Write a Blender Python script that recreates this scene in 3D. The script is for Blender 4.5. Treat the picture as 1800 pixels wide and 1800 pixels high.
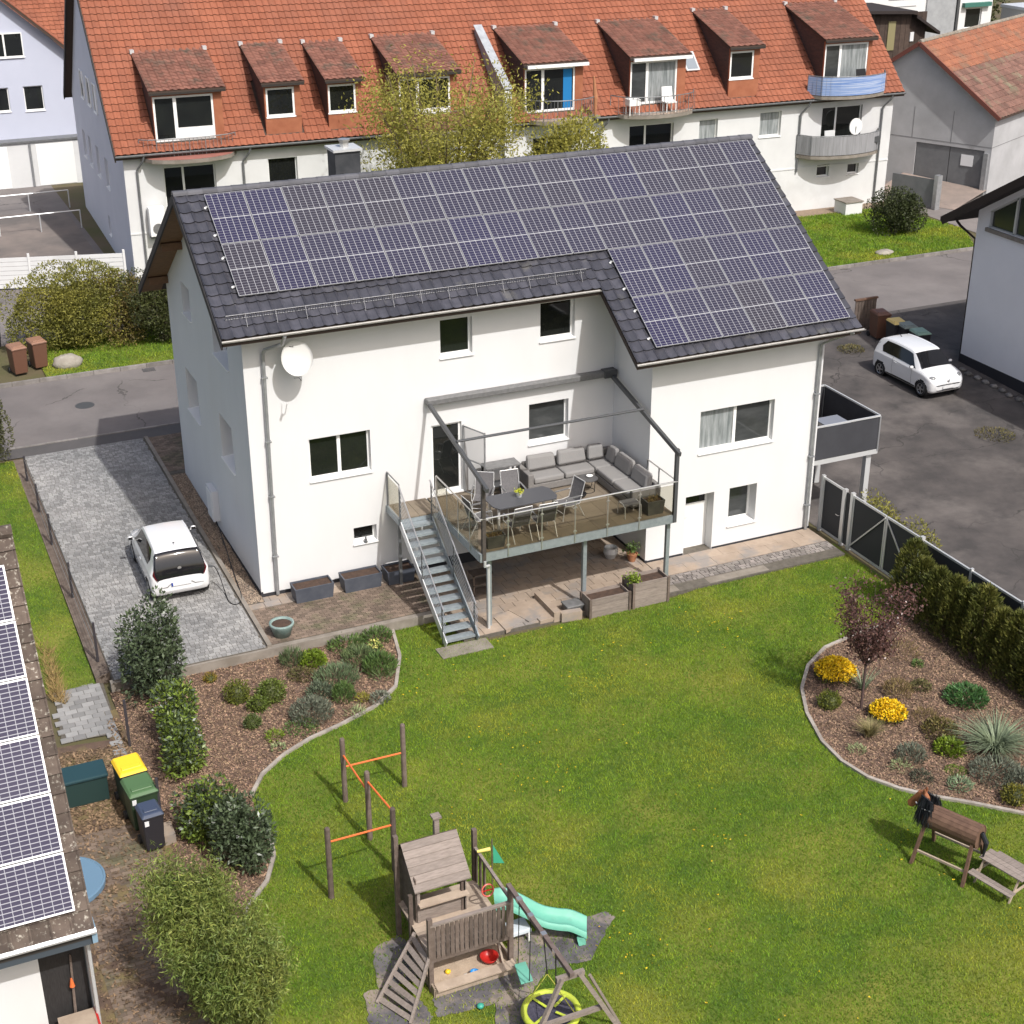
import bpy, bmesh, math, random
import numpy as np
from mathutils import Vector, Matrix
random.seed(7)
RNG = np.random.default_rng(11)
for o in list(bpy.data.objects): bpy.data.objects.remove(o)
SC = bpy.context.scene
COL = SC.collection
R = math.radians

# ------------------------------------------------------------------ camera, sky, sun, exposure
CAM = np.array([-8.970, -36.640, 20.068]); YAW, PITCH, ROLL, FPX = 0.42560, 0.44017, -0.0019, 2662.4
cf = np.array([math.sin(YAW)*math.cos(PITCH), math.cos(YAW)*math.cos(PITCH), -math.sin(PITCH)])
cr = np.array([math.cos(YAW), -math.sin(YAW), 0.0]); cu = np.cross(cr, cf)
cr, cu = math.cos(ROLL)*cr+math.sin(ROLL)*cu, -math.sin(ROLL)*cr+math.cos(ROLL)*cu
cam = bpy.data.cameras.new('camera'); co = bpy.data.objects.new('camera', cam); COL.objects.link(co)
co.matrix_world = Matrix(((cr[0], cu[0], -cf[0], CAM[0]), (cr[1], cu[1], -cf[1], CAM[1]), (cr[2], cu[2], -cf[2], CAM[2]), (0, 0, 0, 1)))
cam.sensor_width = 36.0; cam.sensor_height = 36.0; cam.sensor_fit = 'HORIZONTAL'; cam.lens = 36.0*FPX/1800.0
cam.clip_start = 0.5; cam.clip_end = 1500.0
SC.camera = co
SUN = Vector((0.166, -0.807, 1.0)).normalized()
SUN_EL = math.asin(SUN.z); SUN_AZ = math.atan2(SUN.x, SUN.y)      # azimuth from +Y towards +X
w = bpy.data.worlds.new('World'); SC.world = w; w.use_nodes = True
nt = w.node_tree; nt.nodes.clear()
sky = nt.nodes.new('ShaderNodeTexSky'); sky.sky_type = 'NISHITA'; sky.sun_disc = False
sky.sun_elevation = SUN_EL; sky.sun_rotation = SUN_AZ; sky.air_density = 1.0; sky.dust_density = 4.8; sky.ozone_density = 0.65
bg = nt.nodes.new('ShaderNodeBackground'); bg.inputs['Strength'].default_value = 0.15
wo = nt.nodes.new('ShaderNodeOutputWorld')
nt.links.new(sky.outputs[0], bg.inputs['Color']); nt.links.new(bg.outputs[0], wo.inputs['Surface'])
sl = bpy.data.lights.new('sun', 'SUN'); sl.energy = 3.7; sl.angle = R(0.7); sl.color = (1.0, 0.985, 0.965)
so = bpy.data.objects.new('sun', sl); COL.objects.link(so); so.location = (10, -40, 60)
so.rotation_euler = (-SUN).to_track_quat('-Z', 'Y').to_euler()
SC.view_settings.view_transform = 'Standard'; SC.view_settings.look = 'None'
SC.view_settings.exposure = 0.04; SC.view_settings.gamma = 1.0; SC.view_settings.use_curve_mapping = False
SC.render.resolution_x = 1024; SC.render.resolution_y = 1024

# pixel (1800 px photograph) to a point on a plane of the place
def ray(u, v): return cf+cr*(u-900)/FPX-cu*(v-900)/FPX
def gz(u, v, z=-0.3): d = ray(u, v); return CAM+d*(z-CAM[2])/d[2]
def gy(u, v, y): d = ray(u, v); return CAM+d*(y-CAM[1])/d[1]
def gx(u, v, x): d = ray(u, v); return CAM+d*(x-CAM[0])/d[0]

# ------------------------------------------------------------------ materials
MATS = {}
def mat(name, col, rough=0.65, col2=None, scale=4.0, detail=5.0, metal=0.0, bump=0.0, bscale=60.0, var=0.0, spec=0.4,
        col3=None, scale3=0.6, thr=(0.45, 0.6), trans=0.0, coat=0.0, subs=0.0, stretch=None, hue=0.0, crack=None):
    if name in MATS: return MATS[name]
    m = bpy.data.materials.new(name); m.use_nodes = True; n = m.node_tree.nodes; l = m.node_tree.links
    b = n['Principled BSDF']; b.inputs['Roughness'].default_value = rough; b.inputs['Metallic'].default_value = metal
    b.inputs['Specular IOR Level'].default_value = spec
    if coat: b.inputs['Coat Weight'].default_value = coat; b.inputs['Coat Roughness'].default_value = 0.06
    c4 = (*col, 1.0)
    geo = n.new('ShaderNodeNewGeometry'); pos = geo.outputs['Position']
    if stretch:
        mp = n.new('ShaderNodeMapping'); mp.inputs['Scale'].default_value = stretch; l.new(pos, mp.inputs['Vector']); pos = mp.outputs[0]
    rgb = n.new('ShaderNodeRGB'); rgb.outputs[0].default_value = c4; out = rgb.outputs[0]
    def mix(a, cb, fac):
        x = n.new('ShaderNodeMix'); x.data_type = 'RGBA'; l.new(a, x.inputs['A'])
        x.inputs['B'].default_value = (*cb, 1.0); l.new(fac, x.inputs['Factor']); return x.outputs['Result']
    def noise(sc, det, lo, hi):
        t = n.new('ShaderNodeTexNoise'); t.inputs['Scale'].default_value = sc; t.inputs['Detail'].default_value = det
        t.inputs['Roughness'].default_value = 0.62; l.new(pos, t.inputs['Vector'])
        r = n.new('ShaderNodeMapRange'); r.inputs['From Min'].default_value = lo; r.inputs['From Max'].default_value = hi
        l.new(t.outputs['Fac'], r.inputs['Value']); return r.outputs['Result']
    if col2: out = mix(out, col2, noise(scale, detail, 0.36, 0.64))
    if col3: out = mix(out, col3, noise(scale3, 6.0, thr[0], thr[1]))
    if var or hue:
        oi = n.new('ShaderNodeObjectInfo'); ad = n.new('ShaderNodeMath'); ad.operation = 'ADD'
        l.new(oi.outputs['Random'], ad.inputs[0]); l.new(geo.outputs['Random Per Island'], ad.inputs[1])
        fr = n.new('ShaderNodeMath'); fr.operation = 'FRACT'; l.new(ad.outputs[0], fr.inputs[0])
        mr = n.new('ShaderNodeMapRange'); mr.inputs['To Min'].default_value = 1.0-var; mr.inputs['To Max'].default_value = 1.0+var
        l.new(fr.outputs[0], mr.inputs['Value'])
        hs = n.new('ShaderNodeHueSaturation'); l.new(out, hs.inputs['Color']); l.new(mr.outputs['Result'], hs.inputs['Value'])
        if hue:
            m7 = n.new('ShaderNodeMath'); m7.operation = 'MULTIPLY'; m7.inputs[1].default_value = 7.13; l.new(fr.outputs[0], m7.inputs[0])
            f7 = n.new('ShaderNodeMath'); f7.operation = 'FRACT'; l.new(m7.outputs[0], f7.inputs[0])
            mh = n.new('ShaderNodeMapRange'); mh.inputs['To Min'].default_value = 0.5-hue; mh.inputs['To Max'].default_value = 0.5+hue
            l.new(f7.outputs[0], mh.inputs['Value']); l.new(mh.outputs['Result'], hs.inputs['Hue'])
        out = hs.outputs[0]
    if crack:
        wn = n.new('ShaderNodeTexNoise'); wn.inputs['Scale'].default_value = 1.3; wn.inputs['Detail'].default_value = 6.0; l.new(pos, wn.inputs['Vector'])
        va = n.new('ShaderNodeVectorMath'); va.operation = 'ADD'; l.new(pos, va.inputs[0]); l.new(wn.outputs['Color'], va.inputs[1])
        vo = n.new('ShaderNodeTexVoronoi'); vo.feature = 'DISTANCE_TO_EDGE'; vo.inputs['Scale'].default_value = crack[0]; l.new(va.outputs[0], vo.inputs['Vector'])
        lt = n.new('ShaderNodeMath'); lt.operation = 'LESS_THAN'; lt.inputs[1].default_value = crack[1]; l.new(vo.outputs['Distance'], lt.inputs[0])
        gate = noise(0.22, 2.0, 0.46, 0.54); mm = n.new('ShaderNodeMath'); mm.operation = 'MULTIPLY'; l.new(lt.outputs[0], mm.inputs[0]); l.new(gate, mm.inputs[1])
        out = mix(out, crack[2], mm.outputs[0])
    l.new(out, b.inputs['Base Color'])
    if bump:
        t = n.new('ShaderNodeTexNoise'); t.inputs['Scale'].default_value = bscale; t.inputs['Detail'].default_value = 4.0; l.new(pos, t.inputs['Vector'])
        bp = n.new('ShaderNodeBump'); bp.inputs['Strength'].default_value = bump; bp.inputs['Distance'].default_value = 0.02
        l.new(t.outputs['Fac'], bp.inputs['Height']); l.new(bp.outputs[0], b.inputs['Normal'])
    if subs:                                                    # leaves let light through
        tr = n.new('ShaderNodeBsdfTranslucent'); l.new(out, tr.inputs['Color'])
        ms = n.new('ShaderNodeMixShader'); ms.inputs[0].default_value = subs
        l.new(b.outputs[0], ms.inputs[1]); l.new(tr.outputs[0], ms.inputs[2])
        l.new(ms.outputs[0], n['Material Output'].inputs['Surface'])
    MATS[name] = m; return m

def glassmat(name, tint, refl=0.12):
    m = bpy.data.materials.new(name); m.use_nodes = True; n = m.node_tree.nodes; l = m.node_tree.links; n.remove(n['Principled BSDF'])
    t = n.new('ShaderNodeBsdfTransparent'); t.inputs[0].default_value = (*tint, 1)
    g = n.new('ShaderNodeBsdfGlossy'); g.inputs['Roughness'].default_value = 0.03
    lw = n.new('ShaderNodeLayerWeight'); lw.inputs['Blend'].default_value = refl
    s = n.new('ShaderNodeMixShader'); fm = n.new('ShaderNodeMath'); fm.operation = 'MULTIPLY'; fm.inputs[1].default_value = 0.3; l.new(lw.outputs['Fresnel'], fm.inputs[0]); l.new(fm.outputs[0], s.inputs[0]); l.new(t.outputs[0], s.inputs[1]); l.new(g.outputs[0], s.inputs[2])
    l.new(s.outputs[0], n['Material Output'].inputs['Surface']); MATS[name] = m; return m

def solarmat(name, cw, ch, dark, line, lw, lh, rough=0.25, spec=0.18):
    """cells of a panel in its own object space: x across, y along the slope"""
    m = bpy.data.materials.new(name); m.use_nodes = True; n = m.node_tree.nodes; l = m.node_tree.links
    b = n['Principled BSDF']; b.inputs['Roughness'].default_value = rough; b.inputs['Specular IOR Level'].default_value = spec
    tc = n.new('ShaderNodeTexCoord'); sp = n.new('ShaderNodeSeparateXYZ'); l.new(tc.outputs['Object'], sp.inputs[0])
    def M(op, a, bb=None):
        x = n.new('ShaderNodeMath'); x.operation = op
        for i, q in enumerate((a, bb)):
            if q is None: continue
            if isinstance(q, (int, float)): x.inputs[i].default_value = q
            else: l.new(q, x.inputs[i])
        return x.outputs[0]
    def edge(s, c, wd):
        f = M('FRACT', M('DIVIDE', s, c)); return M('LESS_THAN', M('MINIMUM', f, M('SUBTRACT', 1.0, f)), wd)
    e = M('MAXIMUM', edge(sp.outputs['X'], cw, lw/cw/2), edge(sp.outputs['Y'], ch, lh/ch/2))
    oi = n.new('ShaderNodeObjectInfo'); cr_ = n.new('ShaderNodeValToRGB'); l.new(oi.outputs['Random'], cr_.inputs[0])
    el = cr_.color_ramp.elements; el[0].color = (*dark[0], 1); el[1].color = (*dark[-1], 1)
    for i, d in enumerate(dark[1:-1]):
        x = el.new((i+1)/(len(dark)-1)); x.color = (*d, 1)
    mx = n.new('ShaderNodeMix'); mx.data_type = 'RGBA'; l.new(e, mx.inputs['Factor']); l.new(cr_.outputs[0], mx.inputs['A']); mx.inputs['B'].default_value = (*line, 1)
    l.new(mx.outputs['Result'], b.inputs['Base Color']); MATS[name] = m; return m

def paving(name, colA, colB, bw, bh, ang, mortar):
    """far paving where the stones are too small to tell apart"""
    m = bpy.data.materials.new(name); m.use_nodes = True; n = m.node_tree.nodes; l = m.node_tree.links; b = n['Principled BSDF']
    b.inputs['Roughness'].default_value = 0.85
    g = n.new('ShaderNodeNewGeometry'); mp = n.new('ShaderNodeMapping'); mp.inputs['Rotation'].default_value = (0, 0, ang); l.new(g.outputs['Position'], mp.inputs[0])
    br = n.new('ShaderNodeTexBrick'); br.inputs['Color1'].default_value = (*colA, 1); br.inputs['Color2'].default_value = (*colB, 1)
    br.inputs['Mortar'].default_value = (*mortar, 1); br.inputs['Scale'].default_value = 1.0; br.inputs['Mortar Size'].default_value = 0.008
    br.inputs['Brick Width'].default_value = bw; br.inputs['Row Height'].default_value = bh
    l.new(mp.outputs[0], br.inputs['Vector']); l.new(br.outputs['Color'], b.inputs['Base Color']); MATS[name] = m; return m

W_ = mat('white_render', (0.69, 0.69, 0.685), 0.9, (0.665, 0.664, 0.658), 0.9, stretch=(1, 1, .4), bump=0.12, bscale=90, col3=(0.65, 0.64, 0.62), scale3=0.4, thr=(0.56, 0.85))
WF = mat('white_plastic', (0.82, 0.82, 0.80), 0.35)
WSILL = mat('white_sill', (0.84, 0.84, 0.83), 0.4)
PLINTH = mat('black_plinth', (0.03, 0.03, 0.035), 0.8)
GLASS = mat('window_glass', (0.010, 0.011, 0.011), 0.03, (0.016, 0.018, 0.016), 0.9, spec=0.6)
CURT = mat('curtained_glass', (0.34, 0.36, 0.36), 0.12, (0.16, 0.18, 0.18), 3.0, stretch=(3, 3, .3), spec=0.6)
GREYG = mat('grey_glass', (0.062, 0.066, 0.066), 0.05, (0.035, 0.038, 0.038), 0.9, stretch=(1, 1, 2.5), spec=0.6)
ZINC = mat('zinc', (0.42, 0.43, 0.44), 0.38, (0.34, 0.35, 0.36), 6, metal=0.55)
DZINC = mat('weathered_zinc', (0.20, 0.205, 0.21), 0.5, (0.15, 0.155, 0.16), 6, metal=0.3)
LZINC = mat('pale_metal', (0.62, 0.63, 0.63), 0.4, metal=0.35)
GALV = mat('galvanised_steel', (0.36, 0.40, 0.42), 0.42, (0.29, 0.33, 0.35), 9, metal=0.45)
STAIN = mat('stainless_steel', (0.62, 0.61, 0.59), 0.28, metal=0.8)
ANTH = mat('anthracite_metal', (0.085, 0.088, 0.092), 0.42, metal=0.2)
ANTHL = mat('dusty_anthracite_metal', (0.20, 0.20, 0.20), 0.5, (0.15, 0.15, 0.15), 8, metal=0.2)
TILE = mat('anthracite_tile', (0.048, 0.048, 0.058), 0.33, (0.068, 0.067, 0.08), 3.0, var=0.22, spec=0.55, col3=(0.13, 0.125, 0.11), scale3=1.6, thr=(0.58, 0.8))
RIDGE = mat('ridge_tile', (0.10, 0.10, 0.11), 0.42, (0.075, 0.075, 0.085), 3.0, var=0.18)
SOFF = mat('soffit_wood', (0.22, 0.125, 0.065), 0.7, (0.14, 0.08, 0.042), 5, stretch=(1, 8, 8))
WSOFF = mat('painted_soffit', (0.55, 0.53, 0.49), 0.7)
RED = mat('red_tile', (0.245, 0.08, 0.042), 0.8, (0.295, 0.102, 0.055), 0.8, var=0.085, col3=(0.21, 0.082, 0.052), scale3=0.25, thr=(0.48, 0.75))
REDLIP = mat('dark_red_tile_edge', (0.07, 0.03, 0.022), 0.9)  # darker tone for the front lip face of each red tile
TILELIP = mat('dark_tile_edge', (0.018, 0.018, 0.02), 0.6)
BRED = mat('weathered_tile', (0.19, 0.082, 0.058), 0.85, (0.25, 0.112, 0.078), 2.5, var=0.2, col3=(0.11, 0.082, 0.06), scale3=1.2, thr=(0.52, 0.68))
ORNG = mat('orange_cladding', (0.36, 0.135, 0.07), 0.75, (0.29, 0.10, 0.05), 2.0)
SLATE = mat('dark_slate', (0.06, 0.045, 0.04), 0.7, (0.10, 0.06, 0.05), 3.0, stretch=(1, 1, 4))
ASPH = mat('asphalt', (0.165, 0.147, 0.14), 0.9, (0.14, 0.126, 0.12), 0.7, bump=0.3, bscale=120, crack=(.16, .004, (.085, .077, .072)), col3=(0.20, 0.18, 0.17), scale3=0.25, thr=(0.45, 0.65))
YARD = mat('yard_asphalt', (0.10, 0.088, 0.082), 0.9, (0.055, 0.05, 0.048), 0.7, bump=0.35, bscale=90, crack=(.22, .005, (.05, .045, .042)), col3=(0.155, 0.137, 0.126), scale3=0.4, thr=(0.5, 0.72))
PATCHY = mat('patched_asphalt', (0.10, 0.092, 0.09), 0.9, (0.085, 0.08, 0.078), 1.2, bump=0.3, bscale=120)
KERB = mat('kerb_stone', (0.25, 0.23, 0.215), 0.85, (0.17, 0.155, 0.14), 3, var=0.2)
PAVE = mat('grey_paver', (0.245, 0.242, 0.235), 0.85, (0.205, 0.204, 0.20), 1.0, var=0.26, hue=0.01, col3=(0.33, 0.32, 0.305), scale3=0.35, thr=(0.42, 0.68))
COBB = mat('cobble', (0.25, 0.225, 0.205), 0.9, (0.19, 0.17, 0.155), 2.0, var=0.3, hue=0.01)
PAVEB = mat('brown_paver', (0.195, 0.145, 0.11), 0.9, (0.14, 0.105, 0.08), 2.0, var=0.28, col3=(0.11, 0.10, 0.06), scale3=1.2, thr=(0.5, 0.65))
PAVES = mat('sandstone_slab', (0.37, 0.295, 0.23), 0.9, (0.30, 0.235, 0.18), 2.5, var=0.10, col3=(0.25, 0.225, 0.205), scale3=0.9, thr=(0.5, 0.62))
JOINT = mat('joint_sand', (0.13, 0.115, 0.095), 0.95, (0.09, 0.08, 0.065), 7)
CONC = mat('concrete', (0.27, 0.24, 0.205), 0.9, (0.19, 0.165, 0.135), 2.0, bump=0.2, bscale=50)
SOIL = mat('garden_soil', (0.085, 0.052, 0.036), 0.95, (0.05, 0.032, 0.024), 9, bump=0.8, bscale=45)
MULCH = mat('bark_chip', (0.29, 0.192, 0.125), 0.9, (0.195, 0.127, 0.082), 3.0, var=0.6, hue=0.015)
MULCHB = mat('mulch_ground', (0.165, 0.108, 0.08), 0.95, (0.105, 0.068, 0.05), 8, bump=0.7, bscale=60)
TURF = mat('turf', (0.095, 0.145, 0.014), 0.95, (0.058, 0.105, 0.011), 2.2, bump=0.6, bscale=40, col3=(0.19, 0.195, 0.032), scale3=0.42, thr=(0.46, 0.66))
BLADE = mat('grass_blade', (0.255, 0.37, 0.024), 0.6, (0.13, 0.245, 0.018), 1.7, detail=8.0, var=0.5, hue=0.018, subs=0.4, col3=(0.42, 0.41, 0.045), scale3=0.33, thr=(0.49, 0.70))
STRAW = mat('dry_straw', (0.36, 0.25, 0.10), 0.8, (0.26, 0.18, 0.07), 5, var=0.3)
MOSS = mat('moss', (0.10, 0.10, 0.02), 0.95, (0.16, 0.13, 0.03), 6)
BARK = mat('bark', (0.10, 0.075, 0.055), 0.9, (0.06, 0.045, 0.035), 12, bump=0.6, bscale=50)
LAUREL = mat('laurel_leaf', (0.085, 0.112, 0.058), 0.38, (0.052, 0.075, 0.036), 3, var=0.55, spec=0.55, subs=0.12)
LAURELY = mat('fresh_laurel_leaf', (0.19, 0.25, 0.035), 0.42, (0.11, 0.17, 0.028), 2.5, var=0.5, spec=0.5, subs=0.2)
BAMBOO = mat('bamboo_leaf', (0.23, 0.265, 0.06), 0.55, (0.13, 0.18, 0.04), 1.0, var=0.5, subs=0.3, hue=0.02)
THUJA = mat('thuja_leaf', (0.15, 0.15, 0.03), 0.65, (0.08, 0.095, 0.02), 1.4, var=0.5, subs=0.2, hue=0.015)
BOXW = mat('box_leaf', (0.15, 0.16, 0.02), 0.5, (0.09, 0.115, 0.016), 4, var=0.45, subs=0.2)
HERB = mat('herb_leaf', (0.13, 0.20, 0.05), 0.55, (0.085, 0.15, 0.045), 4, var=0.4, subs=0.25)
BRIGHT = mat('bright_leaf', (0.22, 0.30, 0.03), 0.5, (0.15, 0.225, 0.025), 4, var=0.35, subs=0.3)
LAVEN = mat('lavender_leaf', (0.17, 0.185, 0.135), 0.7, (0.115, 0.13, 0.09), 4, var=0.4, subs=0.15)
BLUEG = mat('blue_grass_blade', (0.26, 0.31, 0.19), 0.55, (0.17, 0.215, 0.13), 4, var=0.35, subs=0.2)
TAN = mat('tan_stem', (0.24, 0.185, 0.075), 0.8, (0.17, 0.12, 0.05), 4, var=0.4, subs=0.15)
PLUM = mat('plum_leaf', (0.105, 0.05, 0.044), 0.55, (0.165, 0.085, 0.07), 3, var=0.5, subs=0.25)
BLOSS = mat('pale_blossom', (0.65, 0.55, 0.52), 0.7)
YELF = mat('yellow_flower', (0.80, 0.57, 0.014), 0.6, (0.74, 0.47, 0.012), 5, var=0.2, subs=0.15)
WILLOW = mat('spring_leaf', (0.38, 0.345, 0.07), 0.6, (0.27, 0.265, 0.05), 1.0, var=0.4, subs=0.35)
FORS = mat('olive_leaf', (0.27, 0.25, 0.05), 0.6, (0.16, 0.165, 0.035), 1.0, var=0.45, subs=0.25)
EVERG = mat('dark_leaf', (0.05, 0.06, 0.017), 0.6, (0.075, 0.085, 0.023), 2.0, var=0.45, subs=0.15)
WOOD = mat('grey_wood', (0.27, 0.225, 0.195), 0.85, (0.20, 0.165, 0.14), 5, var=0.16, stretch=(1, 6, 6), bump=0.25, bscale=40)
WOODD = mat('dark_wood', (0.105, 0.078, 0.062), 0.85, (0.155, 0.12, 0.10), 7, var=0.25, bump=0.3, bscale=40)
WOODB = mat('brown_wood', (0.165, 0.095, 0.062), 0.75, (0.115, 0.065, 0.043), 7, var=0.16)
WOODP = mat('pale_wood', (0.40, 0.32, 0.245), 0.8, (0.32, 0.25, 0.19), 4, var=0.15)
SAND = mat('play_sand', (0.47, 0.37, 0.275), 0.95, (0.38, 0.29, 0.21), 5, bump=0.5, bscale=40)
WHITEP = mat('white_car_paint', (0.74, 0.74, 0.74), 0.22, coat=0.8, spec=0.5)
BLACKP = mat('black_plastic', (0.012, 0.012, 0.013), 0.4)
RUBBER = mat('rubber', (0.02, 0.02, 0.021), 0.7)
CGLASS = mat('car_glass', (0.012, 0.012, 0.014), 0.05, spec=0.7)
ALLOY = mat('alloy', (0.40, 0.40, 0.41), 0.35, metal=0.7)
REDL = mat('red_lamp', (0.10, 0.006, 0.010), 0.2)
LAMP = mat('clear_lamp', (0.34, 0.35, 0.36), 0.12, spec=0.7)
PLATE = mat('number_plate', (0.72, 0.72, 0.72), 0.4)
BLUEP = mat('plate_blue', (0.02, 0.05, 0.30), 0.4)
SOFA = mat('sofa_weave', (0.205, 0.195, 0.185), 0.85, (0.17, 0.162, 0.155), 14)
CUSH = mat('cushion_fabric', (0.235, 0.228, 0.222), 0.9, (0.245, 0.237, 0.228), 4, bump=0.2, bscale=30)
SLING = mat('sling_fabric', (0.145, 0.14, 0.142), 0.8, (0.115, 0.11, 0.112), 20)
ALU = mat('aluminium', (0.68, 0.68, 0.67), 0.32, metal=0.45)
DKTOP = mat('dark_table_top', (0.075, 0.077, 0.085), 0.45)
DECKT = mat('terrace_tile', (0.225, 0.185, 0.135), 0.75, (0.19, 0.155, 0.115), 1.4, var=0.10, stretch=(1, 2, 1))
PLANTG = mat('grey_planter', (0.062, 0.07, 0.09), 0.6, (0.085, 0.093, 0.112), 3.0)
PLANTD = mat('dark_planter', (0.075, 0.075, 0.072), 0.6, (0.11, 0.11, 0.10), 4.0)
FAB = mat('grey_screen_fabric', (0.055, 0.056, 0.063), 0.9, (0.046, 0.047, 0.053), 1.0, spec=0.2)
GPAN = mat('gate_panel', (0.042, 0.043, 0.046), 0.75, spec=0.2)
GFRAME = mat('gate_frame', (0.58, 0.585, 0.58), 0.4, metal=0.4)
ORANGE = mat('orange_paint', (0.72, 0.16, 0.045), 0.5)
TURQ = mat('mint_plastic', (0.125, 0.385, 0.285), 0.5, (0.16, 0.43, 0.325), 2.0, col3=(0.14, 0.31, 0.235), scale3=3.0, thr=(0.55, 0.75))
LIME = mat('lime_plastic', (0.50, 0.58, 0.05), 0.6, (0.42, 0.48, 0.06), 5.0)
BLKROPE = mat('black_rope', (0.02, 0.02, 0.02), 0.8)
YROPE = mat('yellow_rope', (0.55, 0.52, 0.10), 0.7)
REDP = mat('red_plastic', (0.42, 0.02, 0.015), 0.35)
BLUEPL = mat('blue_plastic', (0.02, 0.22, 0.55), 0.35)
YELP = mat('yellow_plastic', (0.85, 0.55, 0.03), 0.4)
GRNP = mat('green_plastic', (0.075, 0.145, 0.062), 0.42)
DGRNP = mat('dark_green_plastic', (0.022, 0.035, 0.022), 0.5)
NAVYP = mat('navy_plastic', (0.045, 0.06, 0.10), 0.4)
BINBK = mat('bin_black', (0.024, 0.023, 0.028), 0.5)
BINBR = mat('bin_brown', (0.135, 0.065, 0.042), 0.5)
BINBRL = mat('bin_brown_lid', (0.26, 0.14, 0.09), 0.5)
LIDPALE = mat('bin_pale_green_lid', (0.20, 0.31, 0.25), 0.4)
PETROL = mat('petrol_plastic', (0.02, 0.055, 0.065), 0.4)
WATER = mat('pond_blue', (0.14, 0.235, 0.33), 0.2)
LICHT = mat('lichen_tile', (0.075, 0.056, 0.045), 0.9, (0.115, 0.088, 0.07), 4.0, var=0.3, col3=(0.36, 0.33, 0.275), scale3=12.0, thr=(0.56, 0.68))
GREYW = mat('grey_concrete_wall', (0.44, 0.44, 0.445), 0.9, (0.36, 0.36, 0.362), 0.6, bump=0.2, bscale=20)
BLUEW = mat('blue_grey_render', (0.50, 0.525, 0.62), 0.9, (0.47, 0.495, 0.59), 0.4)
WHITE2 = mat('old_white_render', (0.66, 0.665, 0.66), 0.9, (0.60, 0.603, 0.598), 0.5, col3=(0.53, 0.53, 0.52), scale3=0.35, thr=(0.55, 0.75))
GABLEW = mat('gable_render', (0.62, 0.63, 0.68), 0.9, (0.58, 0.59, 0.64), 0.4)
RHW = mat('neighbour_render', (0.82, 0.81, 0.82), 0.9, (0.78, 0.77, 0.78), 0.5)
GREYGATE = mat('grey_sheet', (0.17, 0.175, 0.18), 0.6, (0.14, 0.145, 0.15), 2)
BALB = mat('blue_stripe_fabric', (0.10, 0.20, 0.46), 0.8, (0.42, 0.48, 0.60), 3.0, stretch=(0.15, 0.15, 9))
BALG = mat('grey_stripe_fabric', (0.30, 0.30, 0.31), 0.8, (0.22, 0.22, 0.225), 3.0, stretch=(5, 5, .2))
BALR = mat('red_terrace_membrane', (0.33, 0.13, 0.10), 0.8, (0.27, 0.11, 0.085), 2)
BLUECLOTH = mat('blue_curtain', (0.01, 0.17, 0.42), 0.8)
STONE = mat('boulder_stone', (0.36, 0.33, 0.28), 0.9, (0.27, 0.24, 0.20), 4, bump=0.6, bscale=14)
PEB = mat('gravel_stone', (0.30, 0.235, 0.175), 0.85, (0.20, 0.15, 0.115), 4, var=0.5)
MESHG = glassmat('insect_screen', (0.62, 0.62, 0.62), 0.02)
RGLASS = glassmat('railing_glass', (0.80, 0.79, 0.74), 0.10)
FENCEW = glassmat('wire_mesh', (0.80, 0.80, 0.80), 0.02)
TERRA = mat('terracotta', (0.40, 0.18, 0.09), 0.8)
VERD = mat('verdigris_pot', (0.16, 0.24, 0.22), 0.6, (0.26, 0.33, 0.31), 6)
MAT_DARK = mat('rubber_mat', (0.075, 0.07, 0.078), 0.9, (0.15, 0.14, 0.138), 1.6, col3=(0.27, 0.22, 0.175), scale3=1.3, thr=(0.48, 0.62))
SOLAR = solarmat('solar_cells', 0.1705, 0.0855, [(0.033, 0.031, 0.050), (0.032, 0.030, 0.056), (0.030, 0.028, 0.062), (0.034, 0.032, 0.052), (0.038, 0.035, 0.046)], (0.36, 0.36, 0.38), 0.0125, 0.0055)
SOLAR2 = solarmat('poly_solar_cells', 0.165, 0.083, [(0.05, 0.045, 0.075), (0.058, 0.052, 0.082)], (0.33, 0.33, 0.36), 0.012, 0.015, 0.6, 0.1)
FRAMEW = mat('silver_frame', (0.47, 0.47, 0.48), 0.4, metal=0.3)
FRAMEB = mat('bright_frame', (0.86, 0.86, 0.86), 0.35)
# ------------------------------------------------------------------ building helpers
OFF = {}                                                        # object -> world offset its mesh coordinates are given in
def offset_of(p):
    while p.parent is not None: p = p.parent
    return OFF.get(p.name, Vector((0, 0, 0)))
def tag(o, label=None, cat=None, group=None, kind=None):
    if label: o['label'] = label
    if cat: o['category'] = cat
    if group: o['group'] = group
    if kind: o['kind'] = kind
    return o
def thing(name, label, cat, loc=(0, 0, 0), rz=0.0, group=None, local=False):
    o = bpy.data.objects.new(name, None); COL.objects.link(o); o.empty_display_size = 0.2
    o.location = loc; o.rotation_euler = (0, 0, rz)
    OFF[o.name] = Vector((0, 0, 0)) if local else Vector(loc)
    return tag(o, label, cat, group)
def copy_tree(o, parent=None):
    c = o.copy(); COL.objects.link(c); c.parent = parent
    if parent is not None: c.matrix_parent_inverse = o.matrix_parent_inverse.copy()
    for ch in list(o.children): copy_tree(ch, c)
    return c

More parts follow.
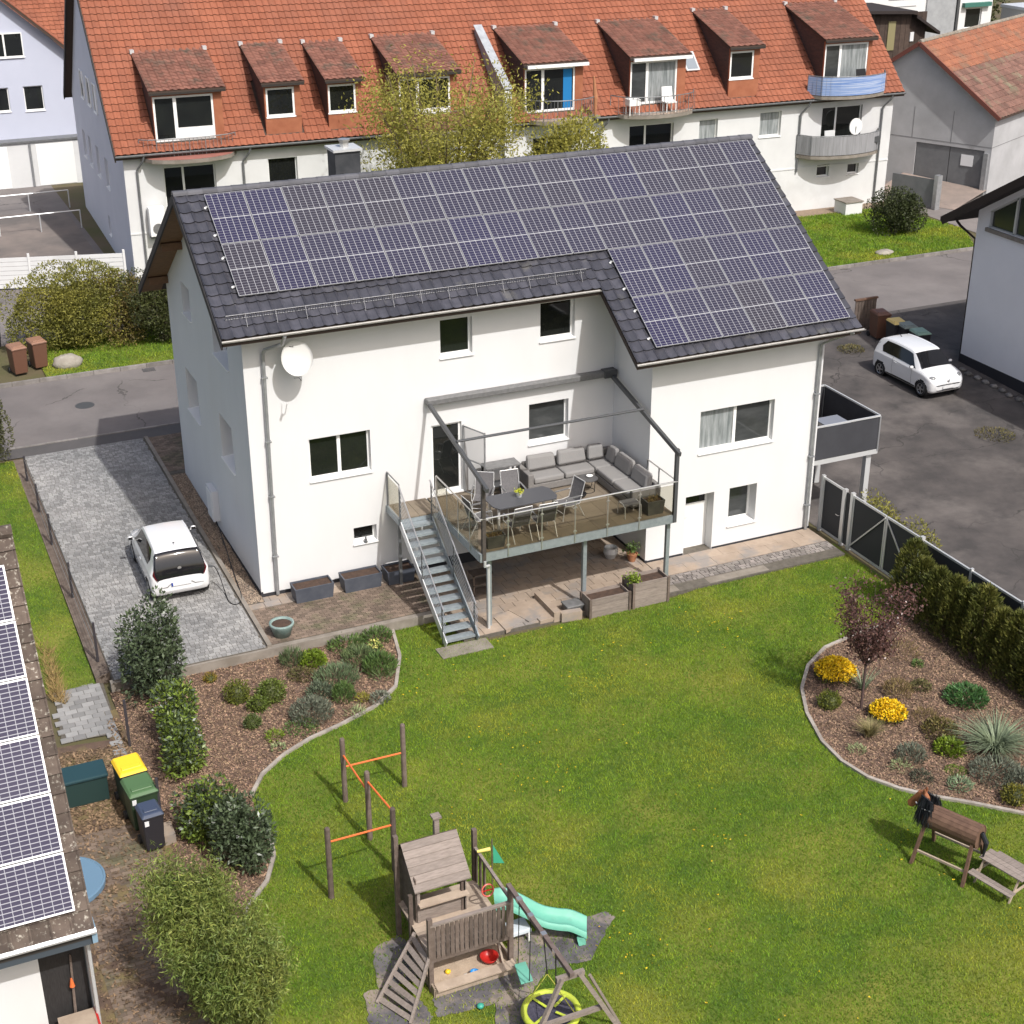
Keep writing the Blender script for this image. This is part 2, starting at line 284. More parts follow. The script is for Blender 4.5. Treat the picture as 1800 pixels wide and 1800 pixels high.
class MB:
    def __init__(s): s.v = []; s.f = []
    def add(s, vs, fs):
        k = len(s.v); s.v += [tuple(map(float, p)) for p in vs]; s.f += [tuple(i+k for i in f) for f in fs]; return s
    def hexa(s, p): return s.add(p, [(0, 3, 2, 1), (4, 5, 6, 7), (0, 1, 5, 4), (1, 2, 6, 5), (2, 3, 7, 6), (3, 0, 4, 7)])
    def box(s, x0, x1, y0, y1, z0, z1):
        return s.hexa([(x0, y0, z0), (x1, y0, z0), (x1, y1, z0), (x0, y1, z0), (x0, y0, z1), (x1, y0, z1), (x1, y1, z1), (x0, y1, z1)])
    def rbox(s, c, sx, sy, sz, rz=0.0, base=True):
        ca, sa = math.cos(rz), math.sin(rz); z0 = c[2] if base else c[2]-sz/2
        q = [(-sx/2, -sy/2), (sx/2, -sy/2), (sx/2, sy/2), (-sx/2, sy/2)]
        b = [(c[0]+x*ca-y*sa, c[1]+x*sa+y*ca) for x, y in q]
        return s.hexa([(x, y, z0) for x, y in b]+[(x, y, z0+sz) for x, y in b])
    def beam(s, p, q, w, h, up=(0, 0, 1)):
        p = Vector(p); q = Vector(q); d = (q-p).normalized(); u = Vector(up)
        if abs(d.dot(u)) > 0.98: u = Vector((0, 1, 0))
        a = d.cross(u).normalized()*w/2; b = a.cross(d).normalized()*h/2
        return s.hexa([p-a-b, p+a-b, q+a-b, q-a-b, p-a+b, p+a+b, q+a+b, q-a+b])
    def quad(s, a, b, c, d): return s.add([a, b, c, d], [(0, 1, 2, 3)])
    def poly(s, pts): return s.add(pts, [tuple(range(len(pts)))])
    def extrude(s, pts, vec):
        n = len(pts); v = Vector(vec)
        return s.add(list(pts)+[tuple(Vector(p)+v) for p in pts],
                     [tuple(range(n-1, -1, -1)), tuple(range(n, 2*n))]+[(i, (i+1) % n, n+(i+1) % n, n+i) for i in range(n)])
    def tube(s, pts, r, n=8, closed=False):
        P = [Vector(p) for p in pts]; m = len(P); rr = r if isinstance(r, (list, tuple)) else [r]*m; vs = []
        a = None
        for i in range(m):
            t = (P[(i+1) % m]-P[i-1]) if closed else (P[min(i+1, m-1)]-P[max(i-1, 0)])
            t = t.normalized() if t.length > 1e-9 else Vector((0, 0, 1))
            if a is None: a = t.cross(Vector((0, 0, 1)) if abs(t.z) < 0.9 else Vector((1, 0, 0))).normalized()
            else:
                a = (a-t*a.dot(t)); a = a.normalized() if a.length > 1e-6 else t.cross(Vector((0, 0, 1))).normalized()
            b = t.cross(a)
            for k in range(n):
                th = 2*math.pi*k/n; vs.append(P[i]+(a*math.cos(th)+b*math.sin(th))*rr[i])
        fs = []
        for i in range(m if closed else m-1):
            for k in range(n):
                i2 = (i+1) % m; fs.append((i*n+k, i*n+(k+1) % n, i2*n+(k+1) % n, i2*n+k))
        if not closed: fs += [tuple(range(n-1, -1, -1)), tuple((m-1)*n+k for k in range(n))]
        return s.add(vs, fs)
    def lathe(s, prof, c, n=20):
        vs = [(c[0]+r*math.cos(2*math.pi*k/n), c[1]+r*math.sin(2*math.pi*k/n), c[2]+z) for r, z in prof for k in range(n)]
        fs = [(i*n+k, i*n+(k+1) % n, (i+1)*n+(k+1) % n, (i+1)*n+k) for i in range(len(prof)-1) for k in range(n)]
        fs += [tuple(range(n-1, -1, -1)), tuple((len(prof)-1)*n+k for k in range(n))]
        return s.add(vs, fs)
    def blob(s, c, rx, ry, rz, n=10, m=6, jit=0.0):
        vs = []; fs = []
        for i in range(m+1):
            ph = math.pi*i/m
            for k in range(n):
                th = 2*math.pi*k/n; j = 1+random.uniform(-jit, jit)
                vs.append((c[0]+rx*j*math.sin(ph)*math.cos(th), c[1]+ry*j*math.sin(ph)*math.sin(th), c[2]-rz*j*math.cos(ph)))
        for i in range(m):
            for k in range(n): fs.append((i*n+k, i*n+(k+1) % n, (i+1)*n+(k+1) % n, (i+1)*n+k))
        return s.add(vs, fs)
    def mesh(s, name, off=None):
        me = bpy.data.meshes.new(name); v = np.array(s.v, float).reshape(-1, 3)
        if off is not None: v = v-np.array(off)
        me.from_pydata(v.tolist(), [], s.f); me.validate(); me.update(); return me
    def build(s, name, m, parent=None, smooth=False, kind=None, label=None, bevel=0.0, loc=None):
        off = offset_of(parent) if parent is not None else Vector(loc if loc is not None else (0, 0, 0))
        me = s.mesh(name, off); me.materials.append(m)
        if smooth: me.polygons.foreach_set('use_smooth', [True]*len(me.polygons))
        o = bpy.data.objects.new(name, me); COL.objects.link(o)
        if parent is not None: o.parent = parent
        elif loc is not None: o.location = loc; OFF[o.name] = Vector(loc)
        if bevel:
            b = o.modifiers.new('bevel', 'BEVEL'); b.width = bevel; b.segments = 2; b.limit_method = 'ANGLE'
        if kind: o['kind'] = kind
        if label: o['label'] = label
        return o

def np_mesh(name, V, nper, m, parent=None, kind=None):
    """many loose faces of nper corners each"""
    V = np.asarray(V, np.float32).reshape(-1, 3)
    if parent is not None: V = V-np.array(offset_of(parent), np.float32)
    k = len(V); nf = k//nper; me = bpy.data.meshes.new(name)
    me.vertices.add(k); me.vertices.foreach_set('co', V.ravel())
    me.loops.add(k); me.loops.foreach_set('vertex_index', np.arange(k, dtype=np.int32))
    me.polygons.add(nf); me.polygons.foreach_set('loop_start', np.arange(0, k, nper, dtype=np.int32))
    me.update(calc_edges=True); me.validate()
    me.materials.append(m); o = bpy.data.objects.new(name, me); COL.objects.link(o)
    if parent is not None: o.parent = parent
    if kind: o['kind'] = kind
    return o

def unit(a): return a/np.maximum(np.linalg.norm(a, axis=-1, keepdims=True), 1e-9)
def leaf_quads(P, D, L, W, rng=RNG, fold=0.0):
    """rhombic leaves at P pointing along D with length L and width W"""
    n = len(P); D = unit(D); r = unit(rng.normal(size=(n, 3))); S = unit(np.cross(D, r))
    L = np.broadcast_to(L, (n,))[:, None]*rng.uniform(0.7, 1.25, (n, 1)); Wd = np.broadcast_to(W, (n,))[:, None]*rng.uniform(0.8, 1.2, (n, 1))
    return np.stack([P, P+D*L*0.45+S*Wd/2, P+D*L, P+D*L*0.45-S*Wd/2], 1).reshape(-1, 3)
def blade_tris(P, H, W, rng=RNG, lean=0.5):
    n = len(P); a = rng.uniform(0, 2*np.pi, n); s = np.stack([np.cos(a), np.sin(a), np.zeros(n)], 1)
    b = rng.uniform(0, 2*np.pi, n); d = np.stack([np.cos(b)*lean, np.sin(b)*lean, np.ones(n)], 1)*(rng.uniform(0.6, 1.2, n)*H)[:, None]
    return np.stack([P-s*W/2, P+s*W/2, P+d], 1).reshape(-1, 3)

def in_poly(P, poly):
    x, y = P[:, 0], P[:, 1]; ins = np.zeros(len(P), bool); n = len(poly)
    for i in range(n):
        x1, y1 = poly[i][:2]; x2, y2 = poly[(i+1) % n][:2]
        c = ((y1 > y) != (y2 > y)) & (x < (x2-x1)*(y-y1)/(y2-y1+1e-12)+x1); ins ^= c
    return ins
def scatter(poly, dens, rng=RNG):
    a = np.array([p[:2] for p in poly]); lo, hi = a.min(0), a.max(0); n = int((hi-lo).prod()*dens)
    P = rng.uniform(lo, hi, (n, 2)); return P[in_poly(P, poly)]

def structure(name, mb, m): o = mb.build(name, m); o['kind'] = 'structure'; return o
def sheet(name, poly, z, m, thick=0.0):
    zf = z if callable(z) else (lambda x, y: z); mb = MB()
    pts = [(p[0], p[1], zf(p[0], p[1])) for p in poly]
    mb.poly(pts) if not thick else mb.extrude([(a, b, c-thick) for a, b, c in pts], (0, 0, thick))
    return structure(name, mb, m)

def place(me, name, m, parent, Mx):
    o = bpy.data.objects.new(name, me); COL.objects.link(o); o.parent = parent
    o.matrix_local = Matrix.Translation(-offset_of(parent)) @ Mx; return o

def tile_grid(parent, O, U, V, nu, nv, du, dv, prof, m, name, indiv, skip=lambda i, j: False, lip=0.03, over=0.05, stuffname=None, edge=None):
    """overlapping roof tiles on a plane; O eave corner, U along the eave, V up the slope"""
    U = Vector(U).normalized(); V = Vector(V).normalized(); N = U.cross(V)
    k = len(prof); L = dv+over
    vs = [(u*du, 0, h*1.0+lip) for u, h in prof]+[(u*du, L, h*1.0) for u, h in prof]+[(u*du, 0, h*1.0+lip-0.030) for u, h in prof]
    fs = [(a, a+1, k+a+1, k+a) for a in range(k-1)]+[(2*k+a, 2*k+a+1, a+1, a) for a in range(k-1)]+[(2*k, 0, k), (2*k+k-1, 2*k-1, k-1)]
    base = MB().add(vs, fs); me = base.mesh(name); me.materials.append(m)
    if edge:
        me.materials.append(edge); me.polygons.foreach_set('material_index', [1 if k-1 <= a < 2*(k-1) else 0 for a in range(len(fs))])
    B = Matrix(((U.x, V.x, N.x, 0), (U.y, V.y, N.y, 0), (U.z, V.z, N.z, 0), (0, 0, 0, 1)))
    rest = []; A = np.array(vs); cnt = 0
    for j in range(nv):
        for i in range(nu):
            if skip(i, j): continue
            p = Vector(O)+U*(i*du)+V*(j*dv)+N*random.uniform(0, 0.004)
            if indiv(i, j) and cnt < 300:
                place(me, name, m, parent, Matrix.Translation(p) @ B @ Matrix.Rotation(random.uniform(-0.006, 0.006), 4, 'Z')); cnt += 1
            else: rest.append(p)
    if rest:
        mb = MB(); Bn = np.array([U, V, N])
        for p in rest:
            W = A @ Bn+np.array(p); mb.add(W.tolist(), fs)
        jo = mb.build(stuffname or ('joined_'+name), m, parent, kind='stuff')
        if edge:
            jo.data.materials.append(edge); jo.data.polygons.foreach_set('material_index', [1 if k-1 <= (a % len(fs)) < 2*(k-1) else 0 for a in range(len(jo.data.polygons))])

def wall(name, O, U, L, z0, z1, ops, m, parent, reveal=None, top=None):
    """upright wall from O along U with real openings (u0,u1,z0,z1,depth); outward is to the right of U seen from above"""
    U = Vector((U[0], U[1], 0)).normalized(); N = Vector((U.y, -U.x, 0)); O = Vector((O[0], O[1], 0)); mb = MB()
    def p(u, z, d=0): return O+U*u-N*d+Vector((0, 0, z))
    us = sorted({0.0, float(L)} | {float(o[0]) for o in ops} | {float(o[1]) for o in ops}); zs = sorted({float(z0), float(z1)} | {float(o[2]) for o in ops if o[2] > z0} | {float(o[3]) for o in ops})
    for a, b in zip(us, us[1:]):
        for c, d in zip(zs, zs[1:]):
            cu_, cz = (a+b)/2, (c+d)/2
            if any(o[0] < cu_ < o[1] and o[2] < cz < o[3] for o in ops): continue
            mb.quad(p(a, c), p(b, c), p(b, d), p(a, d))
    for o in ops:
        a, b, c, d, e = o[:5]
        mb.quad(p(a, c), p(a, c, e), p(a, d, e), p(a, d)); mb.quad(p(b, c, e), p(b, c), p(b, d), p(b, d, e))
        mb.quad(p(a, d, e), p(b, d, e), p(b, d), p(a, d)); mb.quad(p(a, c), p(b, c), p(b, c, e), p(a, c, e))
    if top: mb.poly([p(u, z) for u, z in top])
    return mb.build(name, m, parent)

def window(parent, O, U, op, panes=1, glass=None, name='window', sill=True, fw=0.06, transom=None, split=None, shut=None):
    """frame, panes and sill inside an opening"""
    glass = glass or GLASS
    U = Vector((U[0], U[1], 0)).normalized(); N = Vector((U.y, -U.x, 0)); O = Vector((O[0], O[1], 0)); a, b, c, d, e = op[:5]
    def p(u, z, dd): return O+U*u-N*dd+Vector((0, 0, z))
    def bx(mb, u0, u1, za, zb, d0, d1):
        mb.hexa([p(u0, za, d0), p(u1, za, d0), p(u1, za, d1), p(u0, za, d1), p(u0, zb, d0), p(u1, zb, d0), p(u1, zb, d1), p(u0, zb, d1)])
    f = MB(); g0, g1 = e-0.045, e+0.02
    bx(f, a, a+fw, c, d, g0, g1); bx(f, b-fw, b, c, d, g0, g1); bx(f, a+fw, b-fw, d-fw, d, g0+.002, g1); bx(f, a+fw, b-fw, c, c+fw*1.3, g0+.002, g1)
    cuts = split or [a+(b-a)*k/panes for k in range(1, panes)]
    for u in cuts: bx(f, u-fw*0.8, u+fw*0.8, c+fw, d-fw, g0-.002, g1)
    if transom: bx(f, a+fw, b-fw, transom-fw/2, transom+fw/2, g0-.004, g1)
    fo = f.build(name, WF, parent)
    ed = [a]+cuts+[b]
    for i in range(len(ed)-1):
        gl = glass[i % len(glass)] if isinstance(glass, (list, tuple)) else glass
        mb = MB(); mb.quad(p(ed[i]+.02, c+.02, e-0.012), p(ed[i+1]-.02, c+.02, e-0.012), p(ed[i+1]-.02, d-.02, e-0.012), p(ed[i]+.02, d-.02, e-0.012)); mb.build('pane', gl, fo)
    if sill:
        s = MB(); s.hexa([p(a-.03, c-.035, -.05), p(b+.03, c-.035, -.05), p(b+.03, c-.005, e-.047), p(a-.03, c-.005, e-.047), p(a-.03, c-.005, -.05), p(b+.03, c-.005, -.05), p(b+.03, c+.03, e-.047), p(a-.03, c+.03, e-.047)])
        s.build('sill', WSILL, fo)
    return fo

# ------------------------------------------------------------------ ground
def gh(y): return -0.34+0.6*min(1.0, max(0.0, (y+2.0)/15.0))
mb = MB(); ys = [-400, -60, -2.0, 1, 4, 7, 10, 13, 60, 900]
for a, b in zip(ys, ys[1:]): mb.quad((-500, a, gh(a)), (700, a, gh(a)), (700, b, gh(b)), (-500, b, gh(b)))
structure('ground', mb, mat('rough_ground', (0.085, 0.085, 0.03), 0.95, (0.12, 0.09, 0.055), 0.3, bump=0.4, bscale=30))
# lawn with beds cut out
def P2(pts, z=-0.3): return [tuple(gz(u, v, z)[:2]) for u, v in pts]
bedL_edge = P2([(690, 1108), (703, 1155), (696, 1208), (660, 1243), (600, 1275), (545, 1300), (500, 1328), (462, 1362), (442, 1400), (452, 1440), (475, 1470), (482, 1505), (470, 1550), (440, 1590), (430, 1610)])
bedL = bedL_edge+[(-4.75, -13.0), (-4.75, -2.78), (2.75, -2.60)]
bedR_edge = P2([(1560, 1098), (1500, 1118), (1450, 1140), (1420, 1172), (1409, 1212), (1418, 1255), (1445, 1305), (1480, 1340), (1525, 1368), (1580, 1388), (1640, 1402), (1700, 1412), (1800, 1432), (1900, 1455)])
bedR = bedR_edge+[(16.4, -16.5), (16.6, -7.3)]
lawn = [(-4.75, -24), (16.8, -24), (16.8, -3.35), (10.3, -4.35), (5.0, -4.35), (4.9, -2.75), (2.75, -2.60), (-4.75, -2.78)]
LZ = -0.30
sheet('lawn', lawn, LZ, TURF)
side_lawn = [(-13.0, -2.2), (-4.98, -2.2), (-4.98, 12.1), (-13.0, 12.1)]
sheet('side_lawn', side_lawn, lambda x, y: gh(y)+0.06, TURF)
back_lawn = [(31.0, 19.5), (41.2, 19.5), (43.0, 22.5), (42.6, 28.0), (31.0, 28.2)]
sheet('verge_lawn', back_lawn, 0.32, TURF)
left_verge = [(-2.7, 19.55), (4.2, 19.55), (4.2, 24.2), (-2.7, 24.2)]
sheet('roadside_lawn', left_verge, 0.32, TURF)
sheet('planting_bed', [tuple(p) for p in bedL], LZ+0.012, MULCHB)
sheet('flower_bed', [tuple(p) for p in bedR], LZ+0.012, MULCHB)
sheet('road', [(-60, 13.2), (90, 13.2), (90, 19.4), (-60, 19.4)], 0.27, ASPH)
sheet('pavement', [(-60, 12.30), (16.8, 12.30), (16.8, 13.2), (-60, 13.2)], 0.272, PATCHY)
mb = MB()
for a, b in zip([-24, -2, 1, 4, 7, 10, 13.2], [-2, 1, 4, 7, 10, 13.2]): mb.quad((17.0, a, gh(a)+.02), (60, a, gh(a)+.02), (60, b, gh(b)+.02), (17.0, b, gh(b)+.02))
structure('yard', mb, YARD)
sheet('rear_yard', [(-60, 24.3), (2.6, 24.3), (2.6, 60), (-60, 60)], 0.275, ASPH)
sheet('rear_path', [(43.2, 19.5), (90, 19.5), (90, 45), (43.2, 45)], 0.285, mat('pale_asphalt', (0.22, 0.195, 0.18), 0.9, (0.17, 0.15, 0.14), .6))
sheet('rear_bed', [(4.2, 19.6), (31.0, 19.6), (31.0, 30), (4.2, 30)], 0.29, TURF)
# kerbs
def kerb_run(name, pts, w, h, m, step=1.0):
    mb0 = None; par = None
    segs = []
    for a, b in zip(pts, pts[1:]):
        a = Vector(a); b = Vector(b); n = max(1, int((b-a).length/step))
        for i in range(n): segs.append((a.lerp(b, i/n), a.lerp(b, (i+1)/n)))
    return segs
ks = thing('kerb', 'pale kerb stones edging the road opposite the white house', 'kerb', (10, 19.45, 0.2))
for a, b in kerb_run('k', [(-8, 19.47, .33), (42, 19.47, .33)], .12, .1, KERB):
    MB().beam(a+Vector((.008, 0, 0)), b-Vector((.008, 0, 0)), .12, .16).build('kerb_stone', KERB, ks)
ks = thing('kerb', 'low kerb between road and driveway of the white house', 'kerb', (-4, 13.2, 0.2))
for a, b in kerb_run('k', [(-12, 13.2, .262), (2.5, 13.2, .262)], .11, .1, KERB):
    MB().beam(a+Vector((.008, 0, 0)), b-Vector((.008, 0, 0)), .11, .07).build('kerb_stone', KERB, ks)
# bed edging stones
for lab, edge in (('pale curved stone edging of the bed with the yellow flowering shrubs', bedR_edge), ('low curved stone edging of the bed next to the driveway', bedL_edge[:9]), ('stone edging curving round the laurel shrubs', bedL_edge[9:])):
    e = thing('bed_edging', lab, 'edging', (edge[0][0], edge[0][1], LZ))
    for a, b in kerb_run('e', [(x, y, LZ+.02) for x, y in edge], .1, .1, KERB, 0.42):
        MB().beam(a, b, .085, .09).build('edging_stone', mat('edging_stone', (0.36, 0.325, 0.285), .9, (0.27, 0.235, 0.20), 6, var=.15), e)

# pavers
def pavers(o, x0, x1, y0, y1, zf, du, dv, m, name, near, gap=0.008, bond=0.5, alt=None, inside=None):
    mb = MB(); h = 0.03; cells = []
    j = 0; y = y0
    while y < y1-0.02:
        d = dv if not alt else random.choice(alt); x = x0-(du*bond if j % 2 else 0)
        while x < x1-0.01:
            w_ = du if not alt else random.choice((du, du, du*1.5, du*0.75))
            a, b = max(x, x0), min(x+w_, x1)
            if b-a > 0.04 and (inside is None or inside((a+b)/2, y+d/2)): cells.append((a, b, y, min(y+d, y1)))
            x += w_
        y += d; j += 1
    cells.sort(key=lambda c: math.hypot(c[0]-CAM[0], c[2]-CAM[1]))
    k = 0
    for a, b, c, d in cells:
        z = zf((a+b)/2, (c+d)/2)+random.uniform(-.002, .003); q = MB() if k < 300 else mb
        g = gap/2; q.hexa([(a+g, c+g, z-h), (b-g, c+g, z-h), (b-g, d-g, z-h), (a+g, d-g, z-h), (a+g*1.6, c+g*1.6, z), (b-g*1.6, c+g*1.6, z), (b-g*1.6, d-g*1.6, z), (a+g*1.6, d-g*1.6, z)])
        if k < 300: q.build(name, m, o)
        k += 1
    if mb.v: mb.build('joined_'+name, m, o, kind='stuff')
def dz(x, y): return 0.30*min(1.0, max(0.0, (y+2.7)/15.7))
mb = MB()
for a, b in zip([-2.72, 0, 3, 6, 9, 12.32], [0, 3, 6, 9, 12.32]):
    mb.hexa([(-4.62, a, gh(a)-.1), (-0.62, a, gh(a)-.1), (-0.62, b, gh(b)-.1), (-4.62, b, gh(b)-.1), (-4.62, a, dz(0, a)-.012), (-0.62, a, dz(0, a)-.012), (-0.62, b, dz(0, b)-.012), (-4.62, b, dz(0, b)-.012)])
drive = structure('driveway', mb, JOINT)
pavers(drive, -4.6, -0.66, -2.7, 12.3, dz, 0.125, 0.125, PAVE, 'paver', 0, alt=(0.11, 0.125, 0.14), gap=.007)
ek = thing('driveway_edging', 'concrete edging strip between driveway and gravel bed', 'edging', (-.55, 5, 0))
for i in range(15):
    y = -2.7+i*1.0; MB().hexa([(-.62, y, dz(0, y)-.2), (-.50, y, dz(0, y)-.2), (-.50, y+.99, dz(0, y+1)-.2), (-.62, y+.99, dz(0, y+1)-.2), (-.62, y, dz(0, y)+.05), (-.50, y, dz(0, y)+.05), (-.50, y+.99, dz(0, y+1)+.05), (-.62, y+.99, dz(0, y+1)+.05)]).build('edging_stone', CONC, ek)
mb = MB(); mb.box(-4.7, 4.35, -2.80, -2.62, -.45, -.03); structure('garden_kerb', mb, CONC)
gs = structure('gravel_strip', MB().hexa([(-.5, -.3, -.3), (0, -.3, -.3), (0, 9.0, -.2), (-.5, 9.0, -.2), (-.5, -.3, .02), (0, -.3, .02), (0, 9.0, .21), (-.5, 9.0, .21)]), JOINT)
n = 5200; P = np.stack([RNG.uniform(-.49, -.02, n), RNG.uniform(-.3, 8.9, n), np.zeros(n)], 1); P[:, 2] = 0.02+(P[:, 1]+.3)*.0206+RNG.uniform(-.005, .02, n)
s_ = RNG.uniform(.014, .034, (n, 1)); T = []
for sx, sy in ((1, 1), (-1, 1), (-1, -1), (1, -1)):
    a = P+s_*np.array([sx, 0, 0]); b = P+s_*np.array([0, sy, 0]); c = P+s_*np.array([0, 0, .8]); T.append(np.stack([a, b, c] if sx*sy > 0 else [b, a, c], 1))
np_mesh('gravel', np.concatenate(T).reshape(-1, 3), 3, PEB, gs, 'stuff')
mb = MB(); mb.hexa([(-.62, 9.0, .0), (3, 9.0, .0), (3, 12.3, .1), (-.62, 12.3, .1), (-.62, 9.0, .225), (3, 9.0, .225), (3, 12.3, .28), (-.62, 12.3, .28)])
ent = structure('entrance_paving', mb, JOINT)
pavers(ent, -.5, 1.4, 9.2, 12.25, lambda x, y: .235+(y-9)*.0165, .2, .1, PAVEB, 'paver', 0)
# patio
pt = structure('patio', MB().box(-.5, 4.33, -2.62, 0, -.4, -.014), JOINT)
pavers(pt, -.5, 4.33, -2.62, -0.62, lambda x, y: 0.0, .21, .105, PAVEB, 'paver', 0)
pavers(pt, -.5, 4.33, -0.60, -0.02, lambda x, y: 0.004, .45, .30, PAVES, 'slab', 0)
pl = structure('lower_patio', MB().box(4.34, 16.62, -4.15, 0, -.5, -.232), JOINT)
pavers(pl, 4.36, 10.9, -3.2, -.02, lambda x, y: -.214, .4, .4, PAVES, 'slab', 0)
pavers(pl, 4.36, 8.58, -4.12, -3.22, lambda x, y: -.216, .6, .45, PAVES, 'slab', 0, gap=.012)
pavers(pl, 10.92, 16.6, -3.20, -2.25, lambda x, y: -.214, .95, .475, PAVES, 'slab', 0, gap=.005)
pavers(pl, 8.6, 16.6, -3.74, -3.22, lambda x, y: -.212, .17, .13, COBB, 'paver', 0, gap=.016, alt=(.11, .13, .15))
pavers(pl, 9.0, 16.6, -4.1, -3.76, lambda x, y: -.232, 1.0, .34, CONC, 'slab', 0, gap=.004)
# broken slabs and small steps below the terrace
st = thing('stone_step', 'three worn sandstone slabs leading down to the lawn', 'step', (6.5, -4.2, -.3))
for (u0, v0, u1, v1, u2, v2, u3, v3, z) in ((868, 1085, 905, 1068, 930, 1085, 890, 1108, -.18), (893, 1072, 918, 1060, 952, 1082, 930, 1092, -.165), (918, 1060, 945, 1050, 978, 1085, 950, 1092, -.175)):
    q = [tuple(gz(a, b, z)) for a, b in ((u0, v0), (u3, v3), (u2, v2), (u1, v1))]
    MB().extrude([(x, y, zz-.1) for x, y, zz in q], (0, 0, .1)).build('slab', PAVES, st)
sb = thing('terrace_wall', 'low sandstone border wall running out from under the terrace', 'wall', (7.3, -4, -.3))
a = gz(945, 1042, -.05); b = gz(980, 1078, -.05); c = gz(1020, 1070, -.05)
MB().beam((a[0], a[1], -.17), (b[0], b[1], -.17), .2, .3).build('kerb_block', PAVES, sb)
MB().beam((b[0]+.1, b[1], -.18), (c[0], c[1]-.05, -.18), .2, .27).build('kerb_block', PAVES, sb)
# side paving of the neighbour and the brick path
sp = sheet('neighbour_paving', P2([(92, 1185), (172, 1172), (222, 1328), (205, 1335), (190, 1292), (108, 1305)]), LZ+.0, JOINT)
poly = P2([(92, 1185), (172, 1172), (226, 1330), (205, 1335), (190, 1290), (105, 1305)])
pavers(sp, -7.3, -4.9, -6.4, -1.9, lambda x, y: LZ+.02, .3, .2, PAVE, 'paver', 0, inside=lambda x, y: bool(in_poly(np.array([[x, y]]), poly)[0]))
bp = sheet('brick_path', [(-7.1, -22), (-4.75, -22), (-4.75, -3.6), (-5.15, -3.6), (-5.15, -4.9), (-7.1, -4.6)], LZ+.004, mat('path_soil', (0.13, 0.085, 0.06), .95, (0.09, .06, .045), 4, bump=.6, bscale=30, col3=(.17, .13, .06), scale3=1.2))
pavers(bp, -6.85, -4.95, -18, -8.4, lambda x, y: LZ+.012+.01*math.sin(3*x+2*y), .21, .105, PAVEB, 'paver', 0)
# ------------------------------------------------------------------ the white house
TH = 0.589; CT, ST, TT = math.cos(TH), math.sin(TH), math.tan(TH)
L1, L2, DD, WD = 10.912, 16.639, 2.215, 8.911
OVL, OV, OVM, YR = 0.67, 0.738, 0.909, 3.43
def zr(y): return 10.406+(y-3.172)*TT if y <= YR else 10.406+(2*YR-y-3.172)*TT
house = thing('family_house', 'white rendered house with anthracite tiled roof and a large solar array', 'house', (0, 0, -.3))
FO = dict(w1=(1.62, 3.37, 3.22, 4.45, .17), w2=(5.5, 6.45, 6.2, 7.28, .2), w3=(8.52, 9.6, 6.24, 7.36, .2), door=(5.17, 6.08, 2.14, 4.25, .12), w4=(8.18, 9.44, 3.16, 4.40, .2), nic=(2.76, 3.44, 1.07, 1.57, .22))
zt = zr(0)-.17
wall('wall', (0, 0), (1, 0), L1, -.4, zt, list(FO.values()), W_, house)
EO = dict(w1=(12.55-L1, 15.05-L1, 2.95, 4.25, .2), door=(12.2-L1, 13.16-L1, -.26, 1.64, .42), w2=(13.69-L1, 14.64-L1, .42, 1.65, .42))
ez = zr(-DD)-.17
wall('wall', (L1, -DD), (1, 0), L2-L1, -.4, ez, list(EO.values()), W_, house)
bz = zr(WD)-.17
YG = 7.9
LO = [(YG-7.3, YG-5.8, 3.05, 4.40, .36), (YG-3.25, YG-1.85, 3.0, 4.35, .36), (YG-3.2, YG-1.6, 6.15, 7.2, .36), (YG-6.75, YG-5.75, 6.3, 7.25, .36)]
wall('wall', (0, YG), (0, -1), YG, -.4, 7.33, LO, W_, house, top=[(0, 7.33), (YG, 7.33), (YG, zr(0)-.17), (YG-YR, zr(YR)-.17), (0, zr(YG)-.17)])
wall('wall', (0, WD), (0, -1), WD-YG, -.4, bz, [], W_, house, top=[(0, bz), (WD-YG, bz), (WD-YG, zr(YG)-.17)])
wall('wall', (L2, -DD), (0, 1), WD+DD, -.4, ez, [], W_, house)
MB().poly([(L2, -DD, ez), (L2, WD, ez), (L2, WD, zr(WD)-.17), (L2, YR, zr(YR)-.17)]).build('gable', W_, house)
wall('wall', (L2, WD), (-1, 0), L2, -.4, bz, [], W_, house)
MB().poly([(L1, 0, -.4), (L1, -DD, -.4), (L1, -DD, ez), (L1, 0, zt)]).build('wall', W_, house)
# plinth
mb = MB(); mb.box(-.012, L1, -.02, 0.05, -.4, .10); mb.box(-.022, .05, -.018, WD, -.4, .16); mb.build('plinth', PLINTH, house)
mb = MB(); mb.box(L1-.018, 12.18, -DD-.018, -DD+.05, -.4, -.17); mb.box(13.18, L2+.018, -DD-.018, -DD+.05, -.4, -.17); mb.box(L1-.02, L1+.05, -DD-.016, 0, -.4, -.15); mb.build('plinth', PLINTH, house)
fr = ((0, 0), (1, 0))
window(house, *fr, FO['w1'], 2); window(house, *fr, FO['w2']); window(house, *fr, FO['w3']); window(house, *fr, FO['w4'], glass=GREYG)
window(house, *fr, FO['nic'], sill=True)
dr = window(house, *fr, FO['door'], name='balcony_door', sill=False, fw=.07)
MB().box(5.12, 6.12, -.06, .0, 2.08, 2.15).build('threshold', WSILL, dr)
fe = ((L1, -DD), (1, 0))
window(house, *fe, EO['w1'], 2, glass=[CURT, GREYG]); window(house, *fe, EO['w2'], glass=GREYG)
fo = window(house, *fe, EO['door'], name='cellar_door', sill=False, fw=.07)
MB().box(12.27, 13.09, -DD+.385, -DD+.40, -.2, 1.18).build('door_leaf', WF, fo)
MB().box(12.2, 13.1, -DD+.37, -DD+.40, 1.16, 1.22).build('rail', WF, fo)
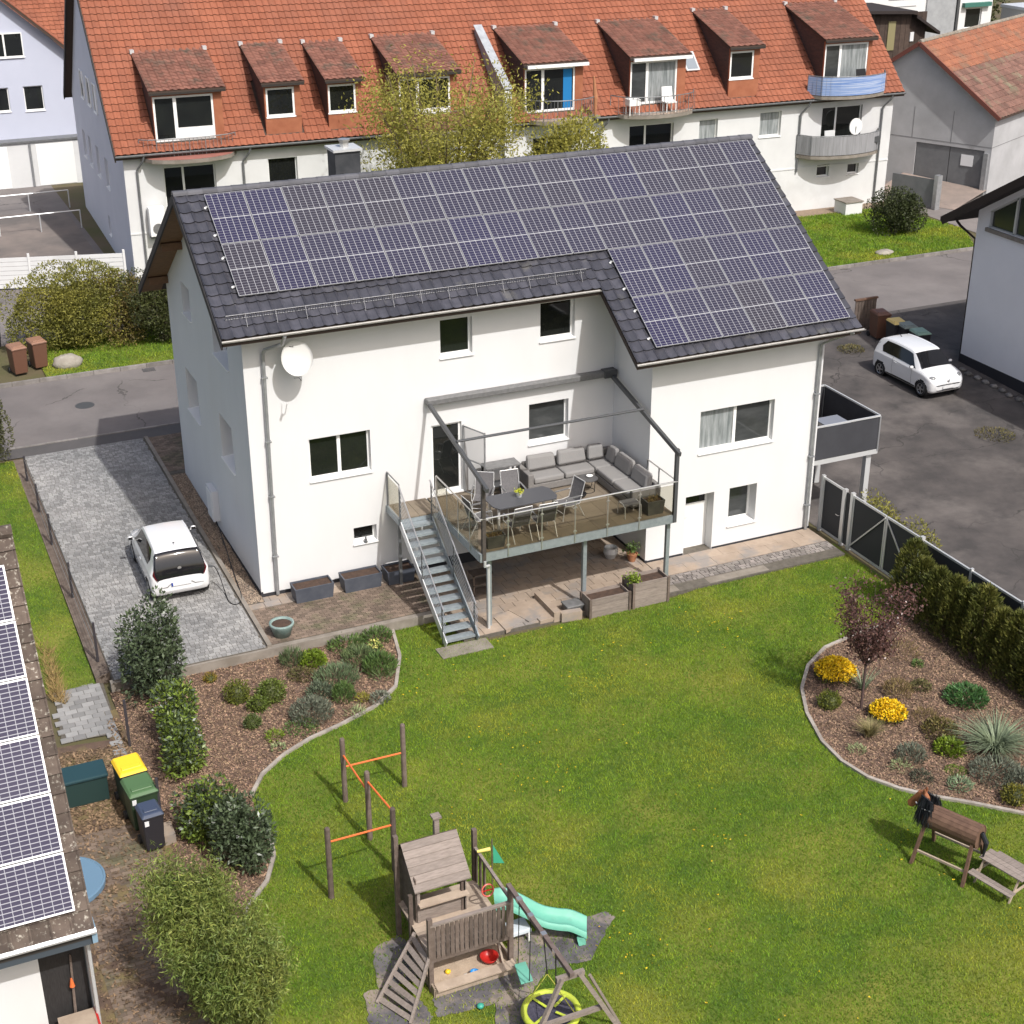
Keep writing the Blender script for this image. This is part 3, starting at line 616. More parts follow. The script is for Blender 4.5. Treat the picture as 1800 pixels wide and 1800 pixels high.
MB().tube([(12.36, -DD+.38, .8), (12.36, -DD+.33, .8), (12.48, -DD+.33, .8)], .012, 6).build('handle', STAIN, fo)
for o in LO: window(house, (0, YG), (0, -1), o, glass=GREYG)
# roof body
mb = MB(); t = .15
def slab(mb, x0, x1, ya, yb, drop=0.0, th=.15):
    a, b = zr(ya)-.02-drop, zr(yb)-.02-drop
    mb.hexa([(x0, ya, a-th), (x1, ya, a-th), (x1, yb, b-th), (x0, yb, b-th), (x0, ya, a), (x1, ya, a), (x1, yb, b), (x0, yb, b)])
slab(mb, -OVL, L1-OVM, -OV, YR); slab(mb, L1-OVM, L2+OVL, -DD-OV, YR); slab(mb, -OVL, L2+OVL, YR, 2*YR+DD+OV)
roof = mb.build('roof', mat('roof_underlay', (0.05, 0.035, 0.028), .8), house)
mb = MB()
for x0, x1, ya, yb in ((-OVL+.03, -.002, -OV+.03, YR), (-OVL+.03, -.002, YR, 2*YR+DD+OV-.03), (L2+.002, L2+OVL-.03, -DD-OV+.03, YR), (L1-OVM+.03, L1-.002, -DD-OV+.03, -OV)):
    n = 5
    for i in range(n):
        a = ya+(yb-ya)*i/n+.006; b = ya+(yb-ya)*(i+1)/n-.006
        q = MB(); slab(q, x0, x1, a, b, .152, .02); q.build('soffit_board', SOFF, roof)
mb = MB()
for x0, x1, ya, yb in ((0, L1-OVM, -OV+.02, -.004), (L1, L2, -DD-OV+.02, -DD-.004)): slab(mb, x0, x1, ya, yb, .156, .018)
mb.build('eave_boards', WSOFF, roof)
for y in (-.25, 3.43, 6.1, 8.6):
    MB().box(-OVL+.08, 0.0, y-.08, y+.08, zr(y)-.42, zr(y)-.20).build('purlin', mat('purlin_wood', (.17, .09, .045), .7, (.11, .06, .03), 5), roof)
mb = MB()
for ya, yb in ((-OV, YR), (YR, 2*YR+DD+OV)):
    a, b = zr(ya), zr(yb); mb.hexa([(-OVL-.03, ya, a-.24), (-OVL+.02, ya, a-.24), (-OVL+.02, yb, b-.24), (-OVL-.03, yb, b-.24), (-OVL-.03, ya, a-.0), (-OVL+.02, ya, a-.0), (-OVL+.02, yb, b-.0), (-OVL-.03, yb, b-.0)])
mb.build('verge_board', mat('verge_slate', (.03, .028, .03), .6), roof)
# tiles: slope coordinate s measured from the ridge
PT = (YR-3.172)/CT
def covered(x0, x1, s0, s1):
    m_ = .12
    if x0 > .098+m_ and x1 < 17.06-m_ and s0 > PT+m_ and s1 < PT+3.56-m_-.1: return True
    return x0 > 10.70+m_ and x1 < 17.06-m_ and s0 > PT+m_ and s1 < PT+7.14-m_-.1
prof = [(0.0, .026), (.09, .05), (.20, .03), (.36, .004), (.62, .0), (.84, .012), (1.0, .026)]
sl1 = (YR+OV)/CT; nv1 = 14; dv1 = sl1/nv1; nu1 = 36; du1 = (L1-OVM+OVL)/nu1
V = (0, CT, ST)
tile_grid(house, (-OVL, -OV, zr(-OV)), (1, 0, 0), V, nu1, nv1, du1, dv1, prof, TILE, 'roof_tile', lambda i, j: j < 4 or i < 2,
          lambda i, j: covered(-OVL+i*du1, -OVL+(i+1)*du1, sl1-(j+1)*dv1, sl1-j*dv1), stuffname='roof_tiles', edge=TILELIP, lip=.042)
sl2 = (YR+DD+OV)/CT; nv2 = 21; dv2 = sl2/nv2; nu2 = 24; du2 = (L2+OVL-(L1-OVM))/nu2; X2 = L1-OVM
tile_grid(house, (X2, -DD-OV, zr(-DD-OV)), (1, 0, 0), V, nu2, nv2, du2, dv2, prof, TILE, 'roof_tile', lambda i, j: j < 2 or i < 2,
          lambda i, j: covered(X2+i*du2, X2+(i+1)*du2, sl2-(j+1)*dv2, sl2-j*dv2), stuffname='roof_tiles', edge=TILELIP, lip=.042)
tile_grid(house, (L2+OVL, 2*YR+DD+OV, zr(2*YR+DD+OV)), (-1, 0, 0), (0, -CT, ST), 60, 21, (L2+2*OVL)/60, dv2, prof, TILE, 'roof_tile', lambda i, j: False, stuffname='roof_tiles')
for i in range(45):
    x = -OVL+i*(L2+2*OVL)/45; d = (L2+2*OVL)/45; q = MB(); z = zr(YR)+.03; k = 6; vs = []
    for xx, gr in ((x-.01, .012), (x+d+.03, 0)):
        for a in range(k+1): an = math.pi*a/k; vs.append((xx, YR-math.cos(an)*(.125+gr), z-.05+math.sin(an)*(.115+gr)))
    q.add(vs, [(a, a+1, k+2+a, k+1+a) for a in range(k)]+[tuple(range(k+1)), tuple(range(2*k+1, k, -1))]); q.build('ridge_tile', RIDGE, house)
# gutters and downpipes
mb = MB()
def gutter(mb, x0, x1, y, z, r=.07, dx=True):
    pr = [(-r, 0), (-r*.9, -r*.5), (-r*.5, -r*.9), (0, -r), (r*.5, -r*.9), (r*.9, -r*.5), (r, 0), (r*.8, 0), (0, -r*.75), (-r*.8, 0)]
    mb.extrude([(x0, y+a, z+b) for a, b in pr], (x1-x0, 0, 0))
gutter(mb, -OVL, L1-OVM, -OV-.05, zr(-OV)-.015, .052); mb.build('gutter', mat('gutter_zinc', (.40, .385, .36), .45, (.32, .31, .29), 5, metal=.3), house)
mb = MB(); gutter(mb, L1-OVM, L2+OVL+.1, -DD-OV-.05, zr(-DD-OV)-.015, .052); mb.build('gutter', MATS['gutter_zinc'], house)
mb = MB(); mb.tube([(.95, -OV-.04, zr(-OV)-.08), (.9, -.62, 7.45), (.56, -.2, 7.22), (.52, -.09, 7.05), (.44, -.09, .3), (.44, -.09, .05)], .052, 10)
for z in (1.2, 3.0, 4.6, 6.4): mb.box(.37+.012*z, .52+.012*z, -.15, -.0, z, z+.04)
mb.build('downpipe', ZINC, house, smooth=False)
xr = L2-.18; mb = MB(); mb.tube([(L2+.4, -DD-OV-.04, zr(-DD-OV)-.08), (L2+.05, -DD-.4, 6.0), (xr, -DD-.09, 5.75), (xr, -DD-.09, -.2)], .05, 10)
for z in (.6, 2.2, 4.2): mb.box(xr-.08, xr+.08, -DD-.15, -DD, z, z+.04)
mb.build('downpipe', ZINC, house)
# snow guard
sg = -OV+.50; zz = zr(sg)
mb = MB(); x0, x1 = -.42, 9.75
def up(y, h): return (y-ST*h, zr(y)+CT*h)
for h in (.20, .05): a = up(sg, h); mb.tube([(x0, a[0], a[1]), (x1, a[0], a[1])], .012, 6)
n = 150
for i in range(n+1):
    x = x0+(x1-x0)*i/n; a = up(sg, .05); b = up(sg, .20); mb.beam((x, *a), (x, *b), .017, .017, (1, 0, 0))
for i in range(13):
    x = x0+.5+i*.79; a = up(sg, .22); b = up(sg-.25, .03); c = up(sg+.15, .03); mb.beam((x, *a), (x, *b), .02, .012, (1, 0, 0)); mb.beam((x, *a), (x, *c), .02, .012, (1, 0, 0))
mb.build('snow_guard', mat('guard_zinc', (.24, .24, .25), .5, (.19, .19, .2), 8, metal=.3), house)
# chimney behind the ridge
ch = MB().box(4.3, 5.05, 4.75, 5.45, 8.6, 11.0).build('chimney', mat('slate_cladding', (.035, .038, .042), .6, (.06, .062, .066), 3), house)
MB().box(4.24, 5.11, 4.69, 5.51, 11.0, 11.07).build('chimney_cap', LZINC, ch)
MB().lathe([(.13, 0), (.13, .16), (.17, .17), (.17, .22)], (4.7, 5.1, 11.07), 12).build('flue', STAIN, ch)
# solar array
sa = thing('solar_array', 'roof solar array of portrait panels stepping down over the right wing of the white house', 'solar panels', (8, 0, 8))
PW_, PH_ = 1.06, 1.78
fr_me = MB(); a, b = 1.036, 1.756; e = .011; hgt = .035
for x0, x1, y0, y1 in ((0, a, 0, e), (0, a, b-e, b), (0, e, e, b-e), (a-e, a, e, b-e)): fr_me.box(x0, x1, y0, y1, -hgt, 0)
frm = fr_me.mesh('panel_frame'); frm.materials.append(FRAMEW)
gl = MB(); gl.quad((e, e, -.004), (a-e, e, -.004), (a-e, b-e, -.004), (e, b-e, -.004)); glm = gl.mesh('panel_glass'); glm.materials.append(SOLAR)
md = MB().quad((e, b/2-.010, -.0025), (a-e, b/2-.010, -.0025), (a-e, b/2+.010, -.0025), (e, b/2+.010, -.0025)).mesh('centre_bar'); md.materials.append(FRAMEW)
bk = MB().quad((0, 0, -.034), (0, b, -.034), (a, b, -.034), (a, 0, -.034)).mesh('panel_back'); bk.materials.append(BLACKP)
Bm = Matrix(((1, 0, 0, 0), (0, CT, -ST, 0), (0, ST, CT, 0), (0, 0, 0, 1)))
def solar(parent, fm, gm, mm, bm, p, B, rnd=0):
    f = place(fm, 'solar_panel', None, parent, Matrix.Translation(p) @ B)
    for nm, me in (('glass', gm), ('centre_bar', mm), ('back_sheet', bm)):
        if me is None: continue
        c = bpy.data.objects.new(nm, me); COL.objects.link(c); c.parent = f
    return f
for r_ in range(4):
    for c in range(16):
        if r_ > 1 and c < 10: continue
        s = (r_+1)*PH_-.012; solar(sa, frm, glm, md, bk, Vector((.098+c*PW_+.009, 3.172-s*CT, 10.574-s*ST)), Bm)
mb = MB()
for r_ in range(4):
    x0 = .05 if r_ < 2 else 10.64
    for f in (.22, .78):
        s = (r_+f)*PH_; y, z = 3.172-s*CT+ST*.07, 10.574-s*ST-CT*.07; mb.beam((x0, y, z), (17.1, y, z), .04, .04)
mb.build('mounting_rail', LZINC, sa)
for r_, x in ((0, .03), (1, .03), (2, 10.62), (3, 10.62)):
    for f in (.25, .8):
        s = (r_+f)*PH_; MB().blob((x, 3.172-s*CT+.04, 10.574-s*ST-.05), .035, .035, .035, 8, 5).build('rail_end_cap', WF, sa)
# satellite dish
dsh = thing('satellite_dish', 'round white satellite dish under the eave of the white house', 'satellite dish', (1.25, 0, 6.8))
dn = Vector((-.10, -.90, .32)).normalized(); dx = dn.cross(Vector((0, 0, 1))).normalized(); dy = dx.cross(dn).normalized(); dc = Vector((1.28, -.62, 7.02))
mb = MB(); k = 28; rings = 6; vs = []
for side in (0, 1):
    for i in range(rings+1):
        rr = .43*i/rings; dep = .07*(1-(rr/.43)**2)+(.012 if side else 0)
        for a in range(k): an = 2*math.pi*a/k; vs.append(dc+dx*rr*.96*math.cos(an)+dy*rr*1.08*math.sin(an)-dn*dep)
fs = []
for side in (0, 1):
    b0 = side*(rings+1)*k
    for i in range(rings):
        for a in range(k):
            q = (b0+i*k+a, b0+i*k+(a+1) % k, b0+(i+1)*k+(a+1) % k, b0+(i+1)*k+a); fs.append(q if side else q[::-1])
m_ = (rings+1)*k; fs += [(rings*k+a, rings*k+(a+1) % k, m_+rings*k+(a+1) % k, m_+rings*k+a) for a in range(k)]
mb.add(vs, fs); mb.build('reflector', mat('dish_white', (.58, .575, .55), .55), dsh, smooth=True)
mb = MB(); tip = dc+dn*.42-dy*.50+dx*.05; mb.tube([dc-dy*.5+dn*.02, dc-dy*.58+dn*.2, tip], .014, 6); mb.tube([dc-dy*.5+dx*.14+dn*.02, tip], .009, 6); mb.build('feed_arm', ANTH, dsh)
mb = MB(); mb.tube([tip-dn*.06, tip+dn*.10], .034, 10); mb.build('receiver', ANTHL, dsh)
mb = MB(); mb.tube([dc-dn*.08, (1.28, -.30, 7.02), (1.28, -.02, 7.02)], .025, 8); mb.box(1.17, 1.39, -.03, 0, 6.9, 7.14); mb.build('wall_bracket', LZINC, dsh)
mb = MB()                                                        # small dark lettering on the rim
for i, (w1, h1) in enumerate(((.02, .035), (.03, .022), (.018, .03), (.03, .026), (.022, .034), (.028, .03))):
    o = dc+dx*(.06+i*.040)+dy*(.29+.007*i)-dn*.028; mb.hexa([o+dx*a_+dy*b_+dn*c_ for c_ in (.0, .004) for a_, b_ in ((0, 0), (w1, 0), (w1, h1), (0, h1))])
mb.build('lettering', BLACKP, dsh)
# meter cabinet on the side wall
mc = thing('charging_cabinet', 'white wall cabinet on the side of the house above the gravel strip', 'cabinet', (0, 4.75, .6))
MB().box(-.20, 0, 4.35, 5.05, .45, 1.45).build('housing', mat('cabinet_grey', (.60, .61, .63), .5), mc, bevel=.01); MB().box(-.212, -.2, 4.42, 4.98, .52, 1.38).build('door', WF, mc)
# ------------------------------------------------------------------ raised terrace
DZ = 2.10; DX0, DX1, DY0 = 4.95, 10.86, -3.92
ter = thing('raised_terrace', 'raised steel terrace with glass balustrade on the back of the white house', 'terrace', (7.9, -2, -.3))
nx, ny = 10, 7; tx = (DX1-DX0-.06)/nx; ty = (-DY0-.06)/ny
for i in range(nx):
    for j in range(ny):
        x = DX0+.03+i*tx; y = DY0+.03+j*ty
        if x+tx > L1: continue
        MB().box(x+.003, x+tx-.003, y+.003, y+ty-.003, DZ-.04, DZ+random.uniform(-.001, .001)).build('floor_tile', DECKT, ter)
for i in range(2):
    for j in range(2): MB().box(3.80+i*.57, 4.36+i*.57, -1.0+j*.5, -.505+j*.5, DZ-.04, DZ).build('floor_tile', DECKT, ter)
mb = MB(); mb.box(DX0-.02, DX1, DY0-.03, DY0+.03, DZ-.24, DZ-.0); mb.build('edge_beam', GALV, ter)
mb = MB(); mb.box(DX0-.03, DX0+.03, DY0+.03, -1.0, DZ-.24, DZ-.0); mb.box(3.74, 3.80, -1.02, 0, DZ-.2, DZ); mb.build('edge_beam', GALV, ter)
mb = MB()
for x in (6.2, 7.6, 9.0, 10.4): mb.box(x-.04, x+.04, DY0+.03, -.02, DZ-.2, DZ-.05)
mb.box(3.8, DX1, -.12, -.02, DZ-.2, DZ-.05); mb.box(3.8, DX0, -1.0, -.9, DZ-.2, DZ-.05); mb.build('joists', GALV, ter)
for x in (5.28, 8.13, 10.74):
    p = MB(); p.box(x-.055, x+.055, -3.76, -3.65, -.3, DZ-.24); p.box(x-.09, x+.09, -3.8, -3.61, DZ-.26, DZ-.235); p.box(x-.1, x+.1, -3.81, -3.6, -.3, -.22); p.build('post', GALV, ter)
p = MB(); p.box(3.76, 3.84, -.92, -.84, -.02, DZ-.2); p.build('post', DZINC, ter)
mb = MB(); mb.tube([(5.05, -3.98, DZ-.2), (5.05, -3.98, DZ-.36), (5.20, -3.9, DZ-.40), (5.20, -3.86, DZ-.5), (5.20, -3.86, -.3)], .04, 8); mb.build('downpipe', LZINC, ter)
RT = 3.12
# handrail and glass
mb = MB(); mb.tube([(DX0+.0, -.86, RT), (DX0-.02, DY0-.04, RT), (DX1-.03, DY0-.04, RT)], .024, 8); mb.build('handrail', STAIN, ter)
posts = [DX0+.78+i*.985 for i in range(5)]
for x in posts:
    q = MB(); q.box(x-.012, x+.012, DY0-.055, DY0-.03, DZ-.20, RT-.02); q.box(x-.05, x+.05, DY0-.062, DY0-.045, DZ+.12, DZ+.16); q.box(x-.05, x+.05, DY0-.062, DY0-.045, RT-.2, RT-.16); q.build('baluster', STAIN, ter)
ed = [DX0+.05]+posts+[DX1-.05]
for a, b in zip(ed, ed[1:]): MB().box(a+.03, b-.03, DY0-.05, DY0-.042, DZ+.03, RT-.08).build('glass_panel', RGLASS, ter)
ys_ = [-1.7, -2.5, -3.3]
for y in ys_: MB().box(DX0-.05, DX0-.025, y-.012, y+.012, DZ-.15, RT-.02).build('baluster', STAIN, ter)
ed = [-.95]+ys_+[DY0+.02]
for a, b in zip(ed, ed[1:]): MB().box(DX0-.042, DX0-.034, b+.03, a-.03, DZ+.03, RT-.08).build('glass_panel', RGLASS, ter)
q = MB(); q.box(DX0-.03, DX0+.02, -.88, -.84, DZ-.1, RT); q.build('baluster', STAIN, ter)
# right hand railing with thin rods
mb = MB(); mb.tube([(DX1-.03, DY0-.02, RT), (DX1-.03, -2.25, RT)], .02, 8); mb.build('handrail', STAIN, ter)
for y in (-2.3, -2.95): MB().box(DX1-.05, DX1-.02, y-.015, y+.015, DZ, RT).build('baluster', DZINC, ter)
# landing rail at the stair head
mb = MB(); mb.tube([(3.80, -.04, RT), (3.80, -.98, RT), (3.80, -.98, DZ)], .02, 8); mb.box(3.78, 3.82, -.06, -.03, DZ-.1, RT); mb.build('handrail', DZINC, ter)
MB().box(3.79, 3.80, -.92, -.1, DZ+.05, RT-.1).build('glass_panel', RGLASS, ter)

# steel stair
stc = thing('steel_staircase', 'steep galvanised steel staircase from terrace down to the lawn', 'staircase', (4.2, -4.2, -.3))
SX0, SX1 = 3.78, 4.70; SY0, SY1 = -1.02, -4.28; n = 14; z0 = -.3
for i in range(n-1):
    f = (i+1)/n; z = DZ-(DZ-z0)*f; y = SY0+(SY1-SY0)*(i+.5)/n*1.04
    q = MB(); q.box(SX0+.03, SX1-.03, y-.13, y+.12, z-.018, z); q.box(SX0+.03, SX1-.03, y-.135, y-.125, z-.06, z+.004); q.build('tread', GALV, stc)
for x in (SX0, SX1):
    MB().beam((x, SY0+.02, DZ-.12), (x, SY1-.02, z0+.12), .03, .22).build('stringer', LZINC if x == SX0 else GALV, stc)
    mb = MB(); h = .92
    for k in range(1, 6):
        hh = .12+k*.135; mb.tube([(x, SY0-.05, DZ+hh), (x, SY1-.0, z0+hh+.07)], .008, 5)
    mb.build('infill_rods', STAIN, stc)
    MB().tube([(x, SY0+.02, DZ+h+.08), (x, SY1+.12, z0+h+.17)], .021, 8).build('handrail', STAIN, stc)
    for f in (.02, .5, .93):
        y = SY0+(SY1-SY0)*f; z = DZ-(DZ-z0)*f; MB().box(x-.015, x+.015, y-.02, y+.02, z-.12, z+h+.06).build('baluster', DZINC, stc)
MB().box(3.5, 4.95, -4.75, -4.2, -.38, -.27).build('foot_slab', CONC, stc)

# awning frame over the terrace
aw = thing('awning_frame', 'grey awning frame with retracted cassette above the terrace', 'awning', (7.9, -2, 3.6))
MB().box(4.98, 10.80, -.26, -.02, 4.95, 5.13).build('cassette', ANTHL, aw, bevel=.03)
MB().box(10.45, 10.86, -.30, -.02, 4.93, 5.16).build('drive_housing', ANTH, aw, bevel=.02)
for x in (5.05, 10.72):
    MB().beam((x, -.2, 4.98), (x, -4.20, 4.02), .085, .12).build('guide_rail', ANTH, aw)
MB().tube([(5.05, -2.15, 4.62), (10.72, -2.15, 4.62)], .04, 8).build('front_bar', ANTH, aw)
for x in (5.04, 10.80): MB().box(x-.05, x+.05, -3.98, -3.88, DZ-.22, 4.08).build('support_post', ANTH if x > 6 else mat('weathered_post', (.085, .07, .06), .6, (.05, .045, .04), 8), aw)

# open insect screen beside the door
sc = thing('screen_door', 'insect screen door standing open beside the terrace door', 'screen door', (6.12, -.3, DZ))
mb = MB(); a, b = (6.12, -.05), (6.42, -.86)
for z in (DZ+.02, DZ+1.05, DZ+2.02): mb.beam((*a, z), (*b, z), .03, .035)
for q in (a, b): mb.box(q[0]-.02, q[0]+.02, q[1]-.02, q[1]+.02, DZ+.01, DZ+2.05)
mb.build('frame', ZINC, sc)
MB().quad((*a, DZ+.03), (*b, DZ+.03), (*b, DZ+2.0), (*a, DZ+2.0)).build('mesh', MESHG, sc)

# corner sofa
so_ = thing('corner_sofa', 'grey L-shaped outdoor sofa in the corner of the terrace', 'sofa', (9.5, -1, DZ))
Z = DZ
def rounded(mb_, name, m, par, b=.03): return mb_.build(name, m, par, bevel=b)
rounded(MB().box(7.72, 10.75, -.98, -.12, Z+.03, Z+.24), 'base', SOFA, so_, .02)
rounded(MB().box(9.86, 10.75, -3.02, -1.0, Z+.03, Z+.24), 'base', SOFA, so_, .02)
rounded(MB().box(7.70, 7.88, -1.0, -.12, Z+.05, Z+.58), 'armrest', SOFA, so_, .03)
rounded(MB().box(9.86, 10.77, -3.2, -3.03, Z+.05, Z+.58), 'armrest', SOFA, so_, .03)
rounded(MB().box(7.9, 10.77, -.22, -.06, Z+.24, Z+.62), 'back_panel', SOFA, so_, .03)
rounded(MB().box(10.64, 10.78, -3.02, -.24, Z+.24, Z+.62), 'back_panel', SOFA, so_, .03)
for x0, x1, y0, y1 in ((7.90, 8.86, -1.0, -.24), (8.88, 9.84, -1.0, -.24), (9.86, 10.62, -1.0, -.24), (9.86, 10.62, -2.0, -1.02), (9.86, 10.62, -3.02, -2.02)):
    rounded(MB().box(x0+.005, x1-.005, y0+.005, y1-.005, Z+.25, Z+.43), 'seat_cushion', CUSH, so_, .05)
for x0, x1 in ((7.92, 8.84), (8.9, 9.82), (9.88, 10.42)):
    q = MB(); q.hexa([(x0, -.5, Z+.44), (x1, -.5, Z+.44), (x1, -.28, Z+.44), (x0, -.28, Z+.44), (x0+.03, -.40, Z+.88), (x1-.03, -.40, Z+.86), (x1-.03, -.22, Z+.86), (x0+.03, -.22, Z+.88)]); rounded(q, 'back_cushion', CUSH, so_, .07)
for y0, y1 in ((-1.0, -.52), (-1.98, -1.06), (-2.98, -2.06)):
    q = MB(); q.hexa([(10.38, y0, Z+.44), (10.62, y0, Z+.44), (10.62, y1, Z+.44), (10.38, y1, Z+.44), (10.46, y0+.03, Z+.86), (10.66, y0+.03, Z+.88), (10.66, y1-.03, Z+.88), (10.46, y1-.03, Z+.86)]); rounded(q, 'back_cushion', CUSH, so_, .07)
# coffee table
ct = thing('coffee_table', 'small round wire coffee table in front of the corner sofa', 'table', (9.35, -1.55, DZ))
MB().lathe([(.27, 0), (.28, .008), (.28, .02), (.27, .025)], (9.35, -1.5, Z+.38), 24).build('table_top', mat('smoked_top', (.09, .088, .088), .3), ct)
mb = MB()
for k in range(4):
    an = .4+k*math.pi/2; mb.tube([(9.35+.26*math.cos(an), -1.5+.26*math.sin(an), Z+.38), (9.35+.20*math.cos(an+.3), -1.5+.20*math.sin(an+.3), Z+.01)], .009, 6)
mb.tube([(9.35+.2*math.cos(t_), -1.5+.2*math.sin(t_), Z+.01) for t_ in np.linspace(0, 2*math.pi, 17)[:-1]], .009, 6, closed=True); mb.build('wire_legs', BLACKP, ct)
ob = thing('dark_bowl', 'dark round bowl on the terrace floor beside the coffee table', 'bowl', (8.95, -1.75, DZ))
MB().lathe([(.10, 0), (.19, .05), (.21, .10), (.19, .10), (.1, .03)], (8.95, -1.75, Z), 18).build('bowl', BLACKP, ob, smooth=True)
dsh2 = thing('white_dish', 'small white dish on the round coffee table', 'dish', (9.4, -1.45, DZ+.4))
MB().lathe([(.04, 0), (.08, .02), (.10, .045), (.085, .04), (.03, .012)], (9.42, -1.45, Z+.406), 16).build('dish', WF, dsh2, smooth=True)
# dining table
dt = thing('dining_table', 'long dark grey garden dining table on the terrace', 'table', (6.75, -2.65, DZ))
TX0, TX1, TY0, TY1 = 5.80, 7.72, -3.02, -2.12
q = MB(); q.extrude([(TX0+.12, TY0, Z+.71), (TX1-.12, TY0, Z+.71), (TX1, TY0+.2, Z+.71), (TX1, TY1-.2, Z+.71), (TX1-.12, TY1, Z+.71), (TX0+.12, TY1, Z+.71), (TX0, TY1-.2, Z+.71), (TX0, TY0+.2, Z+.71)], (0, 0, .025)); q.build('table_top', DKTOP, dt)
MB().box(TX0+.12, TX1-.12, TY0+.12, TY1-.12, Z+.64, Z+.705).build('apron', ALU, dt)
for x in (TX0+.14, TX1-.14):
    for y in (TY0+.14, TY1-.14): MB().box(x-.03, x+.03, y-.03, y+.03, Z, Z+.65).build('leg', ALU, dt)
fb = thing('flower_pot', 'grey pot of yellow-green flowers on the dining table', 'flower pot', (6.7, -2.5, DZ+.735))
MB().lathe([(.07, 0), (.10, .13), (.105, .14), (.09, .13)], (6.72, -2.5, Z+.736), 16).build('pot', LZINC, fb)
P = RNG.normal(0, .05, (160, 3))*np.array([1.2, 1.2, .5])+np.array([6.72, -2.5, Z+.90]); np_mesh('blossoms', leaf_quads(P, RNG.normal(size=(160, 3)), .05, .035), 4, mat('lime_flower', (.52, .50, .02), .6, (.30, .36, .03), 6, var=.3), fb)
# sling chairs
def chair(loc, rz, label):
    c = thing('garden_chair', label, 'chair', (*loc, DZ), rz, 'sling chairs round the dining table', local=True)
    q = MB(); w_ = .26; k = 6
    seat = [(-.25, .43), (-.1, .405), (.1, .41), (.23, .43)]; back = [(-.25, .43), (-.31, .60), (-.37, .80), (-.42, 1.02)]
    for pr, nm in ((seat, 'seat'), (back, 'backrest')):
        m_ = MB(); n_ = len(pr)
        m_.add([(x, y, z) for y, z in pr for x in (-w_+.02, w_-.02)]+[(x, y+.0, z-.012) for y, z in pr for x in (-w_+.02, w_-.02)],
               [(2*i, 2*i+1, 2*i+3, 2*i+2) for i in range(n_-1)]+[(2*n_+2*i+2, 2*n_+2*i+3, 2*n_+2*i+1, 2*n_+2*i) for i in range(n_-1)]); m_.build(nm, SLING, c)
    for s in (-1, 1):
        m_ = MB(); m_.tube([(s*w_, .30, .0), (s*w_, .24, .43), (s*w_, .0, .40), (s*w_, -.25, .43), (s*w_, -.42, 1.03)], .013, 6); m_.tube([(s*w_, -.42, .0), (s*w_, -.20, .42)], .013, 6)
        m_.tube([(s*(w_+.02), .24, .43), (s*(w_+.03), .22, .64), (s*(w_+.03), -.32, .66)], .013, 6); m_.build('side_frame', ALU, c)
        MB().box(s*(w_+.03)-.025, s*(w_+.03)+.025, -.25, .2, .65, .675).build('armrest', ANTHL, c)
    MB().tube([(-w_, -.42, 1.03), (w_, -.42, 1.03)], .013, 6).build('top_rail', ALU, c)
    MB().tube([(-w_, .27, .22), (w_, .27, .22)], .011, 6).build('stretcher', ALU, c)
    return c
chair((6.25, -3.35), 0.05, 'sling chair tucked under the dining table on the glass balustrade side, nearer the stairs')
chair((7.0, -3.40), -0.05, 'sling chair tucked under the dining table on the glass balustrade side, nearer the sofa')
chair((8.05, -2.75), 1.72, 'sling chair at the sofa end of the dining table')
chair((5.5, -2.6), -1.5, 'sling chair at the stair end of the dining table')
chair((6.9, -1.75), 3.05, 'sling chair on the house side of the dining table, beside the console')
chair((6.05, -1.55), 2.6, 'high-backed sling chair near the terrace door, drawn back from the dining table')
# console by the wall
cs = thing('console_table', 'dark console table with shelf standing against the house wall', 'table', (7, -.4, DZ))
MB().box(6.55, 7.62, -.68, -.18, Z+.80, Z+.84).build('table_top', ANTHL, cs)
for x in (6.58, 7.54):
    for y in (-.66, -.25): MB().box(x, x+.05, y, y+.05, Z, Z+.80).build('leg', ANTH, cs)
MB().box(6.6, 7.57, -.64, -.22, Z+.22, Z+.25).build('shelf', ANTH, cs)
gr = thing('table_grill', 'black kettle grill under the console table', 'grill', (7.0, -.9, DZ))
MB().lathe([(.08, .0), (.24, .10), (.29, .22), (.29, .26), (.2, .26)], (7.1, -1.0, Z+.05), 18).build('kettle', BLACKP, gr, smooth=True)
for k in range(3): MB().tube([(7.1+.15*math.cos(k*2.1), -1+.15*math.sin(k*2.1), Z+.12), (7.1+.22*math.cos(k*2.1), -1+.22*math.sin(k*2.1), Z)], .012, 6).build('leg', ALU, gr)
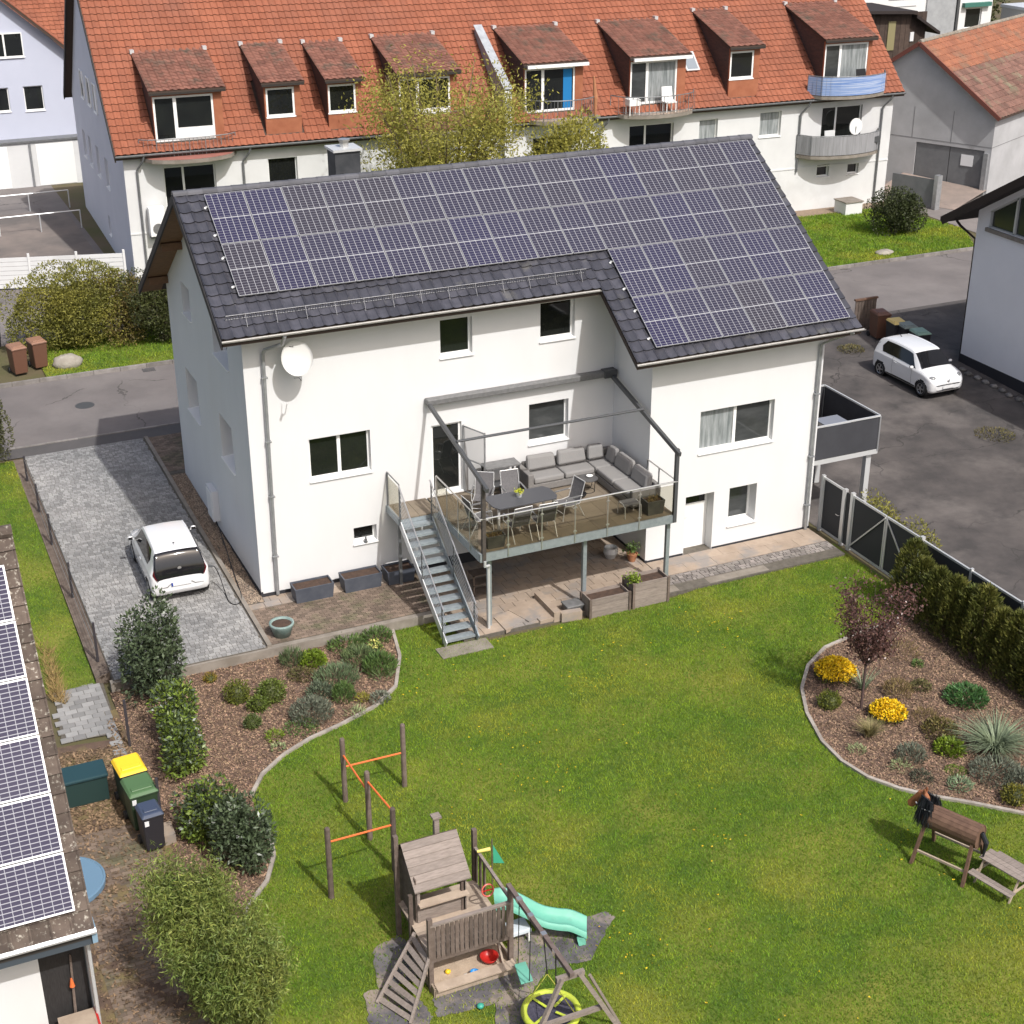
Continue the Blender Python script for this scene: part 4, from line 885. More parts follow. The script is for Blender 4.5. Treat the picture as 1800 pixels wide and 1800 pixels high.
# stool and planters on the terrace
sto = thing('garden_stool', 'low sling stool with white bent legs at the glass balustrade', 'stool', (9.65, -3.4, DZ))
MB().box(9.42, 9.92, -3.6, -3.2, Z+.36, Z+.385).build('seat', SLING, sto)
for x in (9.42, 9.92): MB().tube([(x, -3.62, Z), (x, -3.6, Z+.33), (x, -3.5, Z+.38), (x, -3.3, Z+.38), (x, -3.2, Z+.33), (x, -3.18, Z)], .014, 6).build('leg', ALU, sto)
def planter(name, label, x0, x1, y0, y1, z, h, m, soil=SOIL, taper=.04, plant=None, rim=True):
    t_ = thing(name, label, 'planter', ((x0+x1)/2, (y0+y1)/2, z)); w_ = .035
    q = MB(); a = [(x0+taper, y0+taper, z), (x1-taper, y0+taper, z), (x1-taper, y1-taper, z), (x0+taper, y1-taper, z)]; b = [(x0, y0, z+h), (x1, y0, z+h), (x1, y1, z+h), (x0, y1, z+h)]
    c = [(x0+w_, y0+w_, z+h), (x1-w_, y0+w_, z+h), (x1-w_, y1-w_, z+h), (x0+w_, y1-w_, z+h)]; d = [(x, y, z+h-.10) for x, y, _ in c]
    f = [(3, 2, 1, 0)]+[(i, (i+1) % 4, 4+(i+1) % 4, 4+i) for i in range(4)]+[(4+i, 4+(i+1) % 4, 8+(i+1) % 4, 8+i) for i in range(4)]+[(8+i, 8+(i+1) % 4, 12+(i+1) % 4, 12+i) for i in range(4)]
    q.add(a+b+c+d, f); q.build('tub', m, t_)
    MB().quad(*[(x, y, z+h-.05) for x, y, _ in c]).build('soil', soil, t_)
    if plant:
        n_, s_ = plant; P = np.stack([RNG.uniform(x0+.06, x1-.06, n_), RNG.uniform(y0+.06, y1-.06, n_), np.full(n_, z+h-.04)], 1); np_mesh('plants', blade_tris(P, s_, .02, lean=.7), 3, TAN, t_)
    return t_
planter('planter', 'square dark planter on the terrace beside the stool and the sofa arm', 10.05, 10.6, -3.75, -3.28, DZ, .42, PLANTD, plant=(90, .12))
planter('planter', 'dark trough on the terrace corner above the downpipe', 5.2, 5.75, -3.8, -3.45, DZ, .36, PLANTD, plant=(70, .14))
planter('planter', 'grey trough of bare soil against the house wall, nearest the corner downpipe', .74, 1.86, -.82, -.28, .0, .44, PLANTG)
planter('planter', 'grey trough of bare soil against the house wall, under the small low window', 2.16, 3.28, -.80, -.26, .0, .44, PLANTG)
planter('planter', 'smaller dark grey trough standing behind the steel staircase', 3.42, 4.25, -.86, -.30, .0, .42, PLANTG)
# wooden raised beds on the lawn
def raised(label, x0, x1, y0, y1, h):
    t_ = thing('raised_bed', label, 'raised bed', ((x0+x1)/2, (y0+y1)/2, -.3)); k = 3
    for i in range(k):
        a, b = -.3+h*i/k+.004, -.3+h*(i+1)/k-.004
        for bx_ in ((x0, x1, y0, y0+.03), (x0, x1, y1-.03, y1), (x0, x0+.03, y0+.032, y1-.032), (x1-.03, x1, y0+.032, y1-.032)): MB().box(bx_[0], bx_[1], bx_[2], bx_[3], a, b).build('plank', WOOD, t_)
    for x in (x0, x1):
        for y in (y0, y1): MB().box(x-.035, x+.035, y-.035, y+.035, -.3, -.3+h+.01).build('corner_post', WOODD, t_)
    MB().box(x0+.03, x1-.03, y0+.03, y1-.03, -.3, -.3+h-.10).build('soil', SOIL, t_)
    return t_
r1 = raised('lower weathered wooden raised bed of bare soil below the terrace', 7.98, 9.2, -4.42, -3.88, .58)
r2 = raised('taller weathered wooden raised bed with a small green plant in its corner', 9.32, 10.42, -4.42, -3.84, .78)
P = RNG.normal(0, .09, (260, 3))*np.array([1, 1, .8])+np.array([9.42, -4.22, .55]); np_mesh('herb_plant', leaf_quads(P, RNG.normal(size=(260, 3)), .07, .05), 4, BRIGHT, r2)
hb = thing('crate', 'dark plastic box with lid standing beside the terrace post', 'box', (7.75, -3.95, -.2))
MB().box(7.45, 7.95, -4.1, -3.72, -.2, -.03).build('body', ANTH, hb, bevel=.02); MB().box(7.43, 7.97, -4.12, -3.70, -.03, .03).build('lid', ANTHL, hb, bevel=.02)
# terracotta duck-like pots by the cellar wall
tp = thing('flower_pot', 'terracotta pot by the corner of the wing under the terrace', 'flower pot', (10.6, -1.9, -.2))
MB().lathe([(.10, 0), (.16, .22), (.175, .24), (.15, .24), (.14, .2)], (10.62, -1.95, -.21), 16).build('pot', TERRA, tp)
P = RNG.normal(0, .09, (120, 3))+np.array([10.62, -1.95, .2]); np_mesh('leaves', leaf_quads(P, RNG.normal(size=(120, 3)), .1, .05), 4, HERB, tp)
tp = thing('flower_pot', 'pale round pot in the shade under the terrace', 'flower pot', (10.2, -1.4, -.2))
MB().lathe([(.14, 0), (.22, .18), (.2, .34), (.17, .34), (.15, .26)], (10.15, -1.5, -.21), 16).build('pot', LZINC, tp)
tp = thing('wooden_rack', 'low wooden rack in the shade under the terrace behind the stairs', 'rack', (5.8, -1.9, -.2))
for z in (-.19, .12, .42): MB().box(5.5, 6.1, -2.1, -1.7, z, z+.03).build('shelf', WOODD, tp)
for x in (5.5, 6.06):
    for y in (-2.1, -1.74): MB().box(x, x+.04, y, y+.04, -.2, .45).build('upright', WOODD, tp)
vp = thing('garden_pot', 'round verdigris pot of soil at the patio edge beside the driveway', 'flower pot', (-.12, -2.2, 0))
MB().lathe([(.22, 0), (.30, .28), (.335, .34), (.33, .38), (.28, .38), (.27, .32)], (-.08, -2.25, 0), 24).build('pot', VERD, vp, smooth=True)
MB().lathe([(.0, .33), (.27, .33), (.2, .35), (.0, .36)], (-.08, -2.25, 0), 20).build('soil', SOIL, vp)
fg = thing('figurine', 'tiny dark figurine on the sill of the small low window', 'ornament', (3.1, .0, 1.1))
MB().lathe([(.05, 0), (.06, .02), (.035, .05), (.045, .09), (.02, .13), (.028, .16), (.01, .2)], (3.1, -.02, 1.08), 12).build('body', DZINC, fg, smooth=True)

# ------------------------------------------------------------------ side balcony
bal = thing('side_balcony', 'balcony with grey fabric screen on the side wall facing the asphalt yard', 'balcony', (17.7, -1, -.3))
BX0, BX1, BY0, BY1, BZ = 16.66, 18.98, -2.15, .75, 2.0
MB().box(BX0, BX1, BY0, BY1, BZ-.16, BZ).build('floor', mat('balcony_floor_grey', (.10, .095, .09), .8, (.075, .07, .067), 3), bal)
mb = MB(); mb.box(BX0, BX1+.02, BY0-.03, BY0+.0, BZ-.18, BZ-.04); mb.box(BX1, BX1+.03, BY0, BY1, BZ-.18, BZ-.04); mb.build('edge_beam', LZINC, bal)
for a, b in (((BX0, BY0-.01), (BX1, BY0-.01)), ((BX1+.0, BY0), (BX1+.0, BY1)), ((BX1, BY1), (BX0, BY1))):
    q = MB(); q.beam((*a, BZ+.5), (*b, BZ+.5), .02, 1.02); q.build('screen_fabric', FAB, bal); MB().beam((*a, BZ+1.06), (*b, BZ+1.06), .05, .045).build('handrail', LZINC, bal)
for x, y in ((BX1, BY0), (BX1, BY1)): MB().box(x-.025, x+.025, y-.04, y+.01, BZ-.1, BZ+1.05).build('baluster', ZINC, bal)
MB().box(18.7, 18.88, -2.05, -1.87, -.35, BZ-.16).build('post', LZINC, bal)
MB().box(18.7, 18.88, .45, .63, -.2, BZ-.16).build('post', LZINC, bal)
bc = thing('plastic_chair', 'blue plastic armchair on the side balcony', 'chair', (17.35, .05, BZ), 2.6, local=True)
q = MB(); q.box(-.22, .22, -.22, .22, .40, .44); q.build('seat', NAVYP, bc)
q = MB(); q.hexa([(-.22, -.24, .44), (.22, -.24, .44), (.22, -.2, .44), (-.22, -.2, .44), (-.18, -.36, .86), (.18, -.36, .86), (.18, -.32, .86), (-.18, -.32, .86)]); q.build('backrest', mat('blue_chair', (.04, .085, .17), .4), bc, bevel=.02)
for x in (-.2, .2):
    for y in (-.2, .2): MB().beam((x, y, 0), (x*.9, y*.9, .42), .04, .04).build('leg', NAVYP, bc)
    MB().box(x-.03, x+.03, -.26, .2, .62, .65).build('armrest', NAVYP, bc)
bt = thing('balcony_table', 'grey square table on the side balcony', 'table', (17.9, -1.25, BZ))
MB().box(17.5, 18.35, -1.75, -.85, BZ+.70, BZ+.73).build('table_top', mat('grey_top', (.20, .215, .25), .4), bt)
for x in (17.58, 18.27):
    for y in (-1.67, -.93): MB().box(x-.025, x+.025, y-.025, y+.025, BZ, BZ+.7).build('leg', NAVYP, bt)
up_ = thing('parasol_pole', 'white bare parasol pole standing on the side balcony', 'parasol pole', (17.15, -.5, BZ))
MB().tube([(17.15, -.4, BZ), (17.15, -.4, BZ+1.9)], .022, 8).build('pole', WF, up_); MB().lathe([(.2, 0), (.2, .06), (.05, .1)], (17.15, -.4, BZ), 14).build('foot', CONC, up_)

# ------------------------------------------------------------------ gates and fence along the yard
GX = 16.93; GT = 1.52
def leafgate(par, y0, y1, brace=0):
    q = MB(); t_ = .05
    for a, b, c, d in ((y0, y1, -.22, -.16), (y0, y1, GT-.07, GT-.01)): q.box(GX-.025, GX+.025, min(a, b), max(a, b), c, d)
    for y in (y0, y1): s_ = 1 if y == min(y0, y1) else -1; q.box(GX-.024, GX+.024, min(y, y+s_*t_), max(y, y+s_*t_), -.16, GT-.07)
    q.build('frame', GFRAME, par); MB().box(GX-.008, GX+.008, min(y0, y1)+.05, max(y0, y1)-.05, -.16, GT-.07).build('panel', GPAN, par)
    if brace: MB().beam((GX-.03, y0 if brace > 0 else y1, -.15), (GX-.03, y1 if brace > 0 else y0, GT-.08), .03, .04).build('brace', GFRAME, par)
g1 = thing('side_gate', 'narrow dark gate with silver frame at the corner of the white house', 'gate', (GX, -2.9, -.3))
leafgate(g1, -2.42, -3.42)
MB().tube([(GX-.04, -3.34, .62), (GX-.09, -3.34, .62), (GX-.09, -3.22, .62)], .012, 6).build('handle', STAIN, g1)
for y in (-2.37, -3.5): MB().box(GX-.05, GX+.05, y-.05, y+.05, -.3, GT+.03).build('gate_post', GFRAME, g1)
g2 = thing('double_gate', 'wide dark double gate with silver diagonal braces beside the lawn', 'gate', (GX, -5.4, -.3))
leafgate(g2, -3.92, -5.45, 1); leafgate(g2, -5.5, -7.0, -1)
MB().box(GX-.008, GX+.008, -3.80, -3.56, -.2, GT-.05).build('filler_panel', GPAN, g2)
for y in (-3.86, -7.06): MB().box(GX-.055, GX+.055, y-.055, y+.055, -.3, GT+.05).build('gate_post', GFRAME, g2)
fn = thing('panel_fence', 'dark panel fence with pale top rail behind the thuja hedge', 'fence', (GX, -14, -.3))
for i in range(8):
    y = -7.15-i*2.0; MB().box(GX-.01, GX+.01, y-1.93, y, -.25, GT-.09).build('panel', GPAN, fn); MB().box(GX-.03, GX+.03, y-2.0, y, GT-.09, GT-.03).build('top_rail', GFRAME, fn); MB().box(GX-.045, GX+.045, y-2.0, y-1.93, -.3, GT+.02).build('post', GFRAME, fn)
# wire fence along the driveway
wf = thing('wire_fence', 'low wire mesh fence on dark posts beside the driveway', 'fence', (-4.75, 0, -.3))
py = [10.4, 8.0, 5.65, 2.19, -1.5, -5.36, -8.79]
for y in py: MB().box(-4.81, -4.75, y-.03, y+.03, gh(y)-.05, 1.08 if y > -5 else .98).build('post', mat('fence_post', (.045, .04, .045), .6), wf)
for a, b in zip(py[:4], py[1:5]): MB().quad((-4.78, a, .1), (-4.78, b, .1), (-4.78, b, .95), (-4.78, a, .95)).build('mesh', FENCEW, wf)
mb = MB()
for a, b in zip(py[:4], py[1:5]):
    for z in (.15, .55, .95): mb.tube([(-4.78, a, z), (-4.78, b, z)], .005, 4)
mb.build('line_wire', ZINC, wf)
cw = structure('boundary_strip', MB().hexa([(-4.98, -2.2, -.4), (-4.62, -2.2, -.4), (-4.62, 12.2, 0), (-4.98, 12.2, 0), (-4.98, -2.2, -.15), (-4.62, -2.2, -.03), (-4.62, 12.2, .24), (-4.98, 12.2, .27)]), mat('litter_strip', (.19, .15, .12), .95, (.12, .09, .07), 5, bump=.6, bscale=30))
# ------------------------------------------------------------------ cars
def car(label, loc, rz, rear=False):
    c = thing('parked_car', label, 'car', loc, rz, local=True)
    #        y      zb    w     zmid  belt  wr    roof
    S = np.array([(-1.77, .36, .62, .48, .60, .58, .70), (-1.74, .26, .74, .50, .80, .68, .93), (-1.66, .21, .80, .52, .90, .645, 1.16), (-1.56, .19, .815, .53, .925, .60, 1.35), (-1.42, .18, .82, .53, .935, .575, 1.435),
                  (-1.0, .17, .823, .53, .935, .57, 1.475), (-.4, .17, .825, .53, .925, .57, 1.485), (.15, .17, .825, .53, .91, .565, 1.46), (.42, .17, .825, .53, .90, .57, 1.405), (.72, .17, .825, .53, .89, .61, 1.20),
                  (1.02, .17, .82, .53, .88, .68, .985), (1.18, .17, .815, .53, .865, .69, .935), (1.45, .18, .80, .52, .80, .66, .86), (1.62, .20, .76, .50, .72, .60, .79), (1.72, .24, .69, .47, .62, .52, .69), (1.77, .32, .56, .45, .52, .42, .56)])
    def cr_(A, t):
        n_ = len(A); i = int(min(max(math.floor(t), 0), n_-2)); f = t-i; p0, p1, p2, p3 = A[max(i-1, 0)], A[i], A[i+1], A[min(i+2, n_-1)]
        return 0.5*((2*p1)+(-p0+p2)*f+(2*p0-5*p1+4*p2-p3)*f*f+(-p0+3*p1-3*p2+p3)*f**3)
    ty = np.interp
    def sec(y):
        t_ = float(np.interp(y, S[:, 0], np.arange(len(S)))); r = cr_(S[:, 1:], t_); zb, w_, zm, zl, wr, zf = r
        return np.array([(0, zb), (w_*.88, zb), (w_*.98, zb+.10), (w_, zm), (w_*.985, zl-.05), (w_*.955, zl), (wr+.02, zf-.05), (wr*.9, zf-.012), (wr*.5, zf+.006), (0, zf+.012)])
    # cross-section parameter: 0..9
    def pt(y, t_, sgn=1, off=0.0):
        A = sec(y); i = int(min(max(math.floor(t_), 0), len(A)-2)); f = t_-i; p = A[i]*(1-f)+A[i+1]*f
        if i >= 6: p = cr_(A, t_)
        P = Vector((sgn*p[0], y, p[1]))
        return P
    def ptn(y, t_, sgn, off):
        P = pt(y, t_, sgn); a = pt(min(y+.02, 1.77), t_, sgn)-pt(max(y-.02, -1.77), t_, sgn); b = pt(y, min(t_+.05, 9), sgn)-pt(y, max(t_-.05, 0), sgn)
        n_ = a.cross(b); n_ = n_.normalized() if n_.length > 1e-9 else Vector((0, 0, 1))
        cen = Vector((0, y*.8, .7))
        if n_.dot(P-cen) < 0: n_ = -n_
        return P+n_*off
    ws = ((-1.21, .29), (1.21, .29))
    ysn = np.concatenate([np.linspace(-1.77, 1.77, 101)]); ts = np.concatenate([np.linspace(0, 2, 6), np.linspace(2, 5, 16)[1:], np.linspace(5, 9, 15)[1:]])
    V_ = []; F_ = []; nt_ = len(ts)
    for sgn in (1, -1):
        b0 = len(V_)
        for y in ysn:
            for t_ in ts: V_.append(pt(y, t_, sgn))
        for i in range(len(ysn)-1):
            for j in range(nt_-1):
                q = [b0+i*nt_+j, b0+(i+1)*nt_+j, b0+(i+1)*nt_+j+1, b0+i*nt_+j+1]
                cx = sum((V_[k] for k in q), Vector())/4
                if abs(cx.x) > .5 and any(math.hypot(cx.y-wy, cx.z-wz) < .335 for wy, wz in ws): continue
                F_.append(q if sgn < 0 else q[::-1])
    V_.append(Vector((0, -1.78, .55))); V_.append(Vector((0, 1.78, .48)))
    q = MB(); q.add(V_, F_)
    for y, s_ in ((-1.77, 1), (1.77, -1)):
        A = [pt(y, t_, 1) for t_ in ts]+[pt(y, t_, -1) for t_ in ts[::-1]]; q.add(A, [tuple(range(len(A)))[::s_]])
    body = q.build('body', WHITEP, c, smooth=True)
    wd = MB(); wd.box(-.70, .70, -1.6, 1.6, .16, .60); wd.build('underbody', BLACKP, c)
    def patch(name, m, par, y0, y1, t0, t1, sg, off=.006, ny_=10, nt2=8, yf=None):
        mb_ = MB(); vs = []
        for i in range(ny_+1):
            for j in range(nt2+1):
                ft = j/nt2; fy = i/ny_; a, b = (y0, y1) if yf is None else yf(ft); vs.append(ptn(a+(b-a)*fy, t0+(t1-t0)*ft, sg, off))
        mb_.add(vs, [(i*(nt2+1)+j, (i+1)*(nt2+1)+j, (i+1)*(nt2+1)+j+1, i*(nt2+1)+j+1)[::(1 if sg < 0 else -1)] for i in range(ny_) for j in range(nt2)]); return mb_.build(name, m, par, smooth=True)
    def dpatch(name, m, par, y0, y1, tl, off=.006):
        mb_ = MB(); vs = []; ny_ = 8; k = 10; tv = [tl+(9-tl)*j/k for j in range(k+1)]
        cols = [(t_, 1) for t_ in tv]+[(t_, -1) for t_ in tv[::-1][1:]]
        for i in range(ny_+1):
            for t_, sg in cols: vs.append(ptn(y0+(y1-y0)*i/ny_, t_, sg, off))
        n_ = len(cols); mb_.add(vs, [(i*n_+j, i*n_+j+1, (i+1)*n_+j+1, (i+1)*n_+j) for i in range(ny_) for j in range(n_-1)]); return mb_.build(name, m, par, smooth=True)
    dpatch('windscreen', CGLASS, c, .44, 1.03, 6.35); dpatch('rear_window', CGLASS, c, -1.763 if rear else -1.745, -1.47, 5.9 if rear else 6.2)
    for sg in (1, -1):
        patch('side_window', CGLASS, c, -1.3, .7, 5.12, 5.95, sg, yf=lambda f: (-1.18-.12*(1-abs(2*f-1)) if f < .5 else -1.30+.16*(f-.5)*2, .80-.42*f))
        hb_ = MB(); hb_.blob((0, 0, 0), .15, .07, .10, 14, 8); ho = hb_.build('headlight', mat('headlamp', (.20, .205, .21), .1, spec=.8), c, smooth=True); ho.location = (sg*.60, 1.56, .735); ho.rotation_euler = (R(35), 0, sg*R(-28))
        MB().blob((sg*.50, 1.735, .40), .05, .03, .035, 8, 5).build('fog_lamp', BLACKP, c)
        patch('tail_light', REDL, c, -1.758, -1.70, 5.15, 6.25, sg, .010)
        patch('sill_strip', BLACKP, c, -.85, .85, 1.8, 2.12, sg, .006)
        m_ = MB(); m_.blob((sg*.90, .70, .97), .085, .05, .06, 10, 6); m_.tube([(sg*.80, .68, .93), (sg*.9, .70, .95)], .02, 6); m_.build('wing_mirror', WHITEP, c, smooth=True)
        MB().box(sg*.84 if sg > 0 else sg*.96, sg*.96 if sg > 0 else sg*.84, .645, .652, .93, 1.01).build('mirror_glass', CGLASS, c)
        MB().box(min(sg*.815, sg*.835), max(sg*.815, sg*.835), -.42, -.28, .80, .83).build('door_handle', WHITEP, c)
        for wy, wz in ws:
            wb = MB(); pr = [(.0, -.09), (.20, -.09), (.265, -.085), (.29, -.05), (.29, .05), (.265, .085), (.205, .09), (.20, .075)]; k = 24
            def ring(pr_, mb_):
                vs = [(sg*(.735+h), wy+r*math.cos(2*math.pi*a/k), wz+r*math.sin(2*math.pi*a/k)) for r, h in pr_ for a in range(k)]
                mb_.add(vs, [(i*k+a, i*k+(a+1) % k, (i+1)*k+(a+1) % k, (i+1)*k+a) for i in range(len(pr_)-1) for a in range(k)])
            ring(pr, wb); wo_ = wb.build('wheel', RUBBER, c, smooth=True)
            rb = MB(); ring([(.205, .07), (.19, .088), (.17, .07)], rb); ring([(.05, .075), (.045, .09), (.0, .092)], rb)
            for a in range(5):
                an = 2*math.pi*a/5; rb.beam((sg*.815, wy+.03*math.cos(an), wz+.03*math.sin(an)), (sg*.815, wy+.19*math.cos(an), wz+.19*math.sin(an)), .045, .012, (1, 0, 0))
            rb.build('rim', ALLOY, wo_)
            wl = MB(); ring([(.33, -.12), (.33, .065)], wl); ring([(.33, -.12), (.0, -.12)], wl); wl.build('wheel_arch', BLACKP, c)
    for sg in (1, -1):
        for y0_, t0_, t1_ in ((.62, 2.15, 5.05), (-.52, 2.15, 5.1)): patch('door_gap', BLACKP, c, y0_, y0_+.011, t0_, t1_, sg, .003, 1, 14)
        patch('bonnet_gap', BLACKP, c, 1.02, 1.55, 5.35, 5.42, sg, .003, 12, 1); patch('sill_gap', BLACKP, c, -.52, .62, 2.12, 2.17, sg, .003, 12, 1)
        patch('tailgate_gap', BLACKP, c, -1.755, -1.5, 5.72, 5.78, sg, .003, 8, 1)
    yb = -1.79
    q = MB(); q.box(-.27, .27, yb-.012, yb+.03, .50, .61); q.build('number_plate', PLATE, c); MB().box(-.27, -.225, yb-.0135, yb-.012, .50, .61).build('plate_band', BLUEP, c)
    q = MB(); q.tube([(-.62, -1.765, .47), (-.38, -1.785, .49), (-.3, -1.787, .56), (.3, -1.787, .56), (.38, -1.785, .49), (.62, -1.765, .47)], .008, 5); q.build('bumper_seam', BLACKP, c)
    q = MB(); q.box(-.26, .26, 1.785, 1.805, .38, .48); q.build('number_plate', PLATE, c)
    q = MB(); q.tube([(-.64, 1.715, .50), (-.48, 1.785, .525), (.48, 1.785, .525), (.64, 1.715, .50), (.62, 1.715, .35), (.44, 1.785, .33), (-.44, 1.785, .33), (-.62, 1.715, .35)], .014, 6, closed=True); q.build('grille_outline', BLACKP, c)
    for y, z, m_ in ((-1.715, 1.00, STAIN), (1.745, .66, STAIN)):
        k = MB(); k.lathe([(.05, 0), (.055, .008), (.045, .012), (.0, .013)], (0, 0, 0), 16); me_o = k.build('emblem', m_, c); me_o.location = (0, y-(.016 if y < 0 else -.012), z); me_o.rotation_euler = (R(105) if y < 0 else R(-70), 0, 0)
    MB().tube([(0, -1.1, 1.47), (0, -1.2, 1.53), (0, -1.32, 1.56)], [.02, .012, .006], 6).build('antenna', BLACKP, c)
    MB().beam((0.02, -1.60, 1.15), (.25, -1.62, 1.10), .015, .012).build('wiper', BLACKP, c) if rear else MB().beam((-.3, 1.0, 1.01), (.25, .93, 1.07), .015, .012).build('wiper', BLACKP, c)
    return c
car('white hatchback parked on the paved driveway, plugged in to charge, seen from behind', (-2.02, 2.32, dz(0, 2.3)+.004), R(-1.5), True)
fw = Vector((26.95, 5.75, 0)); rw = Vector((27.12, 8.15, 0)); md_ = (fw+rw)/2; dv_ = fw-rw
fw = Vector(gz(1619, 699, gh(5.2)+.03)); rw = Vector(gz(1543, 656, gh(7.8)+.03)); dv_ = (fw-rw); dv_.z = 0; dv_.normalize(); cc = (fw+rw)/2-Vector((dv_.y, -dv_.x, 0))*.80
car('white hatchback parked on the asphalt yard beside the neighbouring house', (cc.x, cc.y, gh(cc.y)+.03), math.atan2(-dv_.x, dv_.y))
cb = thing('charging_cable', 'black charging cable looping from the car to the house wall', 'cable', (-1, 1, 0))
pts = [(-1.12, .95, .78), (-1.02, .93, .72), (-.93, .85, .45), (-.90, .5, .12), (-.92, .0, .07), (-.80, -.22, .07), (-.62, -.12, .085), (-.5, .35, .1), (-.38, 1.5, .10), (-.2, 3.0, .14), (-.12, 4.0, .3), (-.12, 4.4, .5)]
sm = []
for i in range(len(pts)-1):
    p0, p1, p2, p3 = [Vector(pts[min(max(k, 0), len(pts)-1)]) for k in (i-1, i, i+1, i+2)]
    for f in np.linspace(0, 1, 6)[:-1]: sm.append(0.5*((2*p1)+(-p0+p2)*f+(2*p0-5*p1+4*p2-p3)*f*f+(-p0+3*p1-3*p2+p3)*f**3))
MB().tube(sm, .014, 6).build('cable', BLACKP, cb); MB().tube([(-1.2, .97, .80), (-1.08, .94, .76)], .035, 8).build('plug', ANTH, cb)

# ------------------------------------------------------------------ bins
def bin_(label, loc, rz, w_, d_, h, mb_body, mlid, group=None, sticker=False, name='wheelie_bin', lidmark=True):
    t_ = thing(name, label, 'bin', loc, rz, group, local=True)
    q = MB(); a = .8; q.hexa([(-w_/2*a, -d_/2*a, .06), (w_/2*a, -d_/2*a, .06), (w_/2*a, d_/2*.9, .06), (-w_/2*a, d_/2*.9, .06), (-w_/2*.96, -d_/2*.96, h), (w_/2*.96, -d_/2*.96, h), (w_/2*.96, d_/2*.96, h), (-w_/2*.96, d_/2*.96, h)]); q.build('body', mb_body, t_, bevel=.03)
    MB().box(-w_/2, w_/2, -d_/2, d_/2, h-.05, h+.0).build('rim', mb_body, t_, bevel=.015)
    q = MB(); q.hexa([(-w_/2-.01, -d_/2-.02, h+.002), (w_/2+.01, -d_/2-.02, h+.002), (w_/2+.01, d_/2, h+.002), (-w_/2-.01, d_/2, h+.002), (-w_/2+.05, -d_/2+.06, h+.06), (w_/2-.05, -d_/2+.06, h+.06), (w_/2-.05, d_/2-.04, h+.09), (-w_/2+.05, d_/2-.04, h+.09)]); lid = q.build('lid', mlid, t_, bevel=.02)
    q = MB(); q.hexa([(-w_/2+.09, -d_/2+.12, h+.06), (w_/2-.09, -d_/2+.12, h+.06), (w_/2-.09, -d_/2+.26, h+.07), (-w_/2+.09, -d_/2+.26, h+.07), (-w_/2+.10, -d_/2+.13, h+.085), (w_/2-.10, -d_/2+.13, h+.085), (w_/2-.10, -d_/2+.25, h+.095), (-w_/2+.10, -d_/2+.25, h+.095)]); q.build('lid_rib', mlid, lid, bevel=.01)
    MB().tube([(-w_/2+.05, d_/2+.05, h-.02), (w_/2-.05, d_/2+.05, h-.02)], .016, 6).build('handle', mb_body, t_)
    for s_ in (-1, 1): q = MB(); q.tube([(s_*(w_/2-.07), d_/2-.02, .10), (s_*(w_/2+.0), d_/2-.02, .10)], .10, 14); q.build('wheel', RUBBER, t_)
    if sticker: MB().box(-w_/2+.05, -w_/2+.14, -d_/2*.96-.012, -d_/2*.96+.02, h-.20, h-.08).build('sticker', PLATE, t_)
    return t_
bz_ = LZ+.02
bin_('wheelie bin with bright yellow lid behind the green bin', (-5.17, -7.72, bz_), R(5), .62, .72, 1.02, DGRNP, YELP)
bin_('green wheelie bin between the yellow-lidded and the narrow navy bin', (-5.12, -8.52, bz_), R(5), .64, .74, .98, mat('bin_green_body', (.03, .055, .028), .5), GRNP, sticker=True)
bin_('narrow navy-lidded black wheelie bin in front of the green bin', (-5.10, -9.42, bz_), R(5), .48, .55, .94, BINBK, NAVYP, sticker=True)
cab = thing('storage_box', 'low dark green storage box with petrol lid beside the bins', 'storage box', (-6.05, -7.0, -.3))
MB().box(-6.62, -5.62, -7.32, -6.75, -.28, .34).build('body', mat('box_green', (.02, .045, .042), .5), cab, bevel=.02); MB().box(-6.65, -5.59, -7.36, -6.70, .34, .43).build('lid', PETROL, cab, bevel=.03)
bg_ = 'brown bins at the roadside'
bin_('brown organic waste bin nearer the road mouth, beside its twin', (-3.55, 20.7, .3), R(12), .6, .7, 1.05, BINBR, BINBRL)
bin_('brown organic waste bin next to the pale boulder', (-2.75, 21.1, .3), R(12), .6, .7, 1.05, BINBR, BINBRL)
bin_('black bin with yellow lid behind the brown bins', (-4.05, 24.2, .3), R(5), .6, .7, 1.05, BINBK, YELP)
bin_('dark bin with yellow lid beside the rear parking bay', (-3.6, 33.5, .3), R(5), .7, .8, 1.15, BINBK, YELP)
yb_ = gh(10.5)+.03
for i, (u, v, lid, lab) in enumerate(((1548, 552, BINBR, 'dark brown bin, farthest of the row behind the parked white car'), (1577, 566, mat('pale_yellow_lid', (.62, .47, .17), .5), 'bin with pale yellow lid in the row behind the parked white car'), (1595, 572, mat('grey_green_lid', (.17, .20, .18), .45), 'bin with grey-green lid in the row behind the parked white car'), (1618, 582, LIDPALE, 'bin with pale green lid at the end of the row behind the parked white car'))):
    p = gz(u, v, 1.2); bin_(lab, (p[0], p[1], gh(p[1])+.03), R(-8), .62, .72, 1.05, BINBR if i == 0 else BINBK, lid)
hs = thing('bin_shelter', 'dark brown wooden bin screen at the roadside corner of the yard', 'screen', (29, 12.2, .2))
a = gz(1525, 570, .6)
for k in range(7): MB().box(a[0]-.45+k*.15, a[0]-.32+k*.15, a[1]+.3, a[1]+.34, .15, 1.55).build('board', WOODD, hs)
MB().box(a[0]-.5, a[0]+.62, a[1]+.26, a[1]+.38, 1.55, 1.62).build('cap', WOODB, hs)

